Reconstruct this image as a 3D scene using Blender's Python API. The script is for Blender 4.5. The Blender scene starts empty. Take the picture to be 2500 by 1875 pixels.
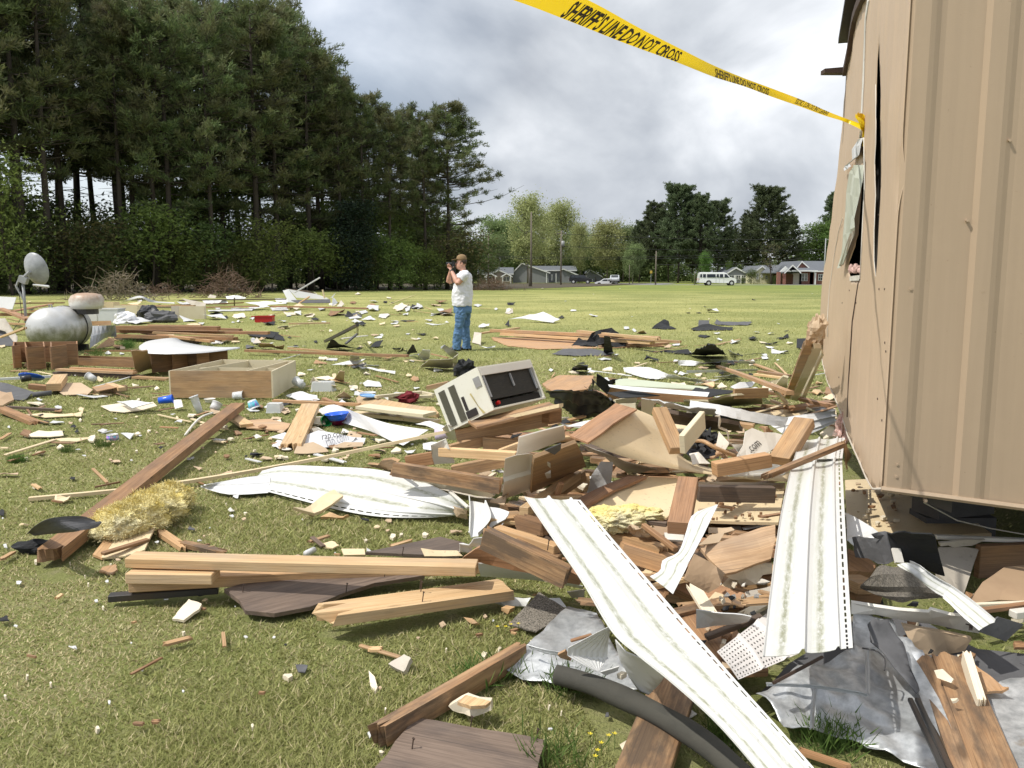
import bpy,math,random
import numpy as np
from mathutils import Vector,Matrix,noise
from mathutils.geometry import delaunay_2d_cdt
R_ = math.radians
scene = bpy.context.scene
col = scene.collection
# ---------------------------------------------------------------- camera
CAMZ,PITCH,F = 1.45,R_(7.5),2022.0
cam = bpy.data.cameras.new("camera"); cam.sensor_width = 36; cam.lens = 36*F/2500.0
cam.clip_start = 0.05; cam.clip_end = 3000
camo = bpy.data.objects.new("camera",cam); col.objects.link(camo)
camo.location = (0,0,CAMZ); camo.rotation_euler = (R_(90)-PITCH,0,0)
scene.camera = camo
# ---------------------------------------------------------------- world, sun, exposure
SUN_EL,SUN_H = R_(56),Vector((-0.93,-0.36))
w = bpy.data.worlds.new("World"); scene.world = w; w.use_nodes = True
nt = w.node_tree; nt.nodes.clear(); N = nt.nodes.new; Lk = nt.links.new
wo = N('ShaderNodeOutputWorld'); mx = N('ShaderNodeMixShader')
sky = N('ShaderNodeTexSky'); sky.sky_type = 'NISHITA'; sky.sun_disc = False
sky.sun_elevation = SUN_EL; sky.sun_rotation = math.atan2(SUN_H.x,SUN_H.y)
b1 = N('ShaderNodeBackground'); b1.inputs[1].default_value = 0.11; Lk(sky.outputs[0],b1.inputs[0])
tc = N('ShaderNodeTexCoord'); sp = N('ShaderNodeSeparateXYZ'); Lk(tc.outputs['Generated'],sp.inputs[0])
def wm(op,a,b=None,c=None):
 n = N('ShaderNodeMath'); n.operation = op
 for i,v in enumerate((a,b,c)):
  if v is None: continue
  if isinstance(v,(int,float)): n.inputs[i].default_value = v
  else: Lk(v,n.inputs[i])
 return n.outputs[0]
zz = wm('MAXIMUM',sp.outputs[2],0.0); den = wm('ADD',zz,0.38)
cx = N('ShaderNodeCombineXYZ'); Lk(sp.outputs[0],cx.inputs[0]); Lk(sp.outputs[1],cx.inputs[1]); Lk(wm('MULTIPLY',sp.outputs[2],1.35),cx.inputs[2])
def wnoise(scale,det,rough,dist,off):
 m = N('ShaderNodeMapping'); m.inputs['Location'].default_value = off; Lk(cx.outputs[0],m.inputs[0])
 n = N('ShaderNodeTexNoise'); n.inputs['Scale'].default_value = scale; n.inputs['Detail'].default_value = det
 n.inputs['Roughness'].default_value = rough; n.inputs['Distortion'].default_value = dist
 Lk(m.outputs[0],n.inputs['Vector']); return n.outputs['Fac']
n1 = wnoise(1.9,8,0.45,0.3,(3.1,7.7,0)); n2 = wnoise(4.6,8,0.5,0.35,(1.2,0.4,0)); n3 = wnoise(0.9,3,0.5,0,(5,2,0))
mixn = wm('ADD',wm('MULTIPLY',n1,0.62),wm('MULTIPLY',n2,0.38))
low = wm('MULTIPLY',wm('SUBTRACT',0.30,zz),0.20); low = wm('MAXIMUM',low,-0.03)
low2 = wm('MULTIPLY',wm('MAXIMUM',wm('SUBTRACT',0.11,zz),0.0),1.0)
shade = wm('ADD',wm('SUBTRACT',mixn,low),low2)
cr = N('ShaderNodeValToRGB'); e = cr.color_ramp; Lk(shade,cr.inputs[0])
e.elements[0].position = 0.35; e.elements[0].color = (0.20,0.225,0.27,1)
e.elements[1].position = 0.59; e.elements[1].color = (0.90,0.905,0.91,1)
for p,c in ((0.41,(0.315,0.34,0.38,1)),(0.46,(0.44,0.465,0.50,1)),(0.51,(0.60,0.62,0.65,1))):
 k = e.elements.new(p); k.color = c
b2 = N('ShaderNodeBackground'); b2.inputs[1].default_value = 1.3; Lk(cr.outputs[0],b2.inputs[0])
cov = N('ShaderNodeMapRange'); Lk(n3,cov.inputs[0]); cov.inputs[1].default_value = 0.36; cov.inputs[2].default_value = 0.52
cov.inputs[3].default_value = 0.6; cov.inputs[4].default_value = 1.0
Lk(cov.outputs[0],mx.inputs[0]); Lk(b1.outputs[0],mx.inputs[1]); Lk(b2.outputs[0],mx.inputs[2]); Lk(mx.outputs[0],wo.inputs[0])
sl = bpy.data.lights.new("sun",'SUN'); sl.energy = 3.4; sl.angle = R_(0.6); sl.color = (1.0,0.96,0.88)
so = bpy.data.objects.new("sun",sl); col.objects.link(so)
sv = Vector((SUN_H.x*math.cos(SUN_EL),SUN_H.y*math.cos(SUN_EL),math.sin(SUN_EL))).normalized()
so.rotation_euler = (-sv).to_track_quat('-Z','Y').to_euler(); so.location = (-20,-8,30)
scene.view_settings.view_transform = 'Standard'; scene.view_settings.look = 'None'
scene.view_settings.exposure = 0.30; scene.view_settings.gamma = 1.0; scene.view_settings.use_curve_mapping = False
scene.render.engine = 'CYCLES'
# ---------------------------------------------------------------- placing helpers: where a sight line meets the ground, a height or a depth
REG = {'S': (0,0,1),'A': (0,600,.31646),'B': (600,600,.31646),'E': (1200,600,.40687),'F': (0,1050,.36166),'C': (700,900,.36166),
    'D': (1300,850,.36166),'G': (1700,1275,.36166),'H': (900,1275,.36166),'T': (0,680,.18083),'K': (1050,850,.15823),
    'L': (2050,1200,.20492),'M': (1640,620,.18987),'N': (1180,620,.18987),'P': (1060,600,.16279),'X': (1100,0,.49729),
    'Y': (1900,0,.7833),'Z': (2000,200,.31646),'Q': (0,0,.5877),'V': (1100,450,.45208)}
def px(r,u,v):
 a,b,k = REG[r]; return a+u*k,b+v*k
def ray(x,y):
 a = (x-1250)/F; b = -(y-937.5)/F
 return Vector((a,math.cos(PITCH)+b*math.sin(PITCH),-math.sin(PITCH)+b*math.cos(PITCH)))
def sstep(a,b,t):
 t = min(1,max(0,(t-a)/(b-a))); return t*t*(3-2*t)
def gz(x,y): return -0.23*sstep(45,135,y)
def gp(x,y,z=0.0):                    # point at height z above the ground
 d = ray(x,y); h = z
 for _ in range(6):
  t = (h-CAMZ)/min(d.z,-1e-4)
  h = z+gz(0,t*d.y)
 return Vector((d.x*t,d.y*t,h))
def wp(x,y,Y):                        # point at forward distance Y
 d = ray(x,y); return Vector((0,0,CAMZ))+d*(Y/d.y)
def rp(r,u,v,z=0.0): return gp(*px(r,u,v),z)
rng = random.Random(7)
# ---------------------------------------------------------------- object helpers
def mesh_obj(name,verts,faces,mat,parent=None,uvs=None,smooth=False,origin=None):
 o0 = Vector(origin) if origin is not None else Vector((0,0,0))
 me = bpy.data.meshes.new(name)
 me.from_pydata([tuple(Vector(v)-o0) for v in verts],[],faces)
 if uvs is not None:
  ul = me.uv_layers.new(name='UVMap'); flat = []
  for i,f in enumerate(faces):
   for j,vi in enumerate(f):
    flat.extend(uvs[i][j] if isinstance(uvs,list) and isinstance(uvs[0],(list,tuple)) and isinstance(uvs[0][0],(tuple,list)) else uvs[vi])
  ul.data.foreach_set('uv',flat)
 mats = mat if isinstance(mat,(list,tuple)) else [mat]
 for m in mats: me.materials.append(m)
 if smooth: me.shade_smooth()
 me.update()
 o = bpy.data.objects.new(name,me); col.objects.link(o)
 o.location = o0 if parent is None else o0
 if parent is not None: o.parent = parent
 return o
def tag(o,label=None,cat=None,group=None,kind=None):
 if label: o['label'] = label
 if cat: o['category'] = cat
 if group: o['group'] = group
 if kind: o['kind'] = kind
 return o
def empty(name,loc,label=None,cat=None,group=None,rz=0.0):
 o = bpy.data.objects.new(name,None); o.empty_display_size = .1; col.objects.link(o); o.location = loc; o.rotation_euler = (0,0,rz)
 return tag(o,label,cat,group)
def kids(o): return [c for c in bpy.data.objects if c.parent == o]
def copy_tree(o,parent=None):
 ch = kids(o); c = o.copy(); col.objects.link(c)
 if parent is not None: c.parent = parent
 for k in ch: copy_tree(k,c)
 return c
class MB:
 def __init__(s): s.v = []; s.f = []; s.u = []; s.m = []
 def add(s,vs,fs,us=None,mi=0):
  b = len(s.v); s.v += [Vector(v) for v in vs]
  for i,f in enumerate(fs):
   s.f.append([b+k for k in f]); s.m.append(mi)
   s.u.append(us[i] if us else None)
  return s
 def box(s,c,d,M=None,mi=0):
  x,y,z = d[0]/2,d[1]/2,d[2]/2; c = Vector(c)
  P = [Vector((i*x,j*y,k*z)) for i in (-1,1) for j in (-1,1) for k in (-1,1)]
  if M is not None: P = [M @ p for p in P]
  P = [p+c for p in P]
  return s.add(P,[[0,1,3,2],[4,6,7,5],[0,4,5,1],[2,3,7,6],[0,2,6,4],[1,5,7,3]],None,mi)
 def prism(s,pts,vec,mi=0):
  n = len(pts); a = [Vector(p) for p in pts]; b = [p+Vector(vec) for p in a]
  return s.add(a+b,[list(range(n))[::-1],list(range(n,2*n))]+[[i,(i+1) % n,n+(i+1) % n,n+i] for i in range(n)],None,mi)
 def tube(s,pts,rad,n=8,mi=0,cap=True):
  pts = [Vector(p) for p in pts]; m = len(pts)
  if not isinstance(rad,(list,tuple)): rad = [rad]*m
  ref = None; V = []
  for i,p in enumerate(pts):
   t = (pts[min(i+1,m-1)]-pts[max(i-1,0)])
   if t.length < 1e-9: t = Vector((0,0,1))
   t.normalize()
   if ref is None:
    ref = t.cross(Vector((0,0,1)))
    if ref.length < .1: ref = t.cross(Vector((1,0,0)))
   ref = (ref-t*ref.dot(t)).normalized(); bi = t.cross(ref)
   for k in range(n):
    a = 2*math.pi*k/n; V.append(p+(ref*math.cos(a)+bi*math.sin(a))*rad[i])
  fs = [[i*n+k,i*n+(k+1) % n,(i+1)*n+(k+1) % n,(i+1)*n+k] for i in range(m-1) for k in range(n)]
  if cap: fs += [list(range(n))[::-1],[(m-1)*n+k for k in range(n)]]
  return s.add(V,fs,None,mi)
 def lathe(s,prof,n=20,M=None,mi=0):      # prof: (r, z)
  V = []
  for r,z in prof:
   for k in range(n):
    a = 2*math.pi*k/n; p = Vector((r*math.cos(a),r*math.sin(a),z)); V.append(M @ p if M is not None else p)
  m = len(prof)
  fs = [[i*n+k,i*n+(k+1) % n,(i+1)*n+(k+1) % n,(i+1)*n+k] for i in range(m-1) for k in range(n)]
  fs += [list(range(n))[::-1],[(m-1)*n+k for k in range(n)]]
  return s.add(V,fs,None,mi)
 def build(s,name,mat,parent=None,smooth=False,origin=None,uvbox=True):
  o0 = Vector(origin) if origin is not None else Vector((0,0,0))
  me = bpy.data.meshes.new(name); me.from_pydata([tuple(v-o0) for v in s.v],[],s.f)
  ul = me.uv_layers.new(name='UVMap'); flat = []
  for i,p in enumerate(me.polygons):
   if s.u[i]: 
    for t in s.u[i]: flat.extend(t)
   else:
    n = p.normal; a = (abs(n.x),abs(n.y),abs(n.z)); k = a.index(max(a))
    for vi in p.vertices:
     c = me.vertices[vi].co
     flat.extend((c.y,c.z) if k == 0 else (c.x,c.z) if k == 1 else (c.x,c.y))
  ul.data.foreach_set('uv',flat)
  for m in (mat if isinstance(mat,(list,tuple)) else [mat]): me.materials.append(m)
  me.polygons.foreach_set('material_index',s.m)
  if smooth: me.shade_smooth()
  me.update(); o = bpy.data.objects.new(name,me); col.objects.link(o); o.location = o0
  if parent is not None: o.parent = parent
  return o
# ---------------------------------------------------------------- materials
class NT:
 def __init__(s,name):
  s.m = bpy.data.materials.new(name); s.m.use_nodes = True; s.t = s.m.node_tree; s.t.nodes.clear()
  s.o = s.n('ShaderNodeOutputMaterial'); s.b = s.n('ShaderNodeBsdfPrincipled'); s.l(s.b.outputs[0],s.o.inputs[0])
  s.b.inputs['Roughness'].default_value = .75
 def n(s,t,**k):
  x = s.t.nodes.new(t)
  for a,b in k.items(): setattr(x,a,b)
  return x
 def l(s,a,b): s.t.links.new(a,b)
 def set(s,node,i,v):
  if isinstance(v,(int,float)): node.inputs[i].default_value = v
  elif isinstance(v,tuple): node.inputs[i].default_value = v if len(v) != 3 or node.inputs[i].type != 'RGBA' else (*v,1)
  else: s.l(v,node.inputs[i])
 def math(s,op,a,b=None,clamp=False):
  x = s.n('ShaderNodeMath',operation=op,use_clamp=clamp); s.set(x,0,a)
  if b is not None: s.set(x,1,b)
  return x.outputs[0]
 def mix(s,f,a,b,mode='MIX'):
  x = s.n('ShaderNodeMix',data_type='RGBA',blend_type=mode); s.set(x,0,f); s.set(x,6,a); s.set(x,7,b); return x.outputs[2]
 def rampf(s,f,lo,hi):
  x = s.n('ShaderNodeMapRange',clamp=True); s.set(x,0,f); x.inputs[1].default_value = lo; x.inputs[2].default_value = hi; return x.outputs[0]
 def uv(s,sc=(1,1,1),rand=True):
  c = s.n('ShaderNodeUVMap'); m = s.n('ShaderNodeMapping'); s.l(c.outputs[0],m.inputs[0])
  if rand:
   oi = s.n('ShaderNodeObjectInfo'); k = s.math('MULTIPLY',oi.outputs['Random'],37.0); cb = s.n('ShaderNodeCombineXYZ')
   for i in range(3): s.l(k,cb.inputs[i])
   s.l(cb.outputs[0],m.inputs['Location'])
  m.inputs['Scale'].default_value = sc; return m.outputs[0]
 def noise(s,vec,sc,det=5,rough=.55,dist=0.0,out='Fac'):
  x = s.n('ShaderNodeTexNoise'); s.l(vec,x.inputs['Vector']); x.inputs['Scale'].default_value = sc
  x.inputs['Detail'].default_value = det; x.inputs['Roughness'].default_value = rough; x.inputs['Distortion'].default_value = dist
  return x.outputs[out]
 def obj(s):
  return s.n('ShaderNodeTexCoord').outputs['Object']
 def rnd(s): return s.n('ShaderNodeObjectInfo').outputs['Random']
 def bump(s,h,st=.3,d=.01):
  x = s.n('ShaderNodeBump'); x.inputs['Strength'].default_value = st; x.inputs['Distance'].default_value = d
  s.l(h,x.inputs['Height']); s.l(x.outputs[0],s.b.inputs['Normal'])
 def col(s,c): s.set(s.b,'Base Color',c)
 def vary(s,c,amt=.25):
  hv = s.n('ShaderNodeHueSaturation'); s.set(hv,'Color',c)
  s.l(s.math('ADD',s.math('MULTIPLY',s.rnd(),amt*2),1-amt),hv.inputs['Value']); return hv.outputs[0]
def wood(name,a,b,knots=True,dirt=0.0,dirtc=(.05,.04,.035),rough=.7,vary=.18):
 t = NT(name); v = t.uv((1.2,14,14)); g = t.noise(v,3.0,6,.6,.6); v2 = t.uv((.5,40,40)); g2 = t.noise(v2,4,4,.6)
 c = t.mix(t.rampf(g,.3,.7),b,a); c = t.mix(t.math('MULTIPLY',t.rampf(g2,.46,.68),.6),c,tuple(x*.55 for x in b)); cks = t.noise(t.uv((.35,75,75)),3,4,.5,.8); c = t.mix(t.math('MULTIPLY',t.rampf(cks,.64,.70),.75),c,tuple(x*.25 for x in b)); wz = t.noise(t.uv((1,4,4)),1.3,5,.6); c = t.mix(t.math('MULTIPLY',t.rampf(wz,.48,.68),.30),c,tuple(.6*(.3*b[0]+.6*b[1]+.1*b[2]) for _ in range(3)))
 if knots:
  vo = t.n('ShaderNodeTexVoronoi'); t.l(t.uv((1.6,5,5)),vo.inputs['Vector']); vo.inputs['Scale'].default_value = 1.3
  c = t.mix(t.math('MULTIPLY',t.rampf(vo.outputs['Distance'],.11,.05),.8),c,tuple(x*.3 for x in b))
 if dirt > 0:
  d = t.noise(t.uv((1.5,5,5)),2.2,6,.65); c = t.mix(t.math('MULTIPLY',t.rampf(d,.45,.62),dirt),c,dirtc)
 t.col(t.vary(c,vary)); t.b.inputs['Roughness'].default_value = rough; t.bump(t.math('ADD',g,g2),.35,.004); return t.m
def paint(name,c,rough=.5,stain=.25,sc=(.25,.2,.14),spec=None,var=.06,bump=.1,scale=4,speck=0.0):
 t = NT(name); v = t.uv(); n = t.noise(v,scale,7,.62); k = t.mix(t.math('MULTIPLY',t.rampf(n,.48,.72),stain),c,sc)
 if speck > 0:
  n2 = t.noise(v,42,3,.6); k = t.mix(t.math('MULTIPLY',t.rampf(n2,.62,.72),speck),k,(.08,.06,.045))
 t.col(t.vary(k,var)); t.b.inputs['Roughness'].default_value = rough; t.bump(n,bump,.01); return t.m
M = {}
M['pine'] = wood('fresh_pine',(.70,.50,.28),(.57,.36,.175))
M['pine2'] = wood('aged_pine',(.53,.345,.18),(.42,.245,.115),dirt=.22)
M['brown'] = wood('brown_timber',(.38,.215,.105),(.25,.128,.056),dirt=.25)
M['red'] = wood('reddish_timber',(.45,.25,.135),(.35,.18,.085),dirt=.25)
M['rot'] = wood('rotten_timber',(.44,.275,.145),(.28,.15,.07),dirt=.8,dirtc=(.075,.055,.04))
M['dark'] = wood('weathered_dark_timber',(.19,.13,.09),(.10,.068,.048),dirt=.5)
M['ply'] = wood('weathered_plywood',(.20,.145,.11),(.125,.088,.066),knots=False,dirt=.55,dirtc=(.06,.045,.04))
M['plyo'] = wood('orange_plywood',(.54,.33,.17),(.43,.24,.115),knots=False,dirt=.1)
M['plyl'] = wood('light_plywood',(.56,.38,.23),(.46,.29,.16),knots=False,dirt=.25,dirtc=(.25,.14,.08))
M['tan'] = paint('cream_wall_panel',(.66,.53,.335),.55,.35,(.45,.33,.19),speck=.35,scale=2.2)
M['cream'] = paint('cream_painted_board',(.62,.55,.39),.5,.3,(.45,.35,.2),speck=.2)
M['hard'] = paint('brown_hardboard',(.36,.245,.15),.75,.4,(.24,.15,.09))
M['card'] = paint('cardboard',(.48,.36,.24),.85,.3,(.36,.25,.15))
M['gyp'] = paint('drywall_paper',(.50,.45,.38),.85,.4,(.33,.27,.2),speck=.3)
M['chalk'] = paint('pale_drywall',(.70,.62,.48),.85,.3,(.5,.4,.27))
M['white'] = paint('white_vinyl',(.62,.62,.62),.35,.25,(.55,.54,.48),speck=.15)
M['whited'] = paint('soiled_white_vinyl',(.62,.62,.60),.4,.5,(.42,.43,.33),speck=.35,scale=3)
M['offwhite'] = paint('off_white_plastic',(.66,.63,.57),.5,.2,(.5,.45,.36))
M['tar'] = paint('black_roofing_felt',(.016,.017,.019),.95,.3,(.04,.04,.04),bump=.5,scale=9)
M['tarG'] = paint('grey_roofing_felt',(.095,.095,.10),.85,.4,(.035,.035,.037),bump=.5,scale=9)
M['plastic_black'] = paint('black_sheeting',(.014,.015,.020),.5,.2,(.03,.03,.035),bump=.2)
M['metal_d'] = paint('dark_metal',(.035,.033,.032),.4,.4,(.09,.045,.02))
M['steel'] = paint('grey_steel',(.30,.31,.32),.45,.4,(.18,.13,.09))
def flat(name,c,rough=.4,var=.0):
 t = NT(name); t.b.inputs['Roughness'].default_value = rough; t.col(t.mix(t.math('MULTIPLY',t.noise(t.obj(),9,4),.35),c,tuple(x*.75 for x in c))); return t.m
M['blue'] = flat('blue_plastic',(.02,.12,.72),.3); M['teal'] = flat('green_plastic',(.01,.26,.07),.3)
M['redp'] = flat('red_plastic',(.42,.012,.012),.35); M['purp'] = flat('magenta_plastic',(.22,.01,.08),.3)
M['whitep'] = flat('white_plastic',(.62,.62,.62),.3); M['black'] = flat('black_plastic',(.012,.012,.012),.4)
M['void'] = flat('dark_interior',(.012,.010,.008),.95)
def clear(name,c=(.72,.74,.75),a=.45):
 t = NT(name); t.b.inputs['Base Color'].default_value = (*c,1); t.b.inputs['Roughness'].default_value = .18
 t.b.inputs['Transmission Weight'].default_value = .25; t.b.inputs['IOR'].default_value = 1.15; return t.m
M['clear'] = clear('cloudy_clear_plastic')
def siding_mat():        # white vinyl siding: v runs 0..1 across the panel; algae grew along the two laps
 t = NT('algae_streaked_siding'); u = t.n('ShaderNodeUVMap'); s = t.n('ShaderNodeSeparateXYZ'); t.l(u.outputs[0],s.inputs[0])
 def band(c,wd): return t.rampf(t.math('ABSOLUTE',t.math('SUBTRACT',s.outputs[1],c)),wd,wd*.25)
 n = t.noise(t.uv((2.5,6,1)),3,7,.7); f = t.noise(t.uv((26,22,1)),1.0,5,.75); lo = t.noise(t.uv((.8,.6,1)),2,3)
 m = t.math('MAXIMUM',band(.21,.055),band(.64,.055)); lon = t.rampf(lo,.2,.5)
 m = t.math('MULTIPLY',m,t.math('MULTIPLY',t.rampf(f,.36,.58),lon))
 halo = t.math('MULTIPLY',t.math('MAXIMUM',band(.22,.15),band(.63,.15)),t.rampf(t.math('ADD',t.math('MULTIPLY',n,.5),t.math('MULTIPLY',f,.5)),.38,.60))
 c = t.mix(t.math('MULTIPLY',halo,.38),(.60,.60,.585),(.32,.34,.20)); c = t.mix(t.math('MULTIPLY',m,.8),c,(.20,.205,.12))
 sp_ = t.rampf(t.noise(t.uv((55,16,1)),1,3,.6),.66,.74); c = t.mix(t.math('MULTIPLY',sp_,.35),c,(.3,.28,.22))
 t.col(c); t.b.inputs['Roughness'].default_value = .38; t.bump(f,.12,.002); return t.m
M['siding'] = siding_mat()
def metal_sheet():
 t = NT('crumpled_galvanised_sheet'); v = t.uv(); n = t.noise(v,26,6,.7); n2 = t.noise(v,2.2,5,.6)
 c = t.mix(t.rampf(n,.35,.68),(.36,.375,.39),(.62,.635,.65)); c = t.mix(t.math('MULTIPLY',t.rampf(n2,.5,.66),.45),c,(.17,.175,.165))
 c = t.mix(t.math('MULTIPLY',t.rampf(t.noise(v,5,4,.6),.66,.72),.5),c,(.26,.17,.08))
 t.col(c); t.b.inputs['Metallic'].default_value = .45; t.b.inputs['Roughness'].default_value = .42; t.bump(n2,.5,.03); return t.m
M['galv'] = metal_sheet()
def shingle(name,a,b):
 t = NT(name); v = t.uv(); n = t.noise(v,160,2,.8); n2 = t.noise(v,3,4)
 c = t.mix(t.rampf(n,.38,.62),a,b); c = t.mix(t.math('MULTIPLY',t.rampf(n2,.5,.7),.35),c,(.10,.085,.06)); t.col(c)
 t.b.inputs['Roughness'].default_value = .95; t.bump(n,.8,.004); return t.m
M['shingle'] = shingle('granulated_shingle',(.055,.05,.042),(.26,.23,.19))
M['foam'] = paint('dirty_dark_foam',(.058,.055,.045),.9,.5,(.03,.03,.026),bump=.5,scale=12)
M['printed'] = paint('house_wrap',(.60,.60,.62),.55,.15,(.5,.48,.42))
M['ink'] = flat('black_ink',(.025,.02,.02),.6)
# ================================================================ SETTING
def ground_mat():
 t = NT('lawn'); o = t.obj(); s = t.n('ShaderNodeSeparateXYZ'); t.l(o,s.inputs[0])
 n1 = t.noise(o,.55,6,.6); n2 = t.noise(o,9,6,.7); n3 = t.noise(o,60,4,.75); n4 = t.noise(o,.09,3,.5)
 c = t.mix(t.rampf(n1,.38,.62),(.20,.225,.072),(.28,.285,.115))
 c = t.mix(t.math('MULTIPLY',t.rampf(n2,.48,.68),.55),c,(.38,.33,.21))
 c = t.mix(t.math('MULTIPLY',t.rampf(n3,.5,.62),.45),c,(.09,.11,.04))
 mp = t.n('ShaderNodeMapping'); t.l(o,mp.inputs[0]); mp.inputs['Scale'].default_value = (.10,.16,1)
 st = t.noise(mp.outputs[0],1.6,5,.6)
 far = t.rampf(s.outputs[1],11,30)          # a taller, flowering meadow grows beyond the mown part
 fc = t.mix(t.rampf(st,.42,.58),(.25,.26,.095),(.39,.375,.15)); fc = t.mix(t.math('MULTIPLY',t.rampf(n2,.5,.7),.5),fc,(.15,.20,.045))
 fc2 = t.mix(t.rampf(st,.4,.6),(.165,.195,.065),(.26,.265,.10))
 fc = t.mix(t.rampf(s.outputs[0],8,24),fc,fc2); fc = t.mix(t.rampf(s.outputs[1],55,95),fc,t.mix(t.rampf(st,.4,.6),(.15,.19,.055),(.24,.26,.07)))
 t.col(t.mix(far,c,fc)); t.b.inputs['Roughness'].default_value = 1.0; t.b.inputs['Specular IOR Level'].default_value = .1
 t.bump(t.math('ADD',n3,n2),.8,.03); return t.m
M['lawn'] = ground_mat()
ys = [-30,-5]+[i*.5 for i in range(0,40)]+[20+i*4 for i in range(1,36)]+[180,240,400,800,1500,2500]
xs = [-1500,-600,-200]+[i*6 for i in range(-20,21)]+[200,600,1500]
V = []; Fc = []
def hum(x,y): return 0.018*noise.noise(Vector((x*.35,y*.35,0))) if 9 < y < 60 else 0.0
for y in ys:
 for x in xs: V.append((x,y,gz(x,y)))
nx = len(xs)
for j in range(len(ys)-1):
 for i in range(nx-1): Fc.append([j*nx+i,j*nx+i+1,(j+1)*nx+i+1,(j+1)*nx+i])
tag(mesh_obj('ground',V,Fc,M['lawn']),kind='structure')
def strip_on_ground(name,pts,mat,h=.004):
 V = [(x,y,gz(x,y)+h) for x,y in pts]; n = len(V)//2
 return tag(mesh_obj(name,V,[[i,i+1,n*2-2-i,n*2-1-i] for i in range(n-1)],mat),kind='structure')
rd = NT('road_asphalt'); rd.col(rd.mix(rd.noise(rd.obj(),3,5),(.16,.16,.155),(.24,.235,.22))); rd.b.inputs['Roughness'].default_value = .95
strip_on_ground('road',[(x,141-.04*x) for x in range(-40,260,20)]+[(x,148-.04*x) for x in range(240,-60,-20)],rd.m,.01)
strip_on_ground('driveway',[(12,147),(13,160),(24,172),(34,172),(30,158),(26,146)],rd.m,.02)
fl = NT('leaf_litter'); fl.col(fl.mix(fl.noise(fl.obj(),2,8,.7),(.035,.028,.016),(.085,.066,.035))); fl.b.inputs['Roughness'].default_value = 1
fb = [(-120,40),(-50,59),(-28,76),(-4,95),(4,101),(30,170),(-60,170),(-220,120)]
tag(mesh_obj('forest_floor',[(x,y,gz(x,y)+.012) for x,y in fb],[[0,1,2,7],[2,3,4,5,6,7]],fl.m),kind='structure')
# ---------------------------------------------------------------- foliage
def leafmat(name,a,b,tr=.25,c2=None):
 t = NT(name); g = t.n('ShaderNodeNewGeometry'); c = t.mix(g.outputs['Random Per Island'],a,b)
 if c2: c = t.mix(t.rampf(t.noise(t.obj(),.35,3,.6),.45,.6),c,c2)
 hv = t.n('ShaderNodeHueSaturation'); t.l(c,hv.inputs['Color']); t.l(t.math('ADD',t.math('MULTIPLY',t.rnd(),.4),.8),hv.inputs['Value'])
 t.l(t.math('ADD',t.math('MULTIPLY',t.rnd(),.03),.485),hv.inputs['Hue'])
 t.col(hv.outputs[0]); t.b.inputs['Roughness'].default_value = .65; t.b.inputs['Specular IOR Level'].default_value = .25
 tl = t.n('ShaderNodeBsdfTranslucent'); t.l(hv.outputs[0],tl.inputs[0]); ms = t.n('ShaderNodeMixShader'); ms.inputs[0].default_value = tr
 t.l(t.b.outputs[0],ms.inputs[1]); t.l(tl.outputs[0],ms.inputs[2]); t.l(ms.outputs[0],t.o.inputs[0]); return t.m
M['needle'] = leafmat('pine_needles',(.070,.104,.040),(.168,.208,.082),.35,(.15,.15,.072))
M['needlef'] = leafmat('distant_pine_needles',(.060,.085,.042),(.135,.165,.078),.25)
M['bush'] = leafmat('understory_leaves',(.12,.175,.045),(.23,.29,.08),.45)
M['bushd'] = leafmat('dark_understory_leaves',(.07,.11,.035),(.155,.20,.065),.4)
M['olive'] = leafmat('brownish_twig_leaves',(.085,.078,.035),(.15,.14,.055),.3)
M['cedar'] = leafmat('cedar_needles',(.012,.026,.016),(.03,.052,.026),.1)
M['spring'] = leafmat('spring_leaves',(.23,.255,.10),(.40,.40,.18),.4)
M['green'] = leafmat('bright_green_leaves',(.075,.14,.03),(.14,.22,.055),.35)
M['midgreen'] = leafmat('soft_green_leaves',(.14,.19,.075),(.25,.30,.125),.4)
bk = NT('bark'); bk.col(bk.mix(bk.noise(bk.obj(),3,8,.7),(.028,.023,.018),(.085,.068,.052))); bk.b.inputs['Roughness'].default_value = .95; M['bark'] = bk.m
bk = NT('pale_bark'); bk.col(bk.mix(bk.noise(bk.obj(),3,8,.7),(.10,.085,.065),(.22,.19,.15))); bk.b.inputs['Roughness'].default_value = .95; M['barkp'] = bk.m
def tris_mesh(name,V,mat,smooth=False,cols=None):       # V: (n,3,3) array of triangles
 n = V.shape[0]; me = bpy.data.meshes.new(name)
 me.vertices.add(n*3); me.vertices.foreach_set('co',V.reshape(-1).astype(np.float32))
 me.loops.add(n*3); me.loops.foreach_set('vertex_index',np.arange(n*3,dtype=np.int32))
 me.polygons.add(n); me.polygons.foreach_set('loop_start',np.arange(0,n*3,3,dtype=np.int32)); me.polygons.foreach_set('loop_total',np.full(n,3,dtype=np.int32))
 if cols is not None:
  at = me.color_attributes.new('Col','FLOAT_COLOR','POINT'); c4 = np.ones((n*3,4),dtype=np.float32); c4[:,:3] = np.repeat(cols,3,axis=0); at.data.foreach_set('color',c4.reshape(-1))
 me.materials.append(mat); me.update(calc_edges=True); return me
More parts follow.
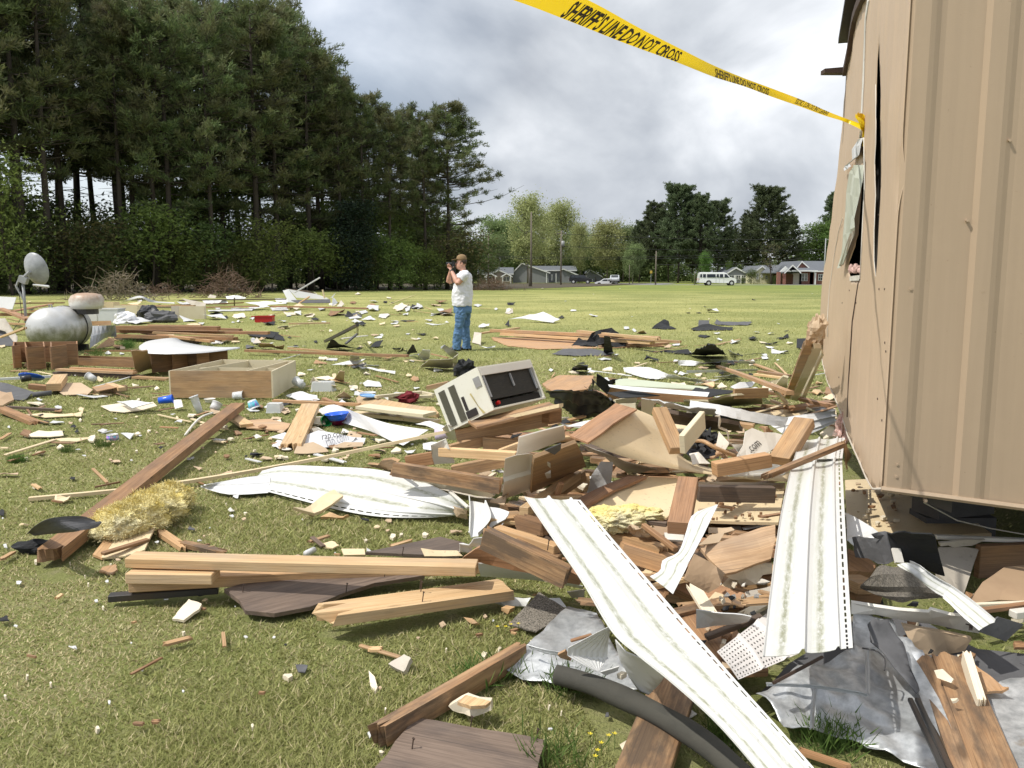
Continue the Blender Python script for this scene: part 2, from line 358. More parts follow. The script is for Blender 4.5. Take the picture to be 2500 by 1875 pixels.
def tufts(g,C,D,per,ln,wd,spread):          # clumps of thin triangles bursting from points C towards D
 N_ = len(C); C = np.repeat(np.array(C),per,0); D = np.repeat(np.array(D),per,0)
 d = D+g.normal(0,spread,(N_*per,3)); d /= np.linalg.norm(d,axis=1)[:,None]+1e-9
 s = np.cross(d,g.normal(0,1,(N_*per,3))); s /= np.linalg.norm(s,axis=1)[:,None]+1e-9
 L = (ln*g.uniform(.6,1.3,N_*per))[:,None]; W = (wd*g.uniform(.6,1.4,N_*per))[:,None]
 b = C+g.normal(0,ln*.22,(N_*per,3)); m = b+d*L*.5
 return np.stack([m-s*W*.5,m+s*W*.5,b+d*L],1) if False else np.stack([b,b+d*L*.55+s*W,b+d*L],1)
def leaves(g,C,per,size,rad,flat=.55):
 N_ = len(C); C = np.repeat(np.array(C),per,0)+g.normal(0,rad,(N_*per,3))*np.array([1,1,.7])
 a = g.normal(0,1,(len(C),3)); a[:,2] *= flat; a /= np.linalg.norm(a,axis=1)[:,None]
 b = np.cross(a,g.normal(0,1,(len(C),3))); b /= np.linalg.norm(b,axis=1)[:,None]
 S = (size*g.uniform(.5,1.3,len(C)))[:,None]
 return np.stack([C-a*S*.6,C+b*S*.5,C+a*S*.6],1)
def pine_proto(seed,H=24,h0=.45,sp=3.6,nb=80,dens=4,side=None,asym=0,per=9,lw=.075):
 r = random.Random(seed); g = np.random.default_rng(seed); mb = MB()
 bend = [(r.uniform(-.5,.5),r.uniform(-.5,.5)) for _ in range(3)]
 def ax(h): 
  t = h/H; return Vector((bend[0][0]*t+bend[1][0]*math.sin(t*3)*.5,bend[0][1]*t+bend[1][1]*math.sin(t*4)*.5,h))
 hs = [H*i/12 for i in range(13)]; mb.tube([ax(h) for h in hs],[max(.05,.27*(H/24)*(1-.82*h/H)) for h in hs],8)
 C = []; D = []
 for i in range(nb):
  t = r.random()**.85; h = H*(h0+(1-h0)*t); a = r.uniform(0,2*math.pi)
  prof = min(1,.35+t/.16*.65) if t < .16 else 1-.70*((t-.16)/.84)**1.5
  L = sp*prof*r.uniform(.45,1.12)
  if side is not None: L *= 1+asym*max(0,math.cos(a-side))*(1-t)
  up = r.uniform(-.08,.35)+.45*t
  p0 = ax(h); pts = [p0]
  for k in range(1,5):
   f = k/4; pts.append(p0+Vector((math.cos(a+.25*math.sin(f*3+i))*L*f,math.sin(a+.25*math.sin(f*3+i))*L*f,L*up*f*f+r.uniform(-.08,.08))))
  mb.tube(pts,[.055,.045,.035,.025,.012],4,cap=False)
  for q in range(r.randint(4,8)):
   f = r.uniform(.35,1); k = min(3,int(f*4)); base = pts[k].lerp(pts[k+1],f*4-k)
   dv = Vector((math.cos(a)+r.uniform(-.9,.9),math.sin(a)+r.uniform(-.9,.9),r.uniform(-.1,.6))).normalized(); tl = r.uniform(.3,1.0)*(.5+.12*sp)
   e = base+dv*tl
   if q % 2 == 0: mb.tube([base,e],[.018,.008],3,cap=False)
   for z in range(dens):
    f2 = (z+1)/dens; c = base.lerp(e,f2); C.append(tuple(c)); D.append(tuple(dv*.6+Vector((0,0,.5))))
 for i in range(16):    # dead stubs on the bare stem
  h = H*r.uniform(.15,h0); a = r.uniform(0,6.3); p = ax(h); L = r.uniform(.4,2.2)
  mb.tube([p,p+Vector((math.cos(a)*L,math.sin(a)*L,r.uniform(-.1,.3)*L))],[.03,.01],3,cap=False)
 return mb,tufts(g,C,D,per,.46,lw,.6)
def tree_from(name,mb,tri,bark,leaf):
 root = empty(name,(0,0,0)); tr = mb.build('trunk',bark,root,smooth=True)
 me = tris_mesh('crown',tri,leaf); cr_ = bpy.data.objects.new('crown',me); col.objects.link(cr_); cr_.parent = root
 return root
pines = [tree_from('pine_tree',*pine_proto(s,h0=h0,sp=sp,nb=nb,dens=dn),M['bark'],M['needle'])
   for s,h0,sp,nb,dn in ((1,.34,4.2,88,3),(2,.42,3.6,80,3),(3,.28,4.6,100,3),(4,.46,3.8,78,3),(5,.36,4.8,96,3))]
used = set()
def place(proto,name,X,Y,rz,sc,label,cat,group=None,mat=None):
 o = proto if proto not in used else copy_tree(proto)
 used.add(proto); o.name = name; o.location = (X,Y,gz(X,Y)-.05); o.rotation_euler = (0,0,rz)
 o.scale = sc if isinstance(sc,tuple) else (sc,sc,sc); tag(o,label,cat,group); return o
def zat(y,Y):     # height whose image row is y, at forward distance Y
 return wp(1250,y,Y).z
ORD = ['first','second','third','fourth','fifth','sixth','seventh','eighth','ninth','tenth','eleventh','twelfth','thirteenth','fourteenth','fifteenth','sixteenth','seventeenth','eighteenth','nineteenth','twentieth','twenty-first','twenty-second','twenty-third','twenty-fourth','twenty-fifth','twenty-sixth','twenty-seventh','twenty-eighth','twenty-ninth','thirtieth']
tops = [(-400,-330),(-100,-300),(150,-190),(300,-60),(345,15),(420,-20),(520,-5),(640,5),(720,20),(790,110),(845,180),(880,235),(930,232),(985,280),(1040,250),(1100,285),(1160,380),(1400,420)]
def topy(x):
 for (a,b),(c,d) in zip(tops,tops[1:]):
  if x <= c: return b+(d-b)*max(0,(x-a)/(c-a))
 return tops[-1][1]
fr = random.Random(21)
rows = []
for row,(off,n) in enumerate(((0,21),(6,19),(14,16),(24,13))):
 for i in range(n):
  s = (i+.5+fr.uniform(-.3,.3))/n; X = -56+50*s; Y = 51+40*s+off+fr.uniform(-1.5,1.5); X -= off*.38
  x = 1250+X/Y*F*.99; rows.append((row,x,X,Y))
fi = 0
for row,x,X,Y in sorted(rows):
 if x > 1085: continue
 z = zat(topy(x)+(fr.uniform(-8,70) if row else fr.uniform(0,60)),Y); z = min(z,33)
 sc = z/24.0; p = pines[fr.randrange(5)]
 if row == 0: lab = 'tall dark pine, %s from the left in the front row of the wood' % ORD[fi]; fi += 1; grp = 'pines of the wood'
 else: lab = 'pine trunk and crown standing deeper in the dark wood, behind its front row'; grp = 'pines deep in the wood'
 wide = fr.uniform(.9,1.25)
 place(p,'pine_tree',X,Y,fr.uniform(0,6.28),(sc*wide,sc*wide,sc),lab,'pine tree',grp)
# the leaning pine at the right edge of the wood, with long limbs reaching right
sp_ = tree_from('pine_tree',*pine_proto(11,H=24,h0=.30,sp=4.6,nb=150,dens=4,side=0.0,asym=.9),M['bark'],M['needle'])
used.add(sp_); Yp = 90; Xp = wp(1092,700,Yp).x; k = zat(262,Yp)/24
sp_.location = (Xp,Yp,gz(0,Yp)-.05); sp_.scale = (k*1.25,k*1.25,k); tag(sp_,'lone ragged pine ending the wood, long limbs reaching right behind the photographer','pine tree','pines of the wood')
def limb_tree(seed,H,sp,nb,per,size,rad,h0=.2,oval=1.0,dens=5,barkm='bark',leafm='bush',thick=.14,name='broadleaf_tree'):
 r = random.Random(seed); g = np.random.default_rng(seed); mb = MB(); C = []
 ax = lambda h: Vector((.3*math.sin(h*.5+seed),.3*math.cos(h*.4+seed),h))
 hs = [H*.9*i/8 for i in range(9)]; mb.tube([ax(h)-Vector((.3*math.sin(seed),.3*math.cos(seed),0)) for h in hs],[max(.02,thick*(1-.85*i/8)) for i in range(9)],7)
 for i in range(nb):
  t = r.random(); h = H*(h0+(.92-h0)*t); a = r.uniform(0,6.283); prof = math.sin(math.pi*min(1,max(0,.12+.80*t)))**.6
  L = sp*prof*r.uniform(.4,1.1); p = ax(min(h,H*.85)); u = r.uniform(.25,.9)*oval
  pts = [p]+[p+Vector((math.cos(a+.3*f)*L*f,math.sin(a+.3*f)*L*f,L*u*f)) for f in (.35,.7,1)]
  mb.tube(pts,[thick*.35,thick*.25,thick*.15,thick*.06],4,cap=False)
  for q in range(dens):
   f = r.uniform(.3,1); k = min(2,int(f*3)); b = pts[k].lerp(pts[k+1],f*3-k)
   e = b+Vector((r.uniform(-1,1),r.uniform(-1,1),r.uniform(-.3,1)))*rad*1.6; C.append(tuple(e))
   if q < 3: mb.tube([b,e],[thick*.1,thick*.04],3,cap=False)
 return tree_from(name,mb,leaves(g,C,per,size,rad),M[barkm],M[leafm])
bprot = [limb_tree(31,5.5,2.4,34,15,.24,.5,.05,dens=7,leafm='bush',thick=.07,name='understory_shrub'),
   limb_tree(32,5.0,2.3,36,15,.22,.45,.04,dens=7,leafm='bushd',thick=.07,name='understory_shrub'),
   limb_tree(33,6.0,2.2,30,13,.24,.5,.08,dens=7,leafm='bush',thick=.08,name='understory_shrub'),
   limb_tree(34,4.5,2.6,40,12,.20,.5,.03,dens=7,leafm='olive',thick=.06,name='understory_shrub')]
near_lab = ['bushy %s shrub at the edge of the wood, %s from the left']
bi = 0; lst = []
for i in range(26):
 s = (i+.5)/26; lst.append((0,-52+49*s+fr.uniform(-.8,.8),53.5+37*s+fr.uniform(-1.5,1.0)))
for i in range(20):
 s = (i+.5)/20; lst.append((1,-58+54*s+fr.uniform(-1,1),62+38*s+fr.uniform(-1,4)))
for i in range(20):
 s = (i+.5)/20; lst.append((2,-70+66*s+fr.uniform(-1,1),76+40*s+fr.uniform(-2,5)))
for row,X,Y in lst:
 j = fr.choice([0,1,1,2,3,3] if row == 0 else [0,1,2,2,1]); sc = fr.uniform(.6,1.2) if row == 0 else fr.uniform(1.0,1.75)
 if row == 0: lab = '%s shrub, %s from the left along the edge of the wood' % (['mid green','dark green','light green','brownish olive'][j],ORD[bi]); bi += 1; grp = 'shrubs along the wood edge'
 else: lab = 'leafy undergrowth tree between the pine trunks inside the wood'; grp = 'undergrowth trees in the wood'
 place(bprot[j],'understory_shrub',X,Y,fr.uniform(0,6.28),(sc*1.15,sc*1.15,sc),lab,'shrub',grp)
cd = limb_tree(41,7.5,2.0,90,22,.22,.35,.02,dens=6,leafm='cedar',thick=.10,name='cedar_tree')
Yc = 80; place(cd,'cedar_tree',wp(868,700,Yc).x,Yc,0,(1.15,1.15,1.12),'dark dense cedar at the wood edge, just left of the photographer','cedar tree')
gt = limb_tree(42,6.0,3.0,34,15,.22,.5,.1,dens=7,leafm='bush',thick=.09,name='broadleaf_tree')
place(gt,'broadleaf_tree',wp(665,700,73).x,73,0,.95,'bright green broadleaf sapling at the wood edge behind the white debris heap','tree')
place(gt,'broadleaf_tree',wp(30,700,60).x,60,2,(1.2,1.2,1.5),'bright green leafy tree at the wood edge behind the satellite dish','tree')
# brush piles: tangles of bare branches
def brush(name,x,y,Wd,Ht,n,c,label,seed):
 p = gp(x,y); r = random.Random(seed); mb = MB()
 for i in range(n*3):
  a = r.gauss(0,Wd*.2); env = Ht*math.exp(-(a/(Wd*.32))**2); P0 = Vector((a,r.uniform(-.8,.8),r.uniform(0,env*.7))); th = r.uniform(0,6.283); L = r.uniform(.3,1.0)*Wd*.26; el = r.gauss(.15,.5); pts = [P0]
  for k in range(4):
   th += r.uniform(-.5,.5); el += r.uniform(-.45,.3); q = pts[-1]+Vector((math.cos(th)*math.cos(el),math.sin(th)*math.cos(el)*.7,math.sin(el)))*L/4; q.z = max(.02,q.z); pts.append(q)
  mb.tube(pts,[.022,.018,.013,.009,.004],3,cap=False)
 o = mb.build(name,c); o.location = p; return tag(o,label,'brush pile')
tw = NT('bare_twigs'); tw.col(tw.mix(tw.noise(tw.obj(),3,4),(.10,.08,.05),(.26,.21,.14))); M['twig'] = tw.m
tw = NT('reddish_twigs'); tw.col(tw.mix(tw.noise(tw.obj(),3,4),(.09,.055,.035),(.16,.10,.065))); M['twigr'] = tw.m
brush('brush_pile',292,733,5.2,2.2,130,M['twig'],'pile of pale bare branches on the grass at the wood edge',3)
brush('brush_pile',555,727,4.8,2.4,150,M['twigr'],'pile of reddish brown twigs in front of the wood',4)
brush('brush_pile',395,722,3.6,1.2,60,M['twigr'],'low dark tangle of twigs between the two larger brush piles',5)
brush('brush_pile',1200,709,5.5,1.6,110,M['twigr'],'low brown thicket right behind the photographer',6)
lg = MB(); pl_ = gp(800,706); lg.tube([Vector((-1.3,0,.9)),Vector((-.4,.1,.85)),Vector((.6,0,.5)),Vector((1.6,0,.15))],[.5,.6,.5,.2],10)
o = lg.build('fallen_log',M['bark'],smooth=True); o.location = pl_; tag(o,'thick fallen log at the wood edge behind the white debris heap','log')
# ---------------------------------------------------------------- far trees
dps = [limb_tree(51,18,5.2,60,34,.42,.85,.22,dens=6,barkm='barkp',leafm='spring',thick=.22),
    limb_tree(52,15,5.4,64,34,.42,.8,.2,dens=6,barkm='barkp',leafm='midgreen',thick=.22),
    limb_tree(53,16,5.0,60,30,.45,.85,.15,dens=6,barkm='bark',leafm='green',thick=.24)]
fps = [tree_from('pine_tree',*pine_proto(61,H=22,h0=.2,sp=6.2,nb=260,dens=4,per=9,lw=.14),M['bark'],M['needlef']),
    tree_from('pine_tree',*pine_proto(62,H=22,h0=.25,sp=5.6,nb=230,dens=4,per=9,lw=.14),M['bark'],M['needlef'])]
def far(proto,x,ytop,Y,H,wd,label,cat,group=None,name='broadleaf_tree'):
 k = (zat(ytop,Y)-gz(0,Y))/H; X = wp(x,690,Y).x
 return place(proto,name,X,Y,fr.uniform(0,6.28),(k*wd,k*wd,k),label,cat,group)
G1 = 'pale spring trees behind the grey houses'
far(dps[0],1288,482,172,18,.85,'tallest pale yellow-green tree, in front of the grey house beside the tall bare pole','tree',G1)
far(dps[0],1365,498,195,18,.9,'tall pale yellow-green tree right behind the grey house','tree',G1)
far(dps[0],1325,525,205,18,1.0,'pale yellow-green tree between the two tallest ones','tree',G1)
far(dps[0],1480,542,180,18,1.1,'round yellow-green tree behind the silver car','tree',G1)
far(dps[1],1455,575,200,15,1.2,'soft green tree behind the black car','tree',G1)
far(dps[1],1222,535,195,15,1.1,'soft green tree at the left end of the far trees, right of the lone pine','tree',G1)
far(dps[1],1252,545,210,15,1.1,'soft green tree behind the tan house','tree',G1)
far(dps[1],1415,560,215,15,1.1,'soft green tree behind the roof of the grey house','tree',G1)
far(dps[1],1520,555,200,15,1.1,'soft green tree just left of the dark far pines','tree',G1)
far(dps[0],1415,548,175,18,.6,'slim pale tree in front of the grey house roof','tree',G1)
far(dps[1],1195,580,160,15,1.1,'low soft green tree right behind the photographer','tree',G1)
far(dps[1],1545,600,165,15,.9,'small soft green tree left of the white van, before the pines','tree',G1)
G2 = 'dark pines behind the white van'
for x,yt,Y,j,wd,lb in ((1655,458,175,0,1.05,'tallest dark pine above the white van'),(1600,500,180,1,1.0,'dark pine on the left slope of the big clump above the van'),
       (1560,545,185,1,1.0,'lowest dark pine at the left end of the clump above the van'),(1712,485,172,1,.95,'dark pine with a flat top right of the tallest one above the van'),
       (1752,495,178,0,.9,'dark pine at the right end of the clump above the van'),(1868,463,180,0,1.15,'broad dark pine standing behind the cream house'),
       (1915,530,186,1,1.0,'dark pine on the right shoulder behind the cream house'),(1822,525,186,1,.9,'dark pine left of the broad one behind the cream house'),
       (1632,520,195,1,1.1,'dark pine filling in behind the tallest one'),(1690,530,200,0,1.1,'dark pine deep behind the van'),(1785,560,200,1,1.0,'dark pine in the dip between the two clumps'),
       (2040,478,200,1,1.0,'dark pine showing beside the trailer edge'),(1955,600,200,1,.9,'low dark pine behind the brick house roof')):
 far(fps[j],x,yt,Y,22,wd,lb,'pine tree',G2,'pine_tree')
far(dps[2],2000,545,190,16,1.25,'bright green tree behind the brick house','tree')
far(dps[2],2050,540,185,16,1.2,'bright green tree next to the trailer edge','tree')
far(dps[2],1720,618,160,16,.75,'bright green sapling above the roof of the white van','tree')
far(dps[2],1780,640,168,16,.6,'low bright green tree between the van and the cream house','tree')
bare = limb_tree(71,7.5,3.4,26,3,.2,.4,.3,dens=6,barkm='bark',leafm='olive',thick=.16)
place(bare,'broadleaf_tree',wp(1883,690,150).x,150,0,1.0,'small nearly bare spreading tree in front of the cream house','tree')
def hedge(name,x0,x1,Y,H,n,leaf,seed):
 g = np.random.default_rng(seed); X0 = wp(x0,690,Y).x; X1 = wp(x1,690,Y).x
 C = np.stack([g.uniform(X0,X1,n),Y+g.uniform(-4,6,n),g.uniform(0,1,n)],1)
 hh = np.array([H*(.65+.5*noise.noise(Vector((c[0]*.12,seed,0)))) for c in C]); C[:,2] = C[:,2]*hh-.2
 me = tris_mesh(name,leaves(g,C,12,.55,.6),M[leaf]); o = bpy.data.objects.new(name,me); col.objects.link(o); return tag(o,kind='stuff')
tag(hedge('distant_woodland',1090,1640,212,13,7000,'midgreen',1),'soft green wood closing the view behind the houses','woodland')
tag(hedge('distant_woodland',1500,3600,225,11.0,10000,'bushd',2),'dark green wood closing the view behind the van and brick house','woodland')
tag(hedge('distant_woodland',-1300,1130,165,11.0,12000,'bushd',3),'dark undergrowth closing the view through the pine trunks','woodland')
# ---------------------------------------------------------------- houses
def wallm(name,c,c2,lap=True,sc=6):
 t = NT(name); u = t.uv((1,1,1),False); s = t.n('ShaderNodeSeparateXYZ'); t.l(u,s.inputs[0])
 w = t.math('FRACT',t.math('MULTIPLY',s.outputs[1],sc)); c = t.mix(t.math('MULTIPLY',t.rampf(w,.18,0),.5),c,c2) if lap else c
 t.col(c); t.b.inputs['Roughness'].default_value = .8; return t.m
M['hgrey'] = wallm('grey_lap_siding',(.235,.24,.255),(.13,.13,.14)); M['htan'] = wallm('tan_lap_siding',(.30,.25,.20),(.2,.16,.12)); M['hcream'] = wallm('cream_lap_siding',(.68,.64,.45),(.5,.46,.32))
M['hroof'] = paint('grey_roof_shingles',(.115,.125,.14),.95,.4,(.07,.075,.085)); M['trim'] = flat('white_trim',(.78,.78,.76),.5); M['glass'] = flat('dark_window_glass',(.02,.025,.03),.08)
bt = NT('red_brick'); br = bt.n('ShaderNodeTexBrick'); bt.l(bt.uv((1,1,1),False),br.inputs['Vector']); br.inputs['Color1'].default_value = (.27,.085,.055,1); br.inputs['Color2'].default_value = (.20,.06,.042,1); br.inputs['Mortar'].default_value = (.33,.28,.24,1)
br.inputs['Scale'].default_value = 4.5; br.inputs['Mortar Size'].default_value = .02; bt.col(br.outputs[0]); bt.b.inputs['Roughness'].default_value = .9; M['brick'] = bt.m
def house(label,Y,D,wallmat,gables,windows=(),doors=(),posts=(),xr=0.0):
 """gables: list of (kind, px_left, px_apex, px_right, y_eave_l, y_apex, y_eave_r, y_base, front offset, wall material or None)"""
 X0 = wp(gables[0][1],690,Y).x; z0 = gz(0,Y); root = empty('house',(X0,Y,z0),label,'house')
 def pt(x,y,dy=0): v = wp(x,y,Y); return Vector((v.x-X0,dy,v.z-z0))
 for kind,xl,xa,xr_,el,ya,er,yb,off,wm_ in gables:
  yy = off; d = D-off
  if kind == 'gable':       # gable end towards the camera
   a,b,c = pt(xl,el,yy),pt(xa,ya,yy),pt(xr_,er,yy); a0 = Vector((a.x,yy,-.3)); c0 = Vector((c.x,yy,-.3))
   if wm_: MB().prism([a0,a,b,c,c0],(0,d,0)).build('wall',wm_,root)
   rf = MB(); ov = .35; t = Vector((0,0,.14))
   l2 = a+(a-b).normalized()*ov; r2 = c+(c-b).normalized()*ov
   for p,q in ((l2,b),(b,r2)):
    P = [p+Vector((0,-.3,.03)),q+Vector((0,-.3,.03))]; rf.prism([P[0],P[1],P[1]+t,P[0]+t],(0,d+.6,0))
   rf.build('roof',M['hroof'],root); tm = MB()
   for p,q in ((l2,b),(b,r2)):
    tm.prism([p+Vector((0,-.34,-.12)),q+Vector((0,-.34,-.12)),q+Vector((0,-.34,.15)),p+Vector((0,-.34,.15))],(0,.035,0))
   tm.build('fascia',M['trim'],root)
  else:                      # eave towards the camera
   a = pt(xl,el,yy); c = pt(xr_,el,yy); h = (pt(xa,ya,yy).z); W_ = c.x-a.x
   if wm_: mb = MB(); mb.box((a.x+W_/2,yy+d/2,a.z/2-.15),(W_,d,a.z+.3)); mb.build('wall',wm_,root)
   rf = MB(); rf.prism([Vector((a.x-.3,yy-.5,a.z-.02)),Vector((a.x-.3,yy+d/2,h)),Vector((a.x-.3,yy+d+.5,a.z-.02)),Vector((a.x-.3,yy+d+.5,a.z+.14)),Vector((a.x-.3,yy+d/2,h+.16)),Vector((a.x-.3,yy-.5,a.z+.14))],(W_+.6,0,0)); rf.build('roof',M['hroof'],root)
   mb = MB(); mb.box((a.x+W_/2,yy-.54,a.z+.05),(W_+.6,.06,.22)); mb.build('gutter',M['trim'],root)
 for xl,xr_,yt,yb,off in windows:
  a = pt(xl,yt,off); c = pt(xr_,yb,off); mb = MB(); cxx = (a.x+c.x)/2; cz = (a.z+c.z)/2; ww = c.x-a.x; hh = a.z-c.z
  for dx,dz,sx,sz in ((0,hh/2,ww+.16,.09),(0,-hh/2,ww+.16,.09),(-ww/2,0,.09,hh),(ww/2,0,.09,hh),(0,0,.05,hh),(0,0,ww,.05)):
   mb.box((cxx+dx,off-.04-.002*sx,cz+dz),(sx,.07,sz))
  f = mb.build('window',M['trim'],root); g = MB(); g.box((cxx,off-.01,cz),(ww,.03,hh)); g.build('pane',M['glass'],f)
 for xl,xr_,yt,yb,off,mt in doors:
  a = pt(xl,yt,off); c = pt(xr_,yb,off); mb = MB(); mb.box(((a.x+c.x)/2,off-.02,(a.z+c.z)/2),(c.x-a.x,.05,a.z-c.z)); mb.build('door',mt,root)
 for x,yt,off in posts:
  a = pt(x,yt,off); mb = MB(); mb.box((a.x,off,a.z/2-.1),(.16,.16,a.z+.2)); mb.build('porch_post',M['trim'],root)
 return root
m = lambda u,v: px('M',u,v); n_ = lambda u,v: px('N',u,v)
def gab(f,kind,a,b,c,base,off,wm_): (xl,el),(xa,ya),(xr_,er) = f(*a),f(*b),f(*c); return (kind,xl,xa,xr_,el,ya,er,f(0,base)[1],off,wm_)
def wn(f,a,b,off): (x0,y0),(x1,y1) = f(*a),f(*b); return (x0,x1,y0,y1,off)
house('long grey house with a lopsided gable end facing the field',180,12,M['hgrey'],
   [gab(n_,'gable',(380,240),(495,120),(840,240),360,0,M['hgrey']),gab(n_,'eave',(560,215),(760,158),(1200,215),360,3,M['hgrey']),
    gab(n_,'gable',(1015,200),(1035,195),(1210,268),360,1.0,M['hgrey'])],
   doors=[(*wn(n_,(880,262),(900,345),2.95),M['trim'])],posts=[(n_(810,0)[0],n_(0,250)[1],-1.0),(n_(940,0)[0],n_(0,250)[1],1.5)])
house('small grey gabled house peeking out behind the long grey one',200,9,M['hgrey'],[gab(n_,'gable',(1340,240),(1375,205),(1520,290),370,0,M['hgrey'])])
house('tan house with two small white-trimmed gables, left of the grey house',176,10,M['htan'],
   [gab(n_,'eave',(-60,262),(200,180),(372,262),360,0,M['htan']),gab(n_,'gable',(110,250),(205,212),(295,250),360,-2.2,M['htan']),gab(n_,'gable',(40,285),(100,255),(162,285),360,-2.6,M['htan']),gab(n_,'gable',(245,285),(300,255),(355,285),360,-2.6,M['htan'])],
   windows=[wn(n_,(75,295),(155,350),-2.62),wn(n_,(256,295),(340,348),-2.62)],posts=[(n_(42,0)[0],n_(0,280)[1],-3.0),(n_(160,0)[0],n_(0,280)[1],-3.0),(n_(248,0)[0],n_(0,280)[1],-3.0),(n_(352,0)[0],n_(0,280)[1],-3.0)])
house('grey gabled house with a white screened porch behind the white van',165,9,M['hgrey'],[gab(m,'gable',(690,262),(822,180),(985,265),375,0,M['hgrey'])],
   windows=[wn(m,(735,275),(800,318),-.05),wn(m,(828,275),(884,322),-.05),wn(m,(896,275),(945,322),-.05)],posts=[(m(812,0)[0],m(0,270)[1],-.2),(m(890,0)[0],m(0,270)[1],-.2),(m(968,0)[0],m(0,270)[1],-.2)])
house('cream house with dark shutters and grey roof beside the bare tree',160,10,M['hcream'],[gab(m,'gable',(1050,240),(1160,160),(1262,240),380,0,M['hcream']),gab(m,'eave',(1262,236),(1330,150),(1430,236),380,1.2,M['hcream'])],
   windows=[wn(m,(1090,255),(1112,325),-.05),wn(m,(1145,262),(1165,300),-.05),wn(m,(1202,280),(1226,325),-.05),wn(m,(1338,262),(1372,320),1.15),wn(m,(1380,262),(1412,320),1.15)])
house('red brick house with white gables and a front porch at the trailer edge',150,11,M['brick'],
   [gab(m,'gable',(1560,236),(1668,100),(1822,236),400,0,M['brick']),gab(m,'eave',(1780,228),(1850,96),(2330,228),400,0,M['brick']),gab(m,'gable',(1378,232),(1465,150),(1552,232),390,-3.5,None),
    gab(m,'eave',(1480,222),(1500,146),(1765,222),390,-3.0,None)],
   windows=[wn(m,(1672,255),(1700,345),-.06),wn(m,(1712,255),(1738,345),-.06),wn(m,(1885,262),(1935,340),-.06)],doors=[(*wn(m,(1542,246),(1612,390),-.9),M['gyp']),(*wn(m,(1618,250),(1664,390),-.08),M['void'])],
   posts=[(m(1768,0)[0],m(0,240)[1],-3.2),(m(1828,0)[0],m(0,240)[1],-.4)])
hr = [o for o in bpy.data.objects if o.get('label','').startswith('red brick house')][0]
Yb = 146.5; a = wp(m(1390,0)[0],m(0,228)[1],Yb); b = wp(m(1465,0)[0],m(0,158)[1],Yb); c = wp(m(1540,0)[0],m(0,228)[1],Yb); o_ = hr.location
MB().prism([a-o_,b-o_,c-o_],(0,.2,0)).build('gable_panel',M['trim'],hr)
mb = MB()
for u0,u1 in ((1425,1470),(1505,1540)):
 a = wp(m(u0,0)[0],m(0,232)[1],147.0)-o_; c = wp(m(u1,0)[0],0,147.0)-o_; mb.box(((a.x+c.x)/2,-3,a.z/2-.1),(wp(m(u1,0)[0],m(0,232)[1],147).x-wp(m(u0,0)[0],m(0,232)[1],147).x,.4,a.z+.2))
mb.build('porch_pier',M['brick'],hr)
for x,Y,s,lb in ((m(1340,0)[0],150,.28,'small round clipped shrub in front of the brick house porch'),(m(1020,0)[0],158,.5,'round green shrub between the porch house and the cream house'),(m(915,0)[0],155,.22,'low shrub in front of the white screened porch'),(m(310,0)[0],150,.38,'dark low shrub left of the white van')):
 place(bprot[1],'garden_shrub',wp(x,690,Y).x,Y,1,(s*1.2,s*1.2,s),lb,'shrub')
# ---------------------------------------------------------------- poles and wires
def pole(u,v0,Y,rad,label,extra=None,name='utility_pole',mat='barkp'):
 x,y = px('V',u,v0); p = wp(x,690,Y); root = empty(name,(p.x,Y,gz(0,Y)),label,'pole'); H = zat(y,Y)-gz(0,Y)
 MB().tube([(0,0,-.3),(0,0,H*.5),(0,0,H)],[rad,rad*.85,rad*.7],8).build('shaft',M[mat],root,smooth=True)
 if extra == 'transformer':
  MB().tube([(.28,-.1,H-2.6),(.28,-.1,H-1.7)],.26,12).build('transformer',M['steel'],root,smooth=True); MB().box((0,0,H-.5),(1.6,.1,.12)).build('crossarm',M['barkp'],root)
 if extra == 'lamp':
  MB().tube([(0,0,H-.25),(.5,0,H-.1),(1.0,0,H-.15)],.04,6).build('arm',M['steel'],root); MB().tube([(1.0,0,H-.1),(1.0,0,H-.45)],[.1,.2],10).build('lamp_head',M['trim'],root)
 return root,H
pole(205,275,150,.13,'slim wooden pole right beside the photographer and tan house'); pole(435,150,118,.15,'tallest bare wooden pole standing in the field before the grey house')
pole(596,250,140,.15,'wooden utility pole with a grey transformer right of the grey gable','transformer'); pole(1107,360,145,.13,'wooden pole in front of the dark pines left of the van')
pole(2015,292,120,.10,'street lamp pole at the trailer edge in front of the brick house','lamp','street_lamp','steel'); pole(425,455,117,.09,'short pale wooden post at the foot of the tallest pole')
pole(263,350,185,.12,'distant pole with a transformer above the tan house','transformer'); pole(965,435,150,.07,'thin short pole between the silver car and the dark pines'); pole(1318,470,140,.06,'thin white marker post left of the van')
for k,(u0,v0,Y0,u1,v1,Y1,lb) in enumerate(((-100,385,150,1500,392,145,'lower power line crossing before the grey houses'),(596,268,140,2300,292,138,'highest power line running right from the transformer pole'),(596,335,140,2300,345,138,'second power line running right from the transformer pole'),
       (-100,378,152,1500,380,147,'upper power line crossing before the grey houses'),(1107,432,145,1900,400,138,'thin wire running right from the pole before the dark pines'))):
 a = wp(*px('V',u0,v0),Y0); b = wp(*px('V',u1,v1),Y1); pts = [a.lerp(b,i/16)-Vector((0,0,4*.5*(i/16)*(1-i/16))) for i in range(17)]
 tag(MB().tube(pts,.028,4).build('power_line',M['black']),lb,'power line','power lines')
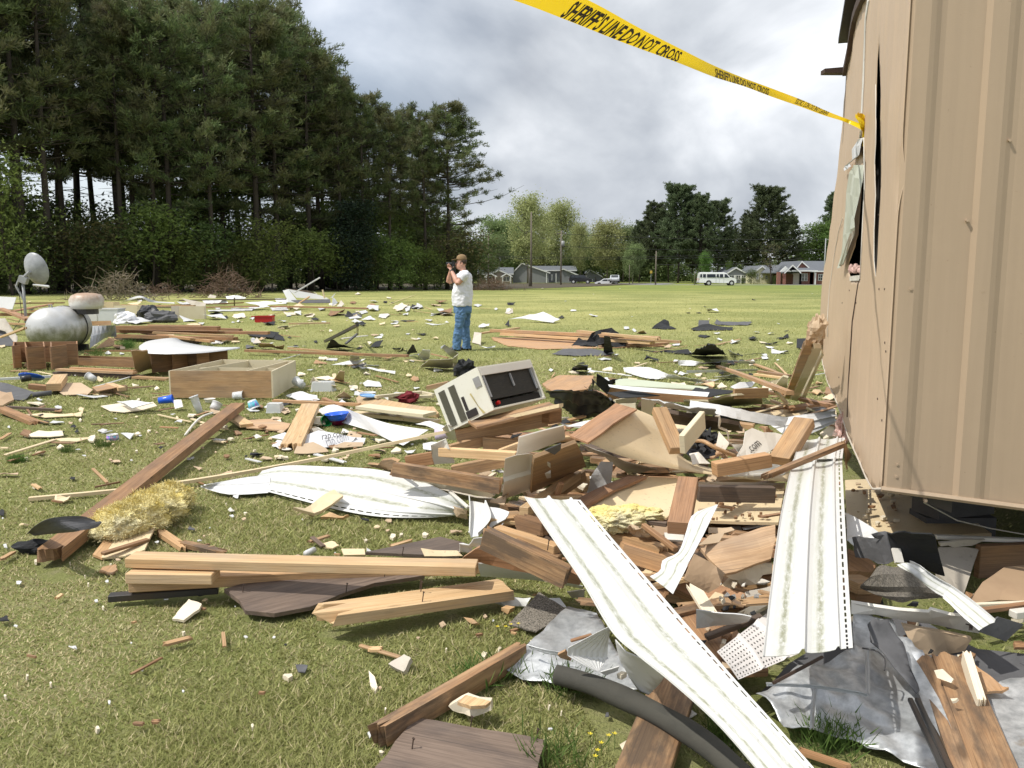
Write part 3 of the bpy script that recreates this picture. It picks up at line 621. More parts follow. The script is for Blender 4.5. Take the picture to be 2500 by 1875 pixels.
# ---------------------------------------------------------------- vehicles
def carpaint(name,c):
 t = NT(name); t.b.inputs['Base Color'].default_value = (*c,1); t.b.inputs['Roughness'].default_value = .25; t.b.inputs['Coat Weight'].default_value = .4; return t.m
M['vwhite'] = carpaint('white_car_paint',(.74,.75,.76)); M['vblack'] = carpaint('black_car_paint',(.015,.015,.018)); M['vsilver'] = carpaint('silver_car_paint',(.42,.44,.46)); M['tyre'] = flat('tyre_rubber',(.015,.015,.015),.8); M['hub'] = flat('wheel_metal',(.55,.56,.57),.35)
def vehicle(name,prof,belt,W,glassbands,wheels,wr,paintm,label,cat,loc,rz,doors=()):
 root = empty(name,loc,label,cat,rz=rz)
 n = len(prof); V = []; ins = lambda z: 0.0 if z < belt else (z-belt)*.16
 rows_ = []
 for s in (-1,1):
  rows_.append([Vector((x,s*(W/2-ins(z)),z)) for x,z in prof])
 mid = [[Vector((x,s*(W/2-ins(z)-.10),z+.035 if z > belt else z)) for x,z in prof] for s in (-1,1)]
 mb = MB(); allr = [rows_[0],mid[0],mid[1],rows_[1]]; b = []
 for r_ in allr: b.extend(r_)
 fs = [[i*n+k,i*n+(k+1) % n,(i+1)*n+(k+1) % n,(i+1)*n+k] for i in range(3) for k in range(n)]+[list(range(n))[::-1],[3*n+k for k in range(n)]]
 mb.add(b,fs); mb.build('body',paintm,root)
 for band in glassbands:
  side,pts = band
  if side == 'side':
   for s in (-1,1):
    P = [Vector((x,s*(W/2-ins(z)+.006),z)) for x,z in pts]; P = P if s < 0 else P[::-1]; MB().prism(P,(0,-s*.012,0)).build('window',M['glass'],root)
  else:
   (x0,z0),(x1,z1) = pts; q = W/2-.2; nrm = Vector((z1-z0,0,-(x1-x0))).normalized()*(.05 if side == 'front' else -.05)
   P = [Vector((x0,-q,z0))+nrm,Vector((x0,q,z0))+nrm,Vector((x1,q*.92,z1))+nrm,Vector((x1,-q*.92,z1))+nrm]; MB().prism(P,-nrm*.4).build('windscreen',M['glass'],root)
 for x in wheels:
  for s in (-1,1):
   w_ = empty('wheel',(x,s*(W/2-.10),wr)); w_.parent = root; Mx = Matrix.Rotation(R_(90),4,'X')
   MB().lathe([(wr*.6,-.11),(wr,-.10),(wr,.10),(wr*.6,.11)],20,Mx).build('tyre',M['tyre'],w_); MB().lathe([(.02,-.125),(wr*.58,-.12),(wr*.6,.12),(.02,.125)],14,Mx).build('rim',M['hub'],w_)
   MB().tube([(x,s*(W/2-.25),wr+.02),(x,s*(W/2+.008),wr+.02)],wr*1.17,20).build('wheel_arch',M['tyre'],root)
 x0 = min(p[0] for p in prof); x1 = max(p[0] for p in prof)
 for s in (-1,1):
  MB().box((x1-.04,s*(W/2-.25),belt*.72),(.12,.3,.16)).build('headlight',M['hub'],root); MB().box((x0+.02,s*(W/2-.12),belt*.8),(.08,.14,.35)).build('tail_light',M['redp'],root)
 MB().box((x0-.03,0,.52),(.16,W*.96,.18)).build('bumper',M['steel'],root); MB().box((x1+.0,0,.45),(.16,W*.96,.2)).build('bumper',M['steel'],root)
 for x in doors: mb = MB(); [mb.box((x,s*(W/2+.002),.95),(.015,.01,1.05)) for s in (-1,1)]; mb.build('door_seam',M['tyre'],root)
 return root
Yv = 135; xv = (wp(1704.5,690,Yv).x+wp(1794,690,Yv).x)/2
vp = [(-2.98,.45),(2.85,.38),(2.98,.55),(2.96,.95),(2.75,1.12),(2.0,1.28),(1.38,1.95),(1.0,2.06),(-2.6,2.08),(-2.88,1.95),(-2.98,1.2)]
vehicle('passenger_van',vp,1.22,2.02,[('side',[(-2.35,1.28),(-1.9,1.28),(-1.9,1.82),(-2.35,1.82)]),('side',[(-1.72,1.28),(-.35,1.28),(-.35,1.82),(-1.72,1.82)]),('side',[(-.2,1.28),(.18,1.28),(.18,1.82),(-.2,1.82)]),
  ('side',[(.3,1.25),(.86,1.25),(.86,1.82),(.3,1.82)]),('side',[(1.05,1.25),(1.86,1.25),(1.36,1.82),(1.05,1.82)]),('side',[(-2.85,1.3),(-2.5,1.3),(-2.5,1.82),(-2.75,1.82)]),('front',[(1.98,1.3),(1.4,1.93)])],
  (-1.42,2.22),.38,M['vwhite'],'long white passenger van parked at the far edge of the field','van',(xv,Yv,gz(0,Yv)),R_(-3),(.24,.95,-.28))
cp = [(-2.1,.35),(2.1,.32),(2.15,.62),(1.95,.82),(1.15,.95),(.55,1.38),(-1.1,1.42),(-1.75,1.0),(-2.12,.92)]
sp2 = [(-2.25,.42),(2.2,.38),(2.28,.7),(2.2,.98),(1.2,1.12),(.65,1.66),(-1.95,1.68),(-2.25,1.1)]
vehicle('parked_car',sp2,1.1,1.85,[('side',[(-1.9,1.15),(-1.2,1.15),(-1.2,1.55),(-1.8,1.55)]),('side',[(-1.1,1.15),(-.25,1.15),(-.25,1.55),(-1.1,1.55)]),('side',[(-.15,1.15),(.95,1.15),(.55,1.55),(-.15,1.55)]),('front',[(1.15,1.16),(.7,1.6)])],(-1.4,1.4),.36,M['vblack'],
  'black four-wheel-drive car parked in front of the grey house','car',(wp(1418,690,165).x,165,gz(0,165)),R_(-8))
gb = [('side',[(-1.45,.96),(-.35,.98),(-.35,1.32),(-1.0,1.32)]),('side',[(-.25,.98),(.95,.98),(.5,1.3),(-.25,1.32)]),('front',[(1.12,.98),(.6,1.34)]),('rear',[(-1.72,1.02),(-1.15,1.38)])]
vehicle('parked_car',cp,.93,1.75,gb,(-1.3,1.35),.32,M['vsilver'],'silver car facing the field in front of the trees','car',(wp(1501,690,158).x,158,gz(0,158)+.25),R_(-100))
vehicle('parked_car',cp,.93,1.75,gb,(-1.3,1.35),.32,M['vwhite'],'white car half hidden by the field edge, beside the silver car','car',(wp(1480,690,160).x,160,gz(0,160)-.45),R_(175))
sg = empty('road_sign',(wp(1589,690,150).x,150,gz(0,150)),'small yellow road sign on a thin post left of the van','sign')
MB().tube([(0,0,-.1),(0,0,2.6)],.035,6).build('post',M['steel'],sg); ysg = flat('sign_yellow',(.50,.36,.05),.5); MB().box((0,-.05,2.2),(.42,.02,.5)).build('sign_face',ysg,sg)
# ================================================================ TRAILER
def tan_metal(name,c,ribs=False):
 t = NT(name); v = t.uv((1,1,1),False); mp = t.n('ShaderNodeMapping'); t.l(v,mp.inputs[0]); mp.inputs['Scale'].default_value = (9,.35,1)
 n = t.noise(mp.outputs[0],2.0,6,.6); n2 = t.noise(v,2.5,7,.65); n3 = t.noise(v,50,3,.6)
 k = t.mix(t.math('MULTIPLY',t.rampf(n,.4,.7),.30),c,tuple(x*.74 for x in c)); k = t.mix(t.math('MULTIPLY',t.rampf(n2,.52,.75),.3),k,tuple(x*1.16 for x in c))
 k = t.mix(t.math('MULTIPLY',t.rampf(n3,.70,.76),.5),k,(.16,.10,.05))
 mp2 = t.n('ShaderNodeMapping'); t.l(v,mp2.inputs[0]); mp2.inputs['Scale'].default_value = (30,420,1); gr = t.noise(mp2.outputs[0],1,3,.7)
 t.col(k); t.b.inputs['Roughness'].default_value = .55; t.bump(t.math('ADD',t.math('MULTIPLY',gr,.5),n2),.25,.004); return t.m
M['twall'] = tan_metal('beige_sheet_siding_lit',(.53,.40,.28)); M['trib'] = tan_metal('beige_ribbed_siding_dim',(.40,.30,.205))  # same beige: end wall lightened, ribbed side darkened, sunlight difference put into colour
C0 = Vector((1.655,3.62,0)); WD = Vector((.2922,.9563,0)); ND = Vector((-.9563,.2922,0)); RD = Vector((.9563,-.2922,0))
trailer = empty('mobile_home',(C0.x,C0.y,0),'beige mobile home with corrugated siding, torn end wall and raised floor','mobile home')
def onwall(x,y):                  # sight line -> (distance along end wall, height)
 d = ray(x,y); o = Vector((0,0,CAMZ)); t = (C0-o).dot(ND)/d.dot(ND); p = o+d*t; return Vector(((p-C0).dot(WD),p.z))
def pin(p,poly):
 c = False; n = len(poly); j = n-1
 for i in range(n):
  if (poly[i][1] > p[1]) != (poly[j][1] > p[1]) and p[0] < (poly[j][0]-poly[i][0])*(p[1]-poly[i][1])/(poly[j][1]-poly[i][1])+poly[i][0]: c = not c
  j = i
 return c
def densify(P,st):
 o = []
 for a,b in zip(P,P[1:]+P[:1]):
  a = Vector(a); b = Vector(b); k = max(1,int((b-a).length/st)); o += [tuple(a.lerp(b,i/k)) for i in range(k)]
 return o
def mesh2d(outer,holes,st,seed=0):      # constrained triangulation of an outline with holes
 r = random.Random(seed); loops = [densify(outer,st)]+[densify(h,st) for h in holes]; P = []; E = []
 for L in loops:
  b = len(P); P += [Vector(p[:2]) for p in L]; E += [(b+i,b+(i+1) % len(L)) for i in range(len(L))]
 x0 = min(p.x for p in P); x1 = max(p.x for p in P); y0 = min(p.y for p in P); y1 = max(p.y for p in P); s = st
 gx = max(1,int((x1-x0)/s)); gy = max(1,int((y1-y0)/s))
 if gx*gy > 9000: s *= math.sqrt(gx*gy/9000); gx = int((x1-x0)/s); gy = int((y1-y0)/s)
 for i in range(gx+1):
  for j in range(gy+1):
   q = Vector((x0+(i+.5+r.uniform(-.2,.2))*s,y0+(j+.5+r.uniform(-.2,.2))*s))
   if pin(q,loops[0]) and not any(pin(q,h) for h in loops[1:]): P.append(q)
 v,e_,f,*_ = delaunay_2d_cdt(P,E,[],0,1e-6); out = []
 for t in f:
  c = (v[t[0]]+v[t[1]]+v[t[2]])/3
  if pin(c,loops[0]) and not any(pin(c,h) for h in loops[1:]): out.append(list(t))
 return v,out
Y_ = lambda u,v: onwall(*px('Y',u,v)); Z_ = lambda u,v: onwall(*px('Z',u,v))
top0 = onwall(2241,0)
outer = [(0,.50),(0,3.75),(.5,3.85),(1.2,3.87),tuple(Y_(285,-60)),tuple(Y_(258,5)),tuple(Y_(240,42)),tuple(Y_(230,90)),tuple(Y_(222,150)),tuple(Y_(205,215)),
   tuple(Y_(198,300)),tuple(Y_(190,380)),tuple(Y_(178,540)),tuple(Y_(165,690)),tuple(Y_(152,800)),tuple(Y_(141,880)),tuple(Y_(135,1000)),tuple(Y_(139,1070)),tuple(Y_(145,1130)),tuple(Y_(160,1190)),tuple(Y_(178,1240)),tuple(Y_(200,1300)),
   tuple(Y_(222,1360)),tuple(Y_(245,1420)),tuple(Y_(275,1490)),tuple(Y_(300,1525))]
slit = [tuple(Y_(316,118)),tuple(Y_(309,190)),tuple(Z_(437,50)),tuple(Z_(430,250)),tuple(Z_(432,480)),tuple(Z_(420,600)),tuple(Z_(424,880)),tuple(Z_(417,1100)),tuple(Z_(417,1380)),tuple(Z_(430,1500)),tuple(Z_(442,1400)),tuple(Z_(455,1150)),tuple(Z_(470,900)),tuple(Z_(474,400)),tuple(Z_(474,0)),tuple(Y_(320,150))]
wind = [tuple(Z_(345,420)),tuple(Z_(350,620)),tuple(Z_(342,900)),tuple(Z_(330,1200)),tuple(Z_(316,1530)),tuple(Z_(247,1530)),tuple(Z_(222,1430)),tuple(Z_(300,1180)),tuple(Z_(322,850)),tuple(Z_(332,600)),tuple(Z_(330,430))]
v2,f2 = mesh2d(outer,[slit,wind],.045,4)
def wall3(q,lift=0.0):
 s,z = q; b = .012*noise.noise(Vector((s*1.3,z*.9,3)))+.006*noise.noise(Vector((s*5,z*2.2,9)))+.003*math.sin(s*34)*(.5+.5*noise.noise(Vector((s,z*.5,1))))
 b += .02*sstep(2.2,3.6,s)*math.sin(z*1.7)
 if s < .3: b *= s/.3
 b -= .02*math.exp(-((s-.0)/.10)**2-((z-onwall(2224,408).y)/.09)**2)
 return C0+WD*s+ND*(b+lift)+Vector((0,0,z))
V = [wall3(q) for q in v2]; uv = [(q.x,q.y) for q in v2]
def orient(V,f2,nrm): 
 a,b,c = (V[i] for i in f2[0]); return f2 if (b-a).cross(c-a).dot(nrm) > 0 else [t[::-1] for t in f2]
f2 = orient(V,f2,ND)
ew = mesh_obj('end_wall',[v-C0 for v in V],f2,M['twall'],trailer,uvs=uv,smooth=True)
sm = ew.modifiers.new('thickness','SOLIDIFY'); sm.thickness = .0025; sm.offset = -1
# ribbed long side: trapezoidal corrugation running upright
prof = []; x = 0.0; L = 11.5
while x < L:
 for k in range(14):
  f = k/14; hgt = sstep(0,.03,f)-sstep(.28,.48,f); prof.append((x+.29*f,-.015+.019*hgt))
 x += .29
zs = [.085*i for i in range(41)]; V = []; uv = []
for (d,o) in prof:
 for k,zz_ in enumerate(zs):
  zb = .50-.045*sstep(0,.7,d); wob = .006*noise.noise(Vector((d*2,zz_,5)))
  V.append(RD*d+WD*-(o+wob*.4)+Vector((0,0,zb+zz_*(3.75-zb)/3.4))); uv.append((d,zz_))
V = [v for v in V]; nz = len(zs); Fc = [[i*nz+k,(i+1)*nz+k,(i+1)*nz+k+1,i*nz+k+1] for i in range(len(prof)-1) for k in range(nz-1)]
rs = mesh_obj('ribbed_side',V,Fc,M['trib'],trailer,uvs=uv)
mb = MB()
fl_ = [Vector((0,0,.56))+RD*.03+WD*.03,RD*11.4+WD*.03+Vector((0,0,.56)),RD*11.4+WD*3.4+Vector((0,0,.85)),RD*.05+WD*3.4+Vector((0,0,.95))]
mb.prism(fl_,(0,0,.12)); mb.build('floor',M['dark'],trailer)
mb = MB(); rf = [Vector((0,0,3.75))+ND*.05-WD*.05,RD*11.5-WD*.05+Vector((0,0,3.75)),RD*11.5+WD*1.7+Vector((0,0,3.88)),ND*.05+WD*1.7+Vector((0,0,3.88))]; mb.prism(rf,(0,0,.04))
rf = [ND*.05+WD*1.7+Vector((0,0,3.88)),RD*11.5+WD*1.7+Vector((0,0,3.88)),RD*11.5+WD*3.5+Vector((0,0,3.3)),ND*.05+WD*3.5+Vector((0,0,3.3))]; mb.prism(rf,(0,0,.04)); mb.build('roof',M['metal_d'],trailer)
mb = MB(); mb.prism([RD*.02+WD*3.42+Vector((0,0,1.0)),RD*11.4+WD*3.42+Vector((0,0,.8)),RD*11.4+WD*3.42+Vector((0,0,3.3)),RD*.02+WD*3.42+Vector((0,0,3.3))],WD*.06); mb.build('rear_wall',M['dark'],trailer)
mb = MB(); mb.prism([RD*.6+WD*.06+Vector((0,0,.7)),RD*.6+WD*3.3+Vector((0,0,1.0)),RD*.6+WD*3.3+Vector((0,0,3.3)),RD*.6+WD*.06+Vector((0,0,3.7))],RD*.05); mb.prism([WD*.04-ND*.10+Vector((0,0,.7)),WD*3.2-ND*.10+Vector((0,0,1.1)),WD*3.2-ND*.10+Vector((0,0,3.1)),WD*.04-ND*.10+Vector((0,0,3.6))],-ND*.03); mb.build('interior_shade_sheet',M['void'],trailer)  # near-black sheets added behind the slit, standing in for the unlit interior
def edge_tube(pts,rad,name,mat,lift=.01,n=6):
 return MB().tube([wall3(Vector(p),lift)-C0 for p in pts],rad,n).build(name,mat,trailer,smooth=True)
edge_tube([outer[i] for i in range(16,26)]+[(0,.50)],.006,'bottom_edge_strip',M['gyp'],.001)
MB().tube([Vector((0,0,.50))+WD*-.004,RD*.7+Vector((0,0,.452))-WD*.004,RD*6+Vector((0,0,.455))-WD*.004],.014,6).build('bottom_rail',M['trib'],trailer)
M['rust'] = paint('rusty_brown_trim',(.06,.035,.024),.7,.5,(.02,.015,.012))
mb = MB(); rp_ = [Y_(285,-60),Y_(258,5),Y_(240,42),Y_(230,90),Y_(222,150),Y_(206,213)]
for a,b in zip(rp_,rp_[1:]):
 A,B = wall3(a)-C0,wall3(b)-C0; mb.prism([A+ND*.03,B+ND*.03,B+ND*.03+Vector((0,0,-.06)),A+ND*.03+Vector((0,0,-.06))],-ND*.10)
A = wall3(Y_(206,213))-C0; B = A+Vector((-.17,.01,-.012)); mb.prism([A+Vector((0,0,.012)),B+Vector((0,0,.012)),B-Vector((0,0,.02)),A-Vector((0,0,.035))],(0,.09,0))
mb.build('torn_roof_trim',M['rust'],trailer)
# bits of frame, white J-channel and screws on the end wall
edge_tube([Y_(284,0),Y_(276,60),Z_(352,0),Z_(345,110),Z_(338,280),Z_(332,380),Z_(326,430)],.007,'window_channel',M['whited'],.005)
edge_tube([Z_(350,430),Z_(344,800),Z_(332,1150),Z_(318,1520)],.003,'window_frame_edge',M['offwhite'],.002)
edge_tube([Z_(300,1540),Y_(232,1000),Y_(222,1200),Y_(219,1300)],.0035,'sheet_seam',M['rust'],.003)
edge_tube([Z_(436,20),Z_(430,300),Z_(432,480),Z_(420,640),Z_(424,880),Z_(417,1150),Z_(420,1380),Z_(430,1500)],.002,'torn_sheet_edge',M['offwhite'],.001)
edge_tube([Y_(202,560+120),Y_(190,720),Y_(180,800),Y_(172,900),Y_(168,980),Y_(166,1050)],.003,'hanging_cord',M['offwhite'],.008)
mb = MB()
for u,v in ((315,901),(331,901),(200,944),(242,944),(312,1243),(334,1068),(190,1176),(312,670),(337,1095),(222,905),(325,1310)):
 mb.tube([wall3(Y_(u,v),0.0)-C0,wall3(Y_(u,v),.003)-C0],.006,6)
mb.build('screws',M['rust'],trailer)
mb = MB()
def onside(x,y):
 d = ray(x,y); o = Vector((0,0,CAMZ)); t = (C0-o).dot(WD)/d.dot(WD); p = o+d*t; return p
for u,v,r in ((412,901,.015),(637,907,.009),(371,1447,.014),(368,1485,.014),(590,687,.008),(722,437,.008),(459,1560,.011)):
 p = onside(*px('Y',u,v))-C0; mb.tube([p+WD*.02,p-WD*.005],r*.8,10)
 if r > .01: mb.tube([p-WD*.005,p-WD*.009],r*.4,6)
mb.build('washer_screws',M['trib'],trailer)
mb = MB()   # steel chassis under the floor
for d in (.9,2.6): mb.prism([WD*d+RD*.25+Vector((0,0,.36)),WD*d+RD*11+Vector((0,0,.30)),WD*d+RD*11+Vector((0,0,.52)),WD*d+RD*.25+Vector((0,0,.56))],WD*.06)
mb.prism([RD*.02+WD*.05+Vector((0,0,.50)),RD*.3+WD*.05+Vector((0,0,.50)),RD*.3+WD*.05+Vector((0,0,.40))],WD*.04)
mb.build('chassis_beam',M['metal_d'],trailer)
for d,r_ in ((1.0,.5),(2.7,.6),(1.0,3.2),(2.7,3.2)):
 mb = MB()
 for k in range(3): mb.box(WD*d+RD*r_+Vector((0,0,.09+.125*k-(0 if d < 2 else 0))),(.38,.19,.12),Matrix.Rotation(.3*k,3,'Z'))
 mb.build('block_pier',M['tarG'],trailer)
# torn insect screen and crumpled blind hanging out of the window
scr = NT('torn_screen_plastic'); scr.col(scr.mix(scr.noise(scr.obj(),20,5,.7),(.36,.39,.30),(.62,.64,.56))); scr.b.inputs['Roughness'].default_value = .5; scr.b.inputs['Alpha'].default_value = .93
def wallstrip(name,secs,mat,parent,lift,rip=.01,nn=5):
 V = []; 
 for i,(a,b) in enumerate(secs):
  for k in range(nn+1):
   q = a.lerp(b,k/nn); V.append(wall3(q,lift[i]+rip*math.sin(k*2.1+i*1.3))-(C0 if parent == trailer else Vector((0,0,0))))
 return mesh_obj(name,V,[[i*(nn+1)+k,i*(nn+1)+k+1,(i+1)*(nn+1)+k+1,(i+1)*(nn+1)+k] for i in range(len(secs)-1) for k in range(nn)],mat,parent,smooth=False)
wallstrip('torn_window_screen',[(Z_(285,640),Z_(345,640)),(Z_(268,700),Z_(346,760)),(Z_(245,850),Z_(342,900)),(Z_(225,1000),Z_(325,1050)),(Z_(208,1200),Z_(318,1120)),(Z_(205,1330),Z_(300,1180)),(Z_(193,1440),Z_(225,1400))],scr.m,trailer,[.01,.02,.025,.03,.03,.03,.04])
wallstrip('screen_scrap',[(Z_(318,440),Z_(350,430)),(Z_(285,520),Z_(345,480)),(Z_(285,600),Z_(338,560)),(Z_(213,665),Z_(280,620)),(Z_(218,692),Z_(284,650))],M['white'],trailer,[.01,.02,.02,.03,.03],.006)
wallstrip('bent_window_frame',[(Z_(290,1180),Z_(325,1140)),(Z_(250,1270),Z_(310,1190)),(Z_(215,1380),Z_(262,1300)),(Z_(200,1430),Z_(228,1400))],M['gyp'],trailer,[.04,.035,.03,.03],.004)
wallstrip('window_sill',[(Z_(243,1500),Z_(316,1490)),(Z_(243,1535),Z_(314,1532))],M['offwhite'],trailer,[.006,.006],.002)
pk = MB()
for i in range(6):
 p = wall3(Z_(245+i*13,1440+8*(i % 3)),.0)-C0; pk.lathe([(.01,-.03),(.018,-.01),(.015,.015),(.005,.03)],7,Matrix.Translation(p) @ Matrix.Rotation(i,4,'X'))
pk.build('insulation_shreds',paint('pink_insulation',(.55,.36,.32),.95,.4,(.4,.25,.2)),trailer)
# ================================================================ SHERIFF TAPE
tape_m = NT('yellow_barrier_tape'); tape_m.b.inputs['Base Color'].default_value = (.86,.66,.012,1); tape_m.b.inputs['Roughness'].default_value = .3
tl = tape_m.n('ShaderNodeBsdfTranslucent'); tl.inputs[0].default_value = (.9,.62,.01,1); ms = tape_m.n('ShaderNodeMixShader'); ms.inputs[0].default_value = .35
tape_m.l(tape_m.b.outputs[0],ms.inputs[1]); tape_m.l(tl.outputs[0],ms.inputs[2]); tape_m.l(ms.outputs[0],tape_m.o.inputs[0]); M['tape'] = tape_m.m
XS = [((150,-175),(20,-75),1.62),((430,-105),(320,3),1.92),((690,8),(590,106),2.2),((930,140),(850,211),2.49),((1135,243),(1095,300),2.8),((1295,322),(1295,378),3.13),((1440,383),(1445,425),3.5),((1600,443),(1590,480),3.9),((1740,497),(1720,525),4.35),((1850,546),(1835,567),4.85),((1945,583),(1935,598),5.3),((2028,612),(2024,640),None)]
kp = wall3(Z_(348,340),.012)
secs = []
for a,b,d in XS:
 d = kp.y-.02 if d is None else d; secs.append((wp(*px('X',*a),d),wp(*px('X',*b),d)))
def cat(P,t):
 i = min(len(P)-2,int(t)); f = t-i; p = [P[max(0,i-1)],P[i],P[i+1],P[min(len(P)-1,i+2)]]
 return .5*((2*p[1])+(p[2]-p[0])*f+(2*p[0]-5*p[1]+4*p[2]-p[3])*f*f+(3*p[1]-p[0]-3*p[2]+p[3])*f**3)
def tapepos(t,s):     # s: 0 lower .. 1 upper edge; the tape is folded into a shallow trough
 a,b = cat([x[0] for x in secs],t),cat([x[1] for x in secs],t); q = b.lerp(a,s); w_ = (a-b).length
 return q+Vector((.25,.95,.0)).normalized()*(.16*w_*math.sin(s*math.pi)+.10*w_*math.sin(s*7+t*1.4)*.5)
n = 110; T = len(secs)-1; V = []
for i in range(n+1):
 for k in range(9): V.append(tapepos(T*i/n,k/8))
tape = mesh_obj('barrier_tape',V,[[i*9+k,i*9+k+1,(i+1)*9+k+1,(i+1)*9+k] for i in range(n) for k in range(8)],M['tape'],smooth=True)
tag(tape,'yellow sheriff tape with black lettering, stretched across the sky and tied to the mobile home','barrier tape')
def text_mesh(s,bold=0.0,res=2):
 cu = bpy.data.curves.new('lettering','FONT'); cu.body = s; cu.resolution_u = res; cu.offset = bold; cu.size = 1
 ob = bpy.data.objects.new('lettering',cu); col.objects.link(ob); dg = bpy.context.evaluated_depsgraph_get(); dg.update()
 me = bpy.data.meshes.new_from_object(ob.evaluated_get(dg)); v = [Vector(x.co) for x in me.vertices]; f = [list(p.vertices) for p in me.polygons]
 bpy.data.objects.remove(ob); bpy.data.curves.remove(cu); bpy.data.meshes.remove(me); return v,f
tv,tf = text_mesh("SHERIFF'S LINE DO NOT CROSS",.022)
x0 = min(v.x for v in tv); x1 = max(v.x for v in tv); y1 = max(v.y for v in tv)
def tpar(u):    # lettering start and end given as positions along the tape
 best = min(range(2000),key=lambda i: abs(proj_x(tapepos(T*i/2000,.3))-u)); return T*best/2000
def proj_x(p):
 d = p-Vector((0,0,CAMZ)); Yc_ = d.y*math.cos(PITCH)-d.z*math.sin(PITCH); return 1250+F*d.x/Yc_
for ua,ub,flip in ((565,1122,0),(1300,1562,0),(1850,1690,1)):
 ta,tb = tpar(px('X',ua,0)[0]),tpar(px('X',ub,0)[0]); V = []
 for v in tv:
  f = (v.x-x0)/(x1-x0); s = .03+.84*v.y/y1; t = ta+(tb-ta)*f-.06*(v.y/y1)*(tb-ta)*0
  q = tapepos(t,s if not flip else 1-s); V.append(q-Vector((.25,.95,0)).normalized()*.0025)
 mesh_obj('printed_words',V,tf,M['ink'],tape)
knot = MB(); r = random.Random(2)
for i in range(5):
 p = kp; pts = [p+Vector((.05*math.cos(a+i)*(.6+.1*i)-.01,.03*math.sin(a*1.3+i)-.03,.045*math.sin(a+i*.7)+.03)) for a in [j*.6 for j in range(9)]]
 for a,b in zip(pts,pts[1:]): knot.prism([a,b,b+Vector((0,.0,-.022)),a+Vector((0,0,-.022))],(.0,.002,0))
knot.prism([kp+Vector((-.01,-.03,.0)),kp+Vector((.02,-.03,0)),kp+Vector((.012,-.02,-.13)),kp+Vector((.0,-.02,-.12))],(0,.003,0))
knot.build('knot',M['tape'],tape)
# ================================================================ PERSON
skin = NT('skin'); skin.col(skin.mix(skin.noise(skin.obj(),14,4),(.50,.265,.19),(.60,.34,.25))); skin.b.inputs['Subsurface Weight'].default_value = .08; skin.b.inputs['Roughness'].default_value = .55
cot = NT('white_cotton'); cot.col((.70,.70,.73)); cot.b.inputs['Roughness'].default_value = .9; cot.bump(cot.noise(cot.obj(),12,5,.6),.5,.02)
den = NT('blue_denim'); dn = den.noise(den.obj(),7,7,.7); den.col(den.mix(den.rampf(dn,.35,.68),(.075,.155,.29),(.125,.235,.39))); den.b.inputs['Roughness'].default_value = .9; den.bump(den.noise(den.obj(),11,5,.65),.8,.03)
khk = flat('khaki_cap_cloth',(.26,.17,.085),.9); hairm = flat('brown_hair',(.05,.028,.015),.7); bootm = flat('dark_boot_leather',(.03,.022,.018),.5)
PB = gp(1128,856); person = empty('person',PB,'man in white t-shirt, blue jeans and tan cap raising a camera to his face','person')
def rings(mb,R,n=16):       # R: (centre, vecA, vecB)
 V = [Vector(c)+Vector(a)*math.cos(2*math.pi*k/n)+Vector(b)*math.sin(2*math.pi*k/n) for c,a,b in R for k in range(n)]
 m_ = len(R); mb.add(V,[[i*n+k,i*n+(k+1) % n,(i+1)*n+(k+1) % n,(i+1)*n+k] for i in range(m_-1) for k in range(n)]+[list(range(n))[::-1],[(m_-1)*n+k for k in range(n)]])
def hring(mb,L,n=20):       # horizontal rings: (x0, x1, half y, z, y centre)
 rings(mb,[(((a+b)/2,yc,z),((b-a)/2,0,0),(0,hy,0)) for a,b,hy,z,yc in L],n)
def fuse(mb,name,mat,parent,voxel,wr=0.0,sc=9,it=3):
 o = mb.build('tmp',mat); m1 = o.modifiers.new('r','REMESH'); m1.mode = 'VOXEL'; m1.voxel_size = voxel
 m2 = o.modifiers.new('s','SMOOTH'); m2.factor = .5; m2.iterations = it
 dg = bpy.context.evaluated_depsgraph_get(); dg.update(); me = bpy.data.meshes.new_from_object(o.evaluated_get(dg)); bpy.data.objects.remove(o)
 if wr:
  nr = [v.normal.copy() for v in me.vertices]
  for v,q in zip(me.vertices,nr):
   c = v.co; v.co = c+q*wr*(noise.noise(Vector((c.x*sc,c.y*sc,c.z*sc*.8+c.x*4)))+.5*noise.noise(Vector((c.x*sc*2.2,c.y*sc*2,c.z*sc*2.6))))
 me.materials.clear(); me.materials.append(mat); me.shade_smooth(); me.name = name
 r_ = bpy.data.objects.new(name,me); col.objects.link(r_); r_.parent = parent; return r_
mb = MB()       # skin: head, neck, arms, hands
hring(mb,[(-.05,.04,.05,1.545,0),(-.095,.045,.062,1.575,0),(-.105,.07,.070,1.61,0),(-.10,.085,.074,1.65,0),(-.093,.092,.077,1.69,0),(-.09,.095,.078,1.73,0),(-.075,.085,.066,1.77,0),(-.03,.04,.03,1.80,0)],18)
mb.tube([(-.092,0,1.685),(-.118,0,1.652),(-.098,0,1.64)],[.010,.017,.012],8)            # nose
mb.tube([(-.100,-.022,1.612),(-.108,0,1.612),(-.100,.022,1.612)],.009,6)                    # lips
for s in (-1,1):
 rings(mb,[((.012,s*.074,1.64),(.014,0,0),(0,0,.02)),((.02,s*.088,1.66),(.020,0,0),(0,0,.030)),((.022,s*.094,1.665),(.016,0,0),(0,0,.026))],10)
mb.tube([(.01,0,1.62),(.025,0,1.55),(.05,0,1.47)],[.062,.062,.075],14)
def arm(sh,el,wr_):
 mb.tube([sh,Vector(sh).lerp(el,.5),el],[.060,.055,.047],12); mb.tube([el,Vector(el).lerp(wr_,.3),Vector(el).lerp(wr_,.7),wr_],[.046,.050,.038,.029],12)
EL,WL = Vector((-.055,-.235,1.285)),Vector((-.195,-.055,1.545)); ER,WR = Vector((-.265,.20,1.31)),Vector((-.205,.085,1.55))
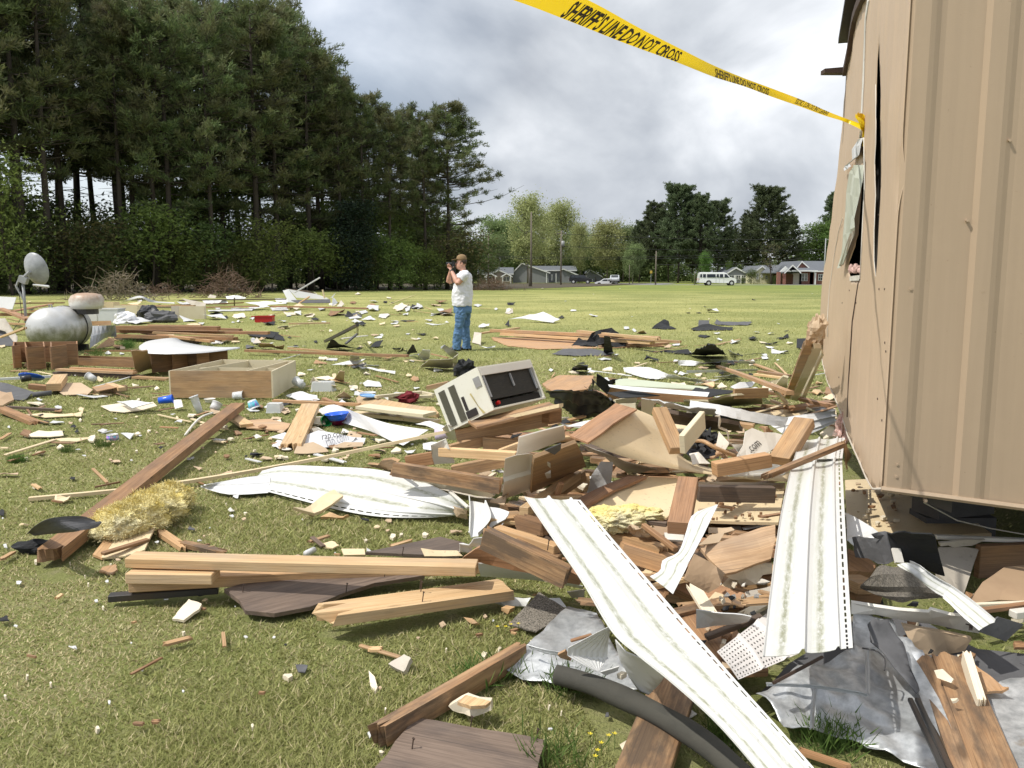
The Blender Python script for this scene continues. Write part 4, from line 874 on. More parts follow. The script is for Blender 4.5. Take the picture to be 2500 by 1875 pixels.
arm((.075,-.215,1.45),EL,WL); arm((.03,.215,1.45),ER,WR)
rings(mb,[(WL,(.02,.012,0),(0,.03,0)),((-.215,-.042,1.575),(.036,0,0),(0,.022,.006)),((-.228,-.032,1.60),(.042,0,0),(0,.020,.01)),((-.232,-.02,1.612),(.040,0,0),(0,.014,.01))],12)
ax_z = 1.655
for k,(x,reach) in enumerate(((-.262,78),(-.243,92),(-.224,88),(-.205,66))):      # left fingers curl up round the lens
 pts = []
 for j in range(6):
  a = R_(-80-(j/5)*reach); rr = .049+.002*j; pts.append((x,math.cos(a+math.pi*0)*rr*-1 if False else -abs(math.sin(R_(8+j/5*reach)))*rr,ax_z-math.cos(R_(8+j/5*reach))*rr))
 mb.tube(pts,[.0105,.0105,.010,.0095,.009,.0075],8)
mb.tube([(-.225,-.015,1.603),(-.215,.022,1.61),(-.225,.045,1.64),(-.235,.046,1.668)],[.013,.012,.011,.008],8)      # left thumb
rings(mb,[(WR,(.02,0,.01),(0,.028,0)),((-.185,.083,1.585),(.028,0,.008),(0,.026,0)),((-.165,.08,1.62),(.032,0,.006),(0,.022,0)),((-.155,.078,1.655),(.028,0,0),(0,.016,0))],12)
for k,(z,ln) in enumerate(((1.672,.05),(1.653,.056),(1.635,.053),(1.618,.044))):      # right fingers wrap the grip
 mb.tube([(-.175,.083,z),(-.20,.085,z),(-.212,.070,z),(-.214,.070-ln*.5,z-.002)],[.0105,.010,.0095,.008],8)
mb.tube([(-.15,.08,1.64),(-.125,.07,1.66),(-.122,.045,1.668)],[.012,.011,.009],8)       # right thumb
hring(mb,[(-.06,.12,.12,1.30,0),(-.06,.13,.15,1.42,0),(-.02,.10,.08,1.50,0)],12)
fuse(mb,'body',skin.m,person,.0062,0,it=2)
mb = MB()
hring(mb,[(-.18,.205,.205,.862,0),(-.185,.21,.21,.95,0),(-.19,.212,.212,1.06,0),(-.183,.212,.21,1.16,0),(-.155,.212,.205,1.26,0),(-.115,.208,.21,1.35,0),(-.09,.195,.222,1.42,0),(-.06,.165,.19,1.48,0),(-.03,.125,.105,1.525,0),(-.02,.11,.078,1.54,0)],28)
mb.tube([(.10,-.16,1.47),(.075,-.222,1.44),(.005,-.235,1.362)],[.075,.085,.082],16); mb.tube([(.07,.16,1.47),(.02,.222,1.44),(-.08,.225,1.39)],[.075,.083,.08],16)
fuse(mb,'tshirt',cot.m,person,.011,.020,9)
mb = MB()
hring(mb,[(-.15,.185,.175,.93,0),(-.155,.19,.185,.86,0),(-.155,.20,.185,.78,0),(-.15,.19,.18,.72,0)],24)
def leg(pts): rings(mb,[((x,y,z),(a,0,0),(0,b,0)) for x,y,z,a,b in pts],18)
leg([(.0,-.09,.82,.13,.10),(-.015,-.095,.66,.112,.095),(-.045,-.10,.50,.088,.082),(-.06,-.10,.40,.080,.075),(-.075,-.105,.28,.084,.075),(-.095,-.105,.14,.085,.072),(-.10,-.105,.03,.090,.075)])
leg([(.06,.09,.82,.12,.10),(.065,.10,.66,.10,.09),(.07,.11,.50,.083,.08),(.072,.115,.40,.078,.073),(.075,.12,.28,.080,.072),(.08,.125,.14,.080,.07),(.085,.125,.03,.086,.074)])
fuse(mb,'jeans',den.m,person,.011,.020,11)
for x,y in ((-.12,-.105),(.065,.125)):
 mb = MB(); rings(mb,[((x-.13,y,.02),(0,.025,0),(0,0,.018)),((x-.10,y,.035),(0,.042,0),(0,0,.034)),((x-.02,y,.045),(0,.046,0),(0,0,.044)),((x+.08,y,.05),(0,.04,0),(0,0,.048)),((x+.115,y,.045),(0,.026,0),(0,0,.04))],12); mb.build('boot',bootm,person,smooth=True)
mb = MB(); hring(mb,[(-.092,.102,.085,1.728,0),(-.095,.104,.087,1.755,0),(-.085,.096,.08,1.795,0),(-.055,.068,.06,1.828,0),(-.01,.02,.02,1.842,0)],20)
cap = mb.build('cap',khk,person,smooth=True); mb = MB()
mb.prism([(-.07,-.078,1.748),(-.13,-.070,1.742),(-.175,-.04,1.732),(-.188,0,1.728),(-.175,.04,1.732),(-.13,.070,1.742),(-.07,.078,1.748)],(0,0,.008)); mb.build('brim',khk,cap)
mb = MB(); hring(mb,[(-.02,.097,.080,1.66,0),(-.03,.100,.082,1.70,0),(-.05,.100,.082,1.74,0)],16)
for s in (-1,1): mb.box((-.005,s*.073,1.685),(.02,.014,.05))
h_ = mb.build('hair',hairm,person,smooth=True); h_.location.x = .003
for s in (-1,1): MB().lathe([(.002,-.006),(.008,-.003),(.009,.003),(.003,.007)],8,Matrix.Translation((-.094,s*.032,1.675))).build('eye',M['whitep'],person); MB().box((-.098,s*.032,1.69),(.01,.03,.005)).build('eyebrow',hairm,person)
d = (WL-EL).normalized(); q = WL-d*.025; MB().tube([q-d*.012,q+d*.012],.037,14).build('wristwatch',M['black'],person)
cm = empty('camera',PB+Vector((-.17,0,1.655)),'black camera with lens and dangling strap, held to the face of the man','camera')
MB().box((.02,.01,0),(.055,.135,.085)).box((.015,.0,.05),(.045,.055,.035)).build('camera_body',M['black'],cm)
MB().tube([(-.005,0,0),(-.05,0,0),(-.055,0,0),(-.115,0,0)],[.034,.034,.038,.038],18).build('lens',M['black'],cm); MB().tube([(-.116,0,0),(-.12,0,0)],.031,14).build('front_glass',M['glass'],cm)
mb = MB(); sp_pts = [Vector((.02,-.075,.02)),Vector((-.01,-.10,-.10)),Vector((-.012,-.13,-.25)),Vector((0,-.14,-.34)),Vector((.035,-.14,-.375)),Vector((.06,-.13,-.33)),Vector((.055,-.11,-.2)),Vector((.04,-.09,-.05))]
cp_ = [cat(sp_pts,t*.25) for t in range(29)]
for a,b in zip(cp_,cp_[1:]): mb.prism([a,b,b+Vector((.016,0,.004)),a+Vector((.016,0,.004))],(0,.004,0))
mb.build('strap',M['black'],cm)
# ================================================================ PROPANE TANK, DISH
tk = NT('dirty_silver_paint'); s_ = tk.n('ShaderNodeSeparateXYZ'); tk.l(tk.obj(),s_.inputs[0]); nn = tk.noise(tk.obj(),5,7,.7)
alg = tk.rampf(tk.math('ADD',tk.math('MULTIPLY',s_.outputs[2],-1.3),tk.math('MULTIPLY',nn,1.0)),-.25,.12)
c = tk.mix(tk.math('MULTIPLY',tk.rampf(tk.noise(tk.obj(),2.2,6,.6),.45,.65),.5),(.56,.56,.56),(.40,.36,.29)); c = tk.mix(tk.math('MULTIPLY',alg,.9),c,(.145,.15,.075)); tk.col(c)
tk.b.inputs['Roughness'].default_value = .38; tk.b.inputs['Metallic'].default_value = .25
gt_ = gp(128,869); rT = .405; th = R_(-7); axd = Vector((math.sin(th),math.cos(th),0)); 
cT = Vector((gt_.x-.16,gt_.y+rT-.15,.05+rT)); tank = empty('propane_tank',(cT.x,cT.y,0),'large silver propane tank with mossy underside lying in the debris','propane tank')
Mt = Matrix.Translation((0,0,.05+rT)) @ axd.to_track_quat('Z','Y').to_matrix().to_4x4()
pr = [(rT*math.sin(R_(a)),-.30*math.cos(R_(a))) for a in (2,10,20,32,45,58,72,90)]+[(rT,.5),(rT,.95)]+[(rT*math.sin(R_(a)),.95+.3*abs(math.cos(R_(a)))) for a in (60,40,20,3)]
tb = MB().lathe(pr,40,Mt); o = tb.build('tank_shell',tk.m,tank,smooth=True); o.location = (0,0,0)
MB().tube([(Mt @ Vector((math.cos(a)*(rT+.006),math.sin(a)*(rT+.004),.70))) for a in [i*math.pi/20 for i in range(41)]],.012,6).build('band',M['metal_d'],tank)
for z_ in (.15,.85):
 p = Mt @ Vector((0,0,z_)); MB().box((p.x,p.y,.06),(.7,.09,.13)).build('support_leg',M['metal_d'],tank)
mb = MB(); p = Mt @ Vector((0,0,.12)); mb.tube([(p.x-.02,p.y,.82),(p.x-.02,p.y-.02,.91),(p.x+.03,p.y-.02,.91),(p.x+.03,p.y,.82)],.012,6); mb.build('lifting_lug',M['steel'],tank)
hood_m = NT('rusty_white_hood_paint'); s_ = hood_m.n('ShaderNodeSeparateXYZ'); hood_m.l(hood_m.obj(),s_.inputs[0])
hood_m.col(hood_m.mix(hood_m.math('MULTIPLY',hood_m.rampf(hood_m.math('ADD',s_.outputs[2],hood_m.math('MULTIPLY',hood_m.noise(hood_m.obj(),6,6,.7),.35)),.25,.42),.8),(.62,.60,.55),(.30,.15,.065))); hood_m.b.inputs['Roughness'].default_value = .45
ph = Mt @ Vector((0,0,.62)); hood = empty('tank_valve_hood',(0,0,0)); hood.parent = tank; hood.location = (ph.x+.42,ph.y+.1,.83)
mb = MB(); rings(mb,[((0,0,-.02),(.26,0,0),(0,.25,0)),((0,0,.06),(.31,0,0),(0,.27,0)),((0,0,.16),(.315,0,.01),(0,.27,0)),((.0,0,.24),(.27,0,.01),(0,.23,0)),((0,0,.275),(.17,0,.0),(0,.14,0)),((0,0,.285),(.03,0,0),(0,.03,0))],28)
o = mb.build('hood_dome',hood_m.m,hood,smooth=True); MB().tube([(0,0,-.12),(0,0,.0)],.2,16).build('hood_collar',M['metal_d'],hood)
dm = NT('grey_dish_paint'); dm.col(dm.mix(dm.rampf(dm.noise(dm.obj(),4,6,.6),.4,.65),(.34,.35,.37),(.23,.235,.245))); dm.b.inputs['Roughness'].default_value = .4
bp = gp(66,815); dish = empty('satellite_dish',bp,'weathered grey satellite dish on a steel mast behind the propane tank','satellite dish')
Yd = bp.y; tp = wp(56,690,Yd)-bp; MB().tube([(0,0,-.05),tp*.5,tp],[.035,.033,.033],12).build('mast',M['steel'],dish,smooth=True)
c1 = wp(*px('A',232,200),Yd)-bp; nrm = Vector((.62,.30,.55)).normalized(); nrm = Vector((.25,.93,.28)).normalized()
Md = Matrix.Translation(c1) @ nrm.to_track_quat('Z','Y').to_matrix().to_4x4(); mb = MB(); R0 = .35
prd = [(R0*t,.20*t*t) for t in (.02,.2,.4,.6,.8,.92,1.0)]; mb.lathe(prd+[(R0*1.01,.215),(R0*.97,.21)]+[(R0*t,.20*t*t+.012) for t in (.92,.8,.6,.4,.2,.02)],36,Md)
mb.v = [c1+(v-c1)+(Vector((0,0,(v-c1).z*.18))) for v in mb.v]; mb.build('reflector',dm.m,dish,smooth=True)
pb = tp+Vector((.0,0,.05)); MB().box(pb+Vector((.03,-.02,.02)),(.20,.14,.16),Matrix.Rotation(.4,3,'Y')).build('mount_bracket',M['steel'],dish)
MB().tube([pb+Vector((-.10,0,.02)),pb+Vector((-.16,-.02,-.14)),pb+Vector((.02,-.02,-.52))],.028,6).tube([pb+Vector((.04,-.05,.06)),c1-Vector((0,.02,0))],.04,8).build('support_arm',M['steel'],dish)
q = wp(*px('A',372,315),Yd)-bp; MB().tube([c1+Vector((.05,0,-.32)),q+Vector((.02,0,0))],[.025,.03],8).build('receiver_arm',M['whitep'],dish)
MB().tube([tp+Vector((-.06,-.02,.02)),tp+Vector((-.09,-.04,-.3)),tp*.35+Vector((-.06,-.05,0)),Vector((-.15,-.1,.25)),Vector((-.3,-.2,.02))],.008,5).build('cable',M['black'],dish)
# names and categories shared by many pieces of debris
K0 = ('wallboard_piece','wallboard')
K1 = ('plywood_sheet','plywood')
K2 = ('felt_sheet','felt sheet')
K3 = ('siding_piece','siding')
K4 = ('drywall_chunk','drywall chunk')
K5 = ('wood_splinter','wood splinter')
K6 = ('torn_sheet','sheet')
K7 = ('paper_scrap','paper')
K8 = ('cardboard_sheet','cardboard')
K9 = ('trim_strip','trim strip')
K10 = ('cabinet','cabinet')
K11 = ('board','board')
K12 = ('metal_sheet','sheet metal')
# ================================================================ DEBRIS BUILDERS
FP = []       # footprints of low things: no grass grows through them
def brd(r,a,b,w,t,mat,label,name='board',cat='board',jag=(0,0),roll=0.0,group=None,parent=None,seed=None):
 if r in 'CD' and t >= .10: t *= .68
 A,B = rp(r,*a) if len(a) == 3 and r != 'W' else Vector(a),rp(r,*b) if r != 'W' else Vector(b)
 rr = random.Random(seed if seed is not None else int(a[0]*7+a[1]*3+b[0])); L = (B-A).length; ex = (B-A).normalized()
 ey = Vector((0,0,1)).cross(ex).normalized(); ey = Matrix.Rotation(R_(roll),3,ex) @ ey; ez = ex.cross(ey)
 nl = max(1,int(L/.3)); ny = 8 if (jag[0] or jag[1]) else 2; mb = MB(); o0 = A.lerp(B,.5)
 def row(zz):
  J0 = [abs(rr.gauss(0,jag[0]))+jag[0]*.8*math.sin(k*1.3+rr.random()) for k in range(ny+1)]; J1 = [abs(rr.gauss(0,jag[1])) for k in range(ny+1)]; G = []
  for i in range(nl+1):
   for k in range(ny+1):
    f = i/nl; x = (J0[k] if i == 0 else 0)+f*L-(J1[k] if i == nl else 0)
    wv = .002*noise.noise(Vector((x*3,k,zz*20))); bow = .006*L*math.sin(f*math.pi)*(rr_b)
    y = (k/ny-.5)*w+(.0015*noise.noise(Vector((x*5,k*.3,2)))); G.append((x,y,zz*t+wv+bow))
  return G
 rr_b = rr.uniform(-.5,.5); Tp,Bt = row(0),row(-1); n = len(Tp); P = Tp+Bt
 vs = [A+ex*p[0]+ey*p[1]+ez*p[2] for p in P]; fs = []; us = []
 def q(idx,kind):
  fs.append(idx); us.append([(P[i][0],P[i][1]) if kind == 0 else (P[i][0],P[i][2]+w) if kind == 1 else (P[i][1]*.25,P[i][2]+.4) for i in idx])
 W = ny+1
 for i in range(nl):
  for k in range(ny):
   a_,b_ = i*W+k,(i+1)*W+k; q([a_,b_,b_+1,a_+1],0); q([n+a_,n+a_+1,n+b_+1,n+b_],0)
  q([i*W,n+i*W,n+(i+1)*W,(i+1)*W],1); k = ny; q([i*W+k,(i+1)*W+k,n+(i+1)*W+k,n+i*W+k],1)
 for k in range(ny):
  q([k,k+1,n+k+1,n+k],2); e = nl*W+k; q([e,n+e,n+e+1,e+1],2)
 o = mb.add(vs,fs,us).build(name,M[mat] if isinstance(mat,str) else mat,parent,origin=o0)
 if parent is not None: o.location = o0-parent.location
 if not jag[0] and not jag[1] and A.y < 7.5:
  bv = o.modifiers.new('edge','BEVEL'); bv.width = .003; bv.segments = 1; bv.limit_method = 'ANGLE'
 if min(A.z,B.z)-t < .09:
  hw = ey*(w/2); FP.append([(p.x,p.y) for p in (A+hw,B+hw,B-hw,A-hw)])
 if parent is None: tag(o,label,cat,group)
 return o
def farpts(r,pts):      # far pieces: low corners on the ground, raised corners stood up at the depth of the foot
 S = [(*px(r,u,v),z) for u,v,z in pts]; yb = max(s[1] for s in S)
 if yb > 850: return [gp(*s) for s in S]
 low = [s for s in S if s[2] <= .06]; Yb_ = sum(gp(s[0],s[1],0).y for s in low)/len(low) if low else gp(0,yb+3,0).y
 zm = max(s[2] for s in S); o = []
 for x,y,z in S:
  p = gp(x,y,z) if z <= .06 else wp(x,y,Yb_+.35*z/zm)
  o.append(p if p.z-gz(0,p.y) > .01 else gp(x,y,.015))
 return o
def pol(r,pts,mat,label,name='loose_sheet',cat='sheet',th=.008,cr=0.0,cs=4.0,st=None,jag=0.0,smooth=False,parent=None,group=None,grain=0,seed=1,world=False,sag=0.0):
 P = [Vector(p) for p in pts] if world else farpts(r,pts)
 n = len(P); c = sum(P,Vector())/n; A_ = np.array([[p.x-c.x,p.y-c.y,p.z-c.z] for p in P]); _,_,vt = np.linalg.svd(A_)
 nz_ = Vector(vt[2]); nz_ = nz_ if nz_.z >= 0 else -nz_
 if nz_.z < .02 and nz_.y > 0: nz_ = -nz_
 g = P[(grain+1) % n]-P[grain]; ex = (g-nz_*g.dot(nz_)).normalized(); ey = nz_.cross(ex)
 Q = [((p-c).dot(ex),(p-c).dot(ey)) for p in P]; res = [(p-c).dot(nz_) for p in P]; size = max(q[0] for q in Q)-min(q[0] for q in Q)
 st = st or max(.012,min(.12,size/7)); rr = random.Random(seed+n+int(c.x*100)); loop = densify(Q,st)
 if jag: loop = [(a+rr.gauss(0,jag),b+rr.gauss(0,jag)) for a,b in loop]
 v2,f2 = mesh2d(loop,[],st,seed); V = []
 for q in v2:
  sw = 0; sr = 0
  for (a,b),z in zip(Q,res):
   d = 1/((q.x-a)**2+(q.y-b)**2+1e-5); sw += d; sr += d*z
  z = sr/sw; p = c+ex*q.x+ey*q.y+nz_*z
  if cr: z += cr*(noise.noise(Vector((q.x*cs,q.y*cs,seed)))+.5*noise.noise(Vector((q.x*cs*2.3,q.y*cs*2.3,seed+5))))
  if sag: z += sag*(1-4*((q.x/size)**2))
  V.append(c+ex*q.x+ey*q.y+nz_*z)
 for v in V: v.z = max(v.z,th+.004)
 f2 = orient(V,f2,nz_) if f2 else f2; m_ = len(V); ec = {}
 for t in f2:
  for a,b in ((t[0],t[1]),(t[1],t[2]),(t[2],t[0])): ec[(a,b)] = 1
 rim = [(a,b) for (a,b) in ec if (b,a) not in ec]
 V2 = V+[v-nz_*th for v in V]; fs = f2+[[m_+t[2],m_+t[1],m_+t[0]] for t in f2]+[[a,m_+a,m_+b,b] for a,b in rim]
 uv = [(q.x,q.y) for q in v2]+[(q.x,q.y) for q in v2]; us = [[uv[i] for i in f] for f in f2]+[[uv[i] for i in f] for f in fs[len(f2):2*len(f2)]]+[[uv[a],(uv[a][0],uv[a][1]+th),(uv[b][0],uv[b][1]+th),uv[b]] for a,b in rim]
 o = MB().add(V2,fs,us).build(name,M[mat] if isinstance(mat,str) else mat,parent,origin=c,smooth=False)
 if smooth and len(f2): 
  o.data.polygons.foreach_set('use_smooth',[i < 2*len(f2) for i in range(len(fs))])
 if parent is not None: o.location = c-parent.location
 else: tag(o,label,cat,group)
 if c.z < .30 and not parent: FP.append([(p.x,p.y) for p in P])
 return o
SID = [(0,0),(.012,.005),(.03,.001),(.12,-.001),(.24,-.002),(.34,0),(.40,.003),(.425,.013),(.455,.013),(.475,.002),(.54,-.001),(.65,-.002),(.74,0),(.80,.003),(.82,.011),(.845,.011),(.865,.002),(.90,.003),(.925,.003),(.95,.003),(1,.003)]
def strip(r,secs,mat,label,name='long_siding',cat='siding',prof=SID,slot=None,step=.03,ps=1.0,smooth=False,parent=None,group=None,th=0.0,wob=0.0):
 S = [(rp(r,*a),rp(r,*b)) for a,b in secs]; Ls = [p[0] for p in S]; Rs = [p[1] for p in S]
 L = sum(((Ls[i+1]+Rs[i+1])-(Ls[i]+Rs[i])).length/2 for i in range(len(S)-1)); n = max(2,int(L/step)); T_ = len(S)-1; c = sum(Ls+Rs,Vector())/(2*len(S)); V = []; uv = []
 for i in range(n+1):
  t = T_*i/n; a,b = cat3(Ls,t),cat3(Rs,t); a2,b2 = cat3(Ls,min(T_,t+.02)),cat3(Rs,min(T_,t+.02))
  if i == n: a2,b2 = a+(a-cat3(Ls,T_-.02)),b+(b-cat3(Rs,T_-.02))
  nn = (b-a).cross((a2+b2)-(a+b)).normalized(); nn = -nn if (nn.z < 0 if i == 0 else nn.dot(pn) < 0) else nn; pn = nn
  for s,o in prof:
   V.append(a.lerp(b,s)+nn*(o*ps+wob*noise.noise(Vector((t*3,s*2,1))))); uv.append((i*L/n,s))
 W = len(prof); fs = [[i*W+k,i*W+k+1,(i+1)*W+k+1,(i+1)*W+k] for i in range(n) for k in range(W-1) if not (slot is not None and k == slot and i % 3 != 0)]
 a,b,d_ = V[fs[0][0]],V[fs[0][1]],V[fs[0][3]]
 if (b-a).cross(d_-a).z < 0: fs = [f[::-1] for f in fs]
 for v in V: v.z = max(v.z,.008)
 us = [[uv[i] for i in f] for f in fs]
 o = MB().add(V,fs,us).build(name,M[mat] if isinstance(mat,str) else mat,parent,origin=c,smooth=smooth)
 md = o.modifiers.new('thickness','SOLIDIFY'); md.thickness = .0016; md.offset = -1
 if c.z < .45: FP.append([(p.x,p.y) for p in Ls]+[(p.x,p.y) for p in Rs[::-1]])
 if parent is None: tag(o,label,cat,group)
 return o
cat3 = cat
FL0 = [(0,0),(.5,.01),(1,0)]
FL = [(0,0),(.25,0),(.5,0),(.75,0),(1,0)]
def upr(r,a,b,h,mat,label,name='loose_sheet',cat='sheet',th=.02,lean=0.0,parent=None,z=0.0,group=None):
 A,B = rp(r,a[0],a[1],z),rp(r,b[0],b[1],z); n = (B-A).cross(Vector((0,0,1))).normalized(); up = (Vector((0,0,1))+n*lean)*h
 return pol(None,[A,B,B+up,A+up],mat,label,name,cat,th=th,world=True,parent=parent,group=group,st=max(.08,(B-A).length/8))
def textpix(r,p0,p1,hv,z,s,parent,lift=.006):
 v,f = text_mesh(s); x0 = min(a.x for a in v); x1 = max(a.x for a in v); hh = max(a.y for a in v); V = []
 for a in v:
  fx = (a.x-x0)/(x1-x0); u = p0[0]+(p1[0]-p0[0])*fx+hv[0]*a.y/hh; w_ = p0[1]+(p1[1]-p0[1])*fx+hv[1]*a.y/hh
  V.append(rp(r,u,w_,z+lift)-parent.location)
 return mesh_obj('printed_words',V,f,M['ink'],parent)
def blob(name,r,u,v,z,size,mat,label,cat,sq=.6,amp=.35,fr_=3.0,seed=0,fuzz=None,sub=5):
 c = rp(r,u,v,z); mb = MB(); n1,n2 = 8*sub//2,5*sub//2; V = []
 for i in range(n2+1):
  for k in range(n1):
   a,b = 2*math.pi*k/n1,math.pi*i/n2; d = Vector((math.sin(b)*math.cos(a),math.sin(b)*math.sin(a),math.cos(b)))
   q = d*fr_*.6+Vector((seed,0,0)); f = 1+amp*(noise.noise(q)+.55*noise.noise(q*2.3)+.35*noise.noise(q*5)+.2*noise.noise(q*11)); V.append(Vector((d.x*size[0]*f,d.y*size[1]*f,max(-c.z+.005,d.z*size[2]*f))))
 mb.add(V,[[i*n1+k,i*n1+(k+1) % n1,(i+1)*n1+(k+1) % n1,(i+1)*n1+k][::-1] for i in range(n2) for k in range(n1)])
 o = mb.build(name,mat if not isinstance(mat,str) else M[mat]); o.location = c
 if label: tag(o,label,cat)
 if fuzz:
  g = np.random.default_rng(seed); idx = g.integers(0,len(V),fuzz); tr = tufts(g,[tuple(V[i]) for i in idx],[tuple(V[i].normalized()+Vector((0,0,.2))) for i in idx],2,.030,.0035,.9)
  me = tris_mesh('loose_fibres',tr,mat if not isinstance(mat,str) else M[mat]); k = bpy.data.objects.new('loose_fibres',me); col.objects.link(k); k.parent = o
 return o
# ---------------------------------------------------------------- small scraps, each its own thing
KIND = {'w': ('siding_scrap','white','scrap of white siding','siding scrap',.004),'c': ('wallboard_scrap','tan','broken piece of cream wallboard','wallboard scrap',.008),'d': ('drywall_chunk','chalk','crumbling chunk of pale drywall','drywall chunk',.016),
  'b': ('roofing_felt_scrap','tar','torn scrap of black roofing felt','roofing scrap',.004),'k': ('cardboard_piece','card','torn piece of brown cardboard','cardboard',.005),'g': ('plastic_scrap','offwhite','bent grey-white plastic scrap','plastic scrap',.004),
  'p': ('plywood_scrap','plyo','splintered scrap of orange plywood','plywood scrap',.010),'r': ('wood_splinter','brown','splintered piece of brown wood','wood splinter',.012),'G': ('roofing_felt_scrap','tarG','grey curled piece of roofing felt','roofing scrap',.004),'l': ('wood_splinter','pine','pale splinter of fresh pine','wood splinter',.010)}
def where(x,y):
 if y < 740: return 'on the far meadow' if x > 1200 else ('beside the white debris heap' if x > 620 else 'in the far debris field on the left')
 if y < 870: 
  if x < 260: return 'around the propane tank'
  if x < 760: return 'between the board stacks and the shelf box'
  return 'on the grass left of the photographer' if x < 1130 else ('around the flat lumber pile' if x < 1680 else 'on the grass near the trailer')
 if y < 1010:
  if x < 400: return 'on the grass before the brown cabinets'
  if x < 900: return 'on the grass beside the open shelf box'
  return 'on the grass behind the tilted metal box' if x < 1400 else 'behind the wreckage heap near the trailer'
 if y < 1250: return 'on the left lawn near the long brown beam' if x < 560 else ('in front of the blue bowl' if x < 1000 else 'on the wreckage heap')
 if y < 1480: return 'on the lawn near the yellow insulation' if x < 620 else ('around the broken planks' if x < 1200 else 'on the wreckage heap')
 return 'on the foreground lawn, lower left' if x < 800 else ('on the foreground lawn, bottom centre' if x < 1500 else 'among the metal sheets, lower right')
def chip(r,u,v,w,h,kind,z=.02,lift=.25,seed=None,n=None,lab=None):
 x,y = px(r,u,v); k = REG[r][2]; w *= k; h *= k; rr = random.Random(int(x*31+y*17) if seed is None else seed); n = n or rr.choice([4,5,5,6]); nm,mt,desc,ct,th = KIND[kind]; rot = rr.uniform(0,6.28); pts = []
 c = gp(x,y,z); wm_ = w*c.y/F/math.cos(PITCH)
 for i in range(n):
  a = rot+2*math.pi*(i+rr.uniform(-.28,.28))/n; f = rr.uniform(.38,.56); p = gp(x+w*f*math.cos(a),y+h*f*math.sin(a),z); p.z += gz(0,p.y)*0+rr.uniform(0,lift)*wm_*(1 if rr.random() < .4 else .1); pts.append(p)
 wh = where(x,y); sz = 'large ' if wm_ > .45 else ('small ' if wm_ < .12 else '')
 return pol(None,pts,mt,(lab or sz+desc+' '+wh),nm,ct,th=th,cr=wm_*.05,cs=2.5/max(.05,wm_),st=max(.012,wm_/4.5),jag=wm_*.02,world=True,group=None if lab else (sz+desc+' '+wh),seed=rr.randrange(99))
def stick(r,u1,v1,u2,v2,w=.03,t=.012,mat='pine2',z=.03,z2=None,lab=None):
 x,y = px(r,(u1+u2)/2,(v1+v2)/2); wh = where(x,y); d = {'pine': 'pale pine','pine2': 'tan','brown': 'brown','tan': 'cream','white': 'white','tar': 'black','plyo': 'orange-brown','red': 'reddish','dark': 'dark weathered','offwhite': 'off-white','metal_d': 'dark metal','rot': 'rotten'}.get(mat,mat)
 g = ('thin ' if w < .05 else '')+d+' wooden strip '+wh if mat not in ('white','offwhite','tar','metal_d') else 'thin '+d+' trim strip '+wh
 return brd(r,(u1,v1,z),(u2,v2,z if z2 is None else z2),w,t,mat,lab or g,'wood_strip' if mat not in ('white','offwhite','tar','metal_d') else 'trim_strip','wood strip' if mat not in ('white','offwhite','tar','metal_d') else 'trim strip',jag=(w*.3,w*.4),group=None if lab else g)
# ================================================================ FAR LEFT AND MIDDLE DISTANCE
for a,b,w_,t_,m_,lb in (((890,618,.34),(1700,622,.34),.20,.09,'brown','long dark brown plank on top of the board stack behind the shelf box'),((905,650,.24),(2080,662,.22),.14,.06,'red','longest reddish board in the stack behind the shelf box'),
  ((1500,632,.25),(1865,640,.25),.14,.05,'brown','short brown board at the right end of the upper stack'),((1090,660,.2),(1640,728,.12),.12,.05,'plyo','orange board lying across the lower stack'),((900,683,.16),(1830,705,.14),.16,.07,'brown','thick brown board at the bottom of the stack'),
  ((905,700,.08),(1530,728,.08),.2,.06,'dark','dark lowest board under the stack'),((1180,662,.28),(1800,690,.2),.1,.04,'pine2','thin tan board angled over the stack'),((1140,606,.1),(1560,612,.1),.06,.03,'plyo','thin orange strip behind the board stack')):
 brd('A',a,b,w_,t_,m_,lb,jag=(.02,.03),group=None)
for a,b,w_,t_,m_,lb in (((0,478,.5),(215,560,.42),.16,.06,'red','reddish plank leaning left of the dish mast'),((0,520,.35),(360,520,.35),.2,.08,'brown','brown plank behind the dish mast'),((100,500,.5),(400,445,.5),.12,.04,'red','reddish lath crossing behind the propane tank'),
  ((0,700,.35),(195,625,.65),.05,.03,'pine','pale lath leaning on the left end of the propane tank'),((0,590,.3),(240,600,.3),.14,.04,'pine2','tan board lying left of the propane tank'),((110,440,.2),(500,436,.2),.3,.05,'brown','wide brown board behind the dish mast'),((230,505,.3),(365,482,.4),.2,.03,'plyo','orange piece of board between dish mast and tank')):
 brd('A',a,b,w_,t_,m_,lb,jag=(.02,.03))
pol('A',[(-60,560,.5),(40,560,.55),(135,700,.1),(130,770,.02),(40,660,.2),(-60,640,.25)],'gyp','pale curved sheet at the left edge beside the propane tank','bent_sheet','sheet',th=.006,cr=.02,smooth=True)
pol('A',[(-40,640,.2),(60,670,.2),(140,770,.02),(-40,775,.02)],'tarG','grey sheet under the pale curved one at the left edge','bent_sheet','sheet',th=.006,cr=.02)
strip('A',[((690,792,.03),(705,618,.42)),((760,745,.10),(790,616,.42)),((830,705,.16),(880,614,.42)),((900,704,.16),(888,612,.40))],'steel','grey roofing sheet leaning right of the propane tank','grey_sheet','grey sheet',prof=FL0,step=.1)
pol('A',[(700,582,.5),(855,578,.55),(858,612,.5),(702,618,.5)],'plyo','orange board above the grey roofing sheet right of the tank',th=.02)
pol('A',[(720,800,.03),(840,712,.2),(880,712,.18),(880,770,.05)],'plyo','orange triangle of board at the foot of the grey roofing sheet',th=.02)
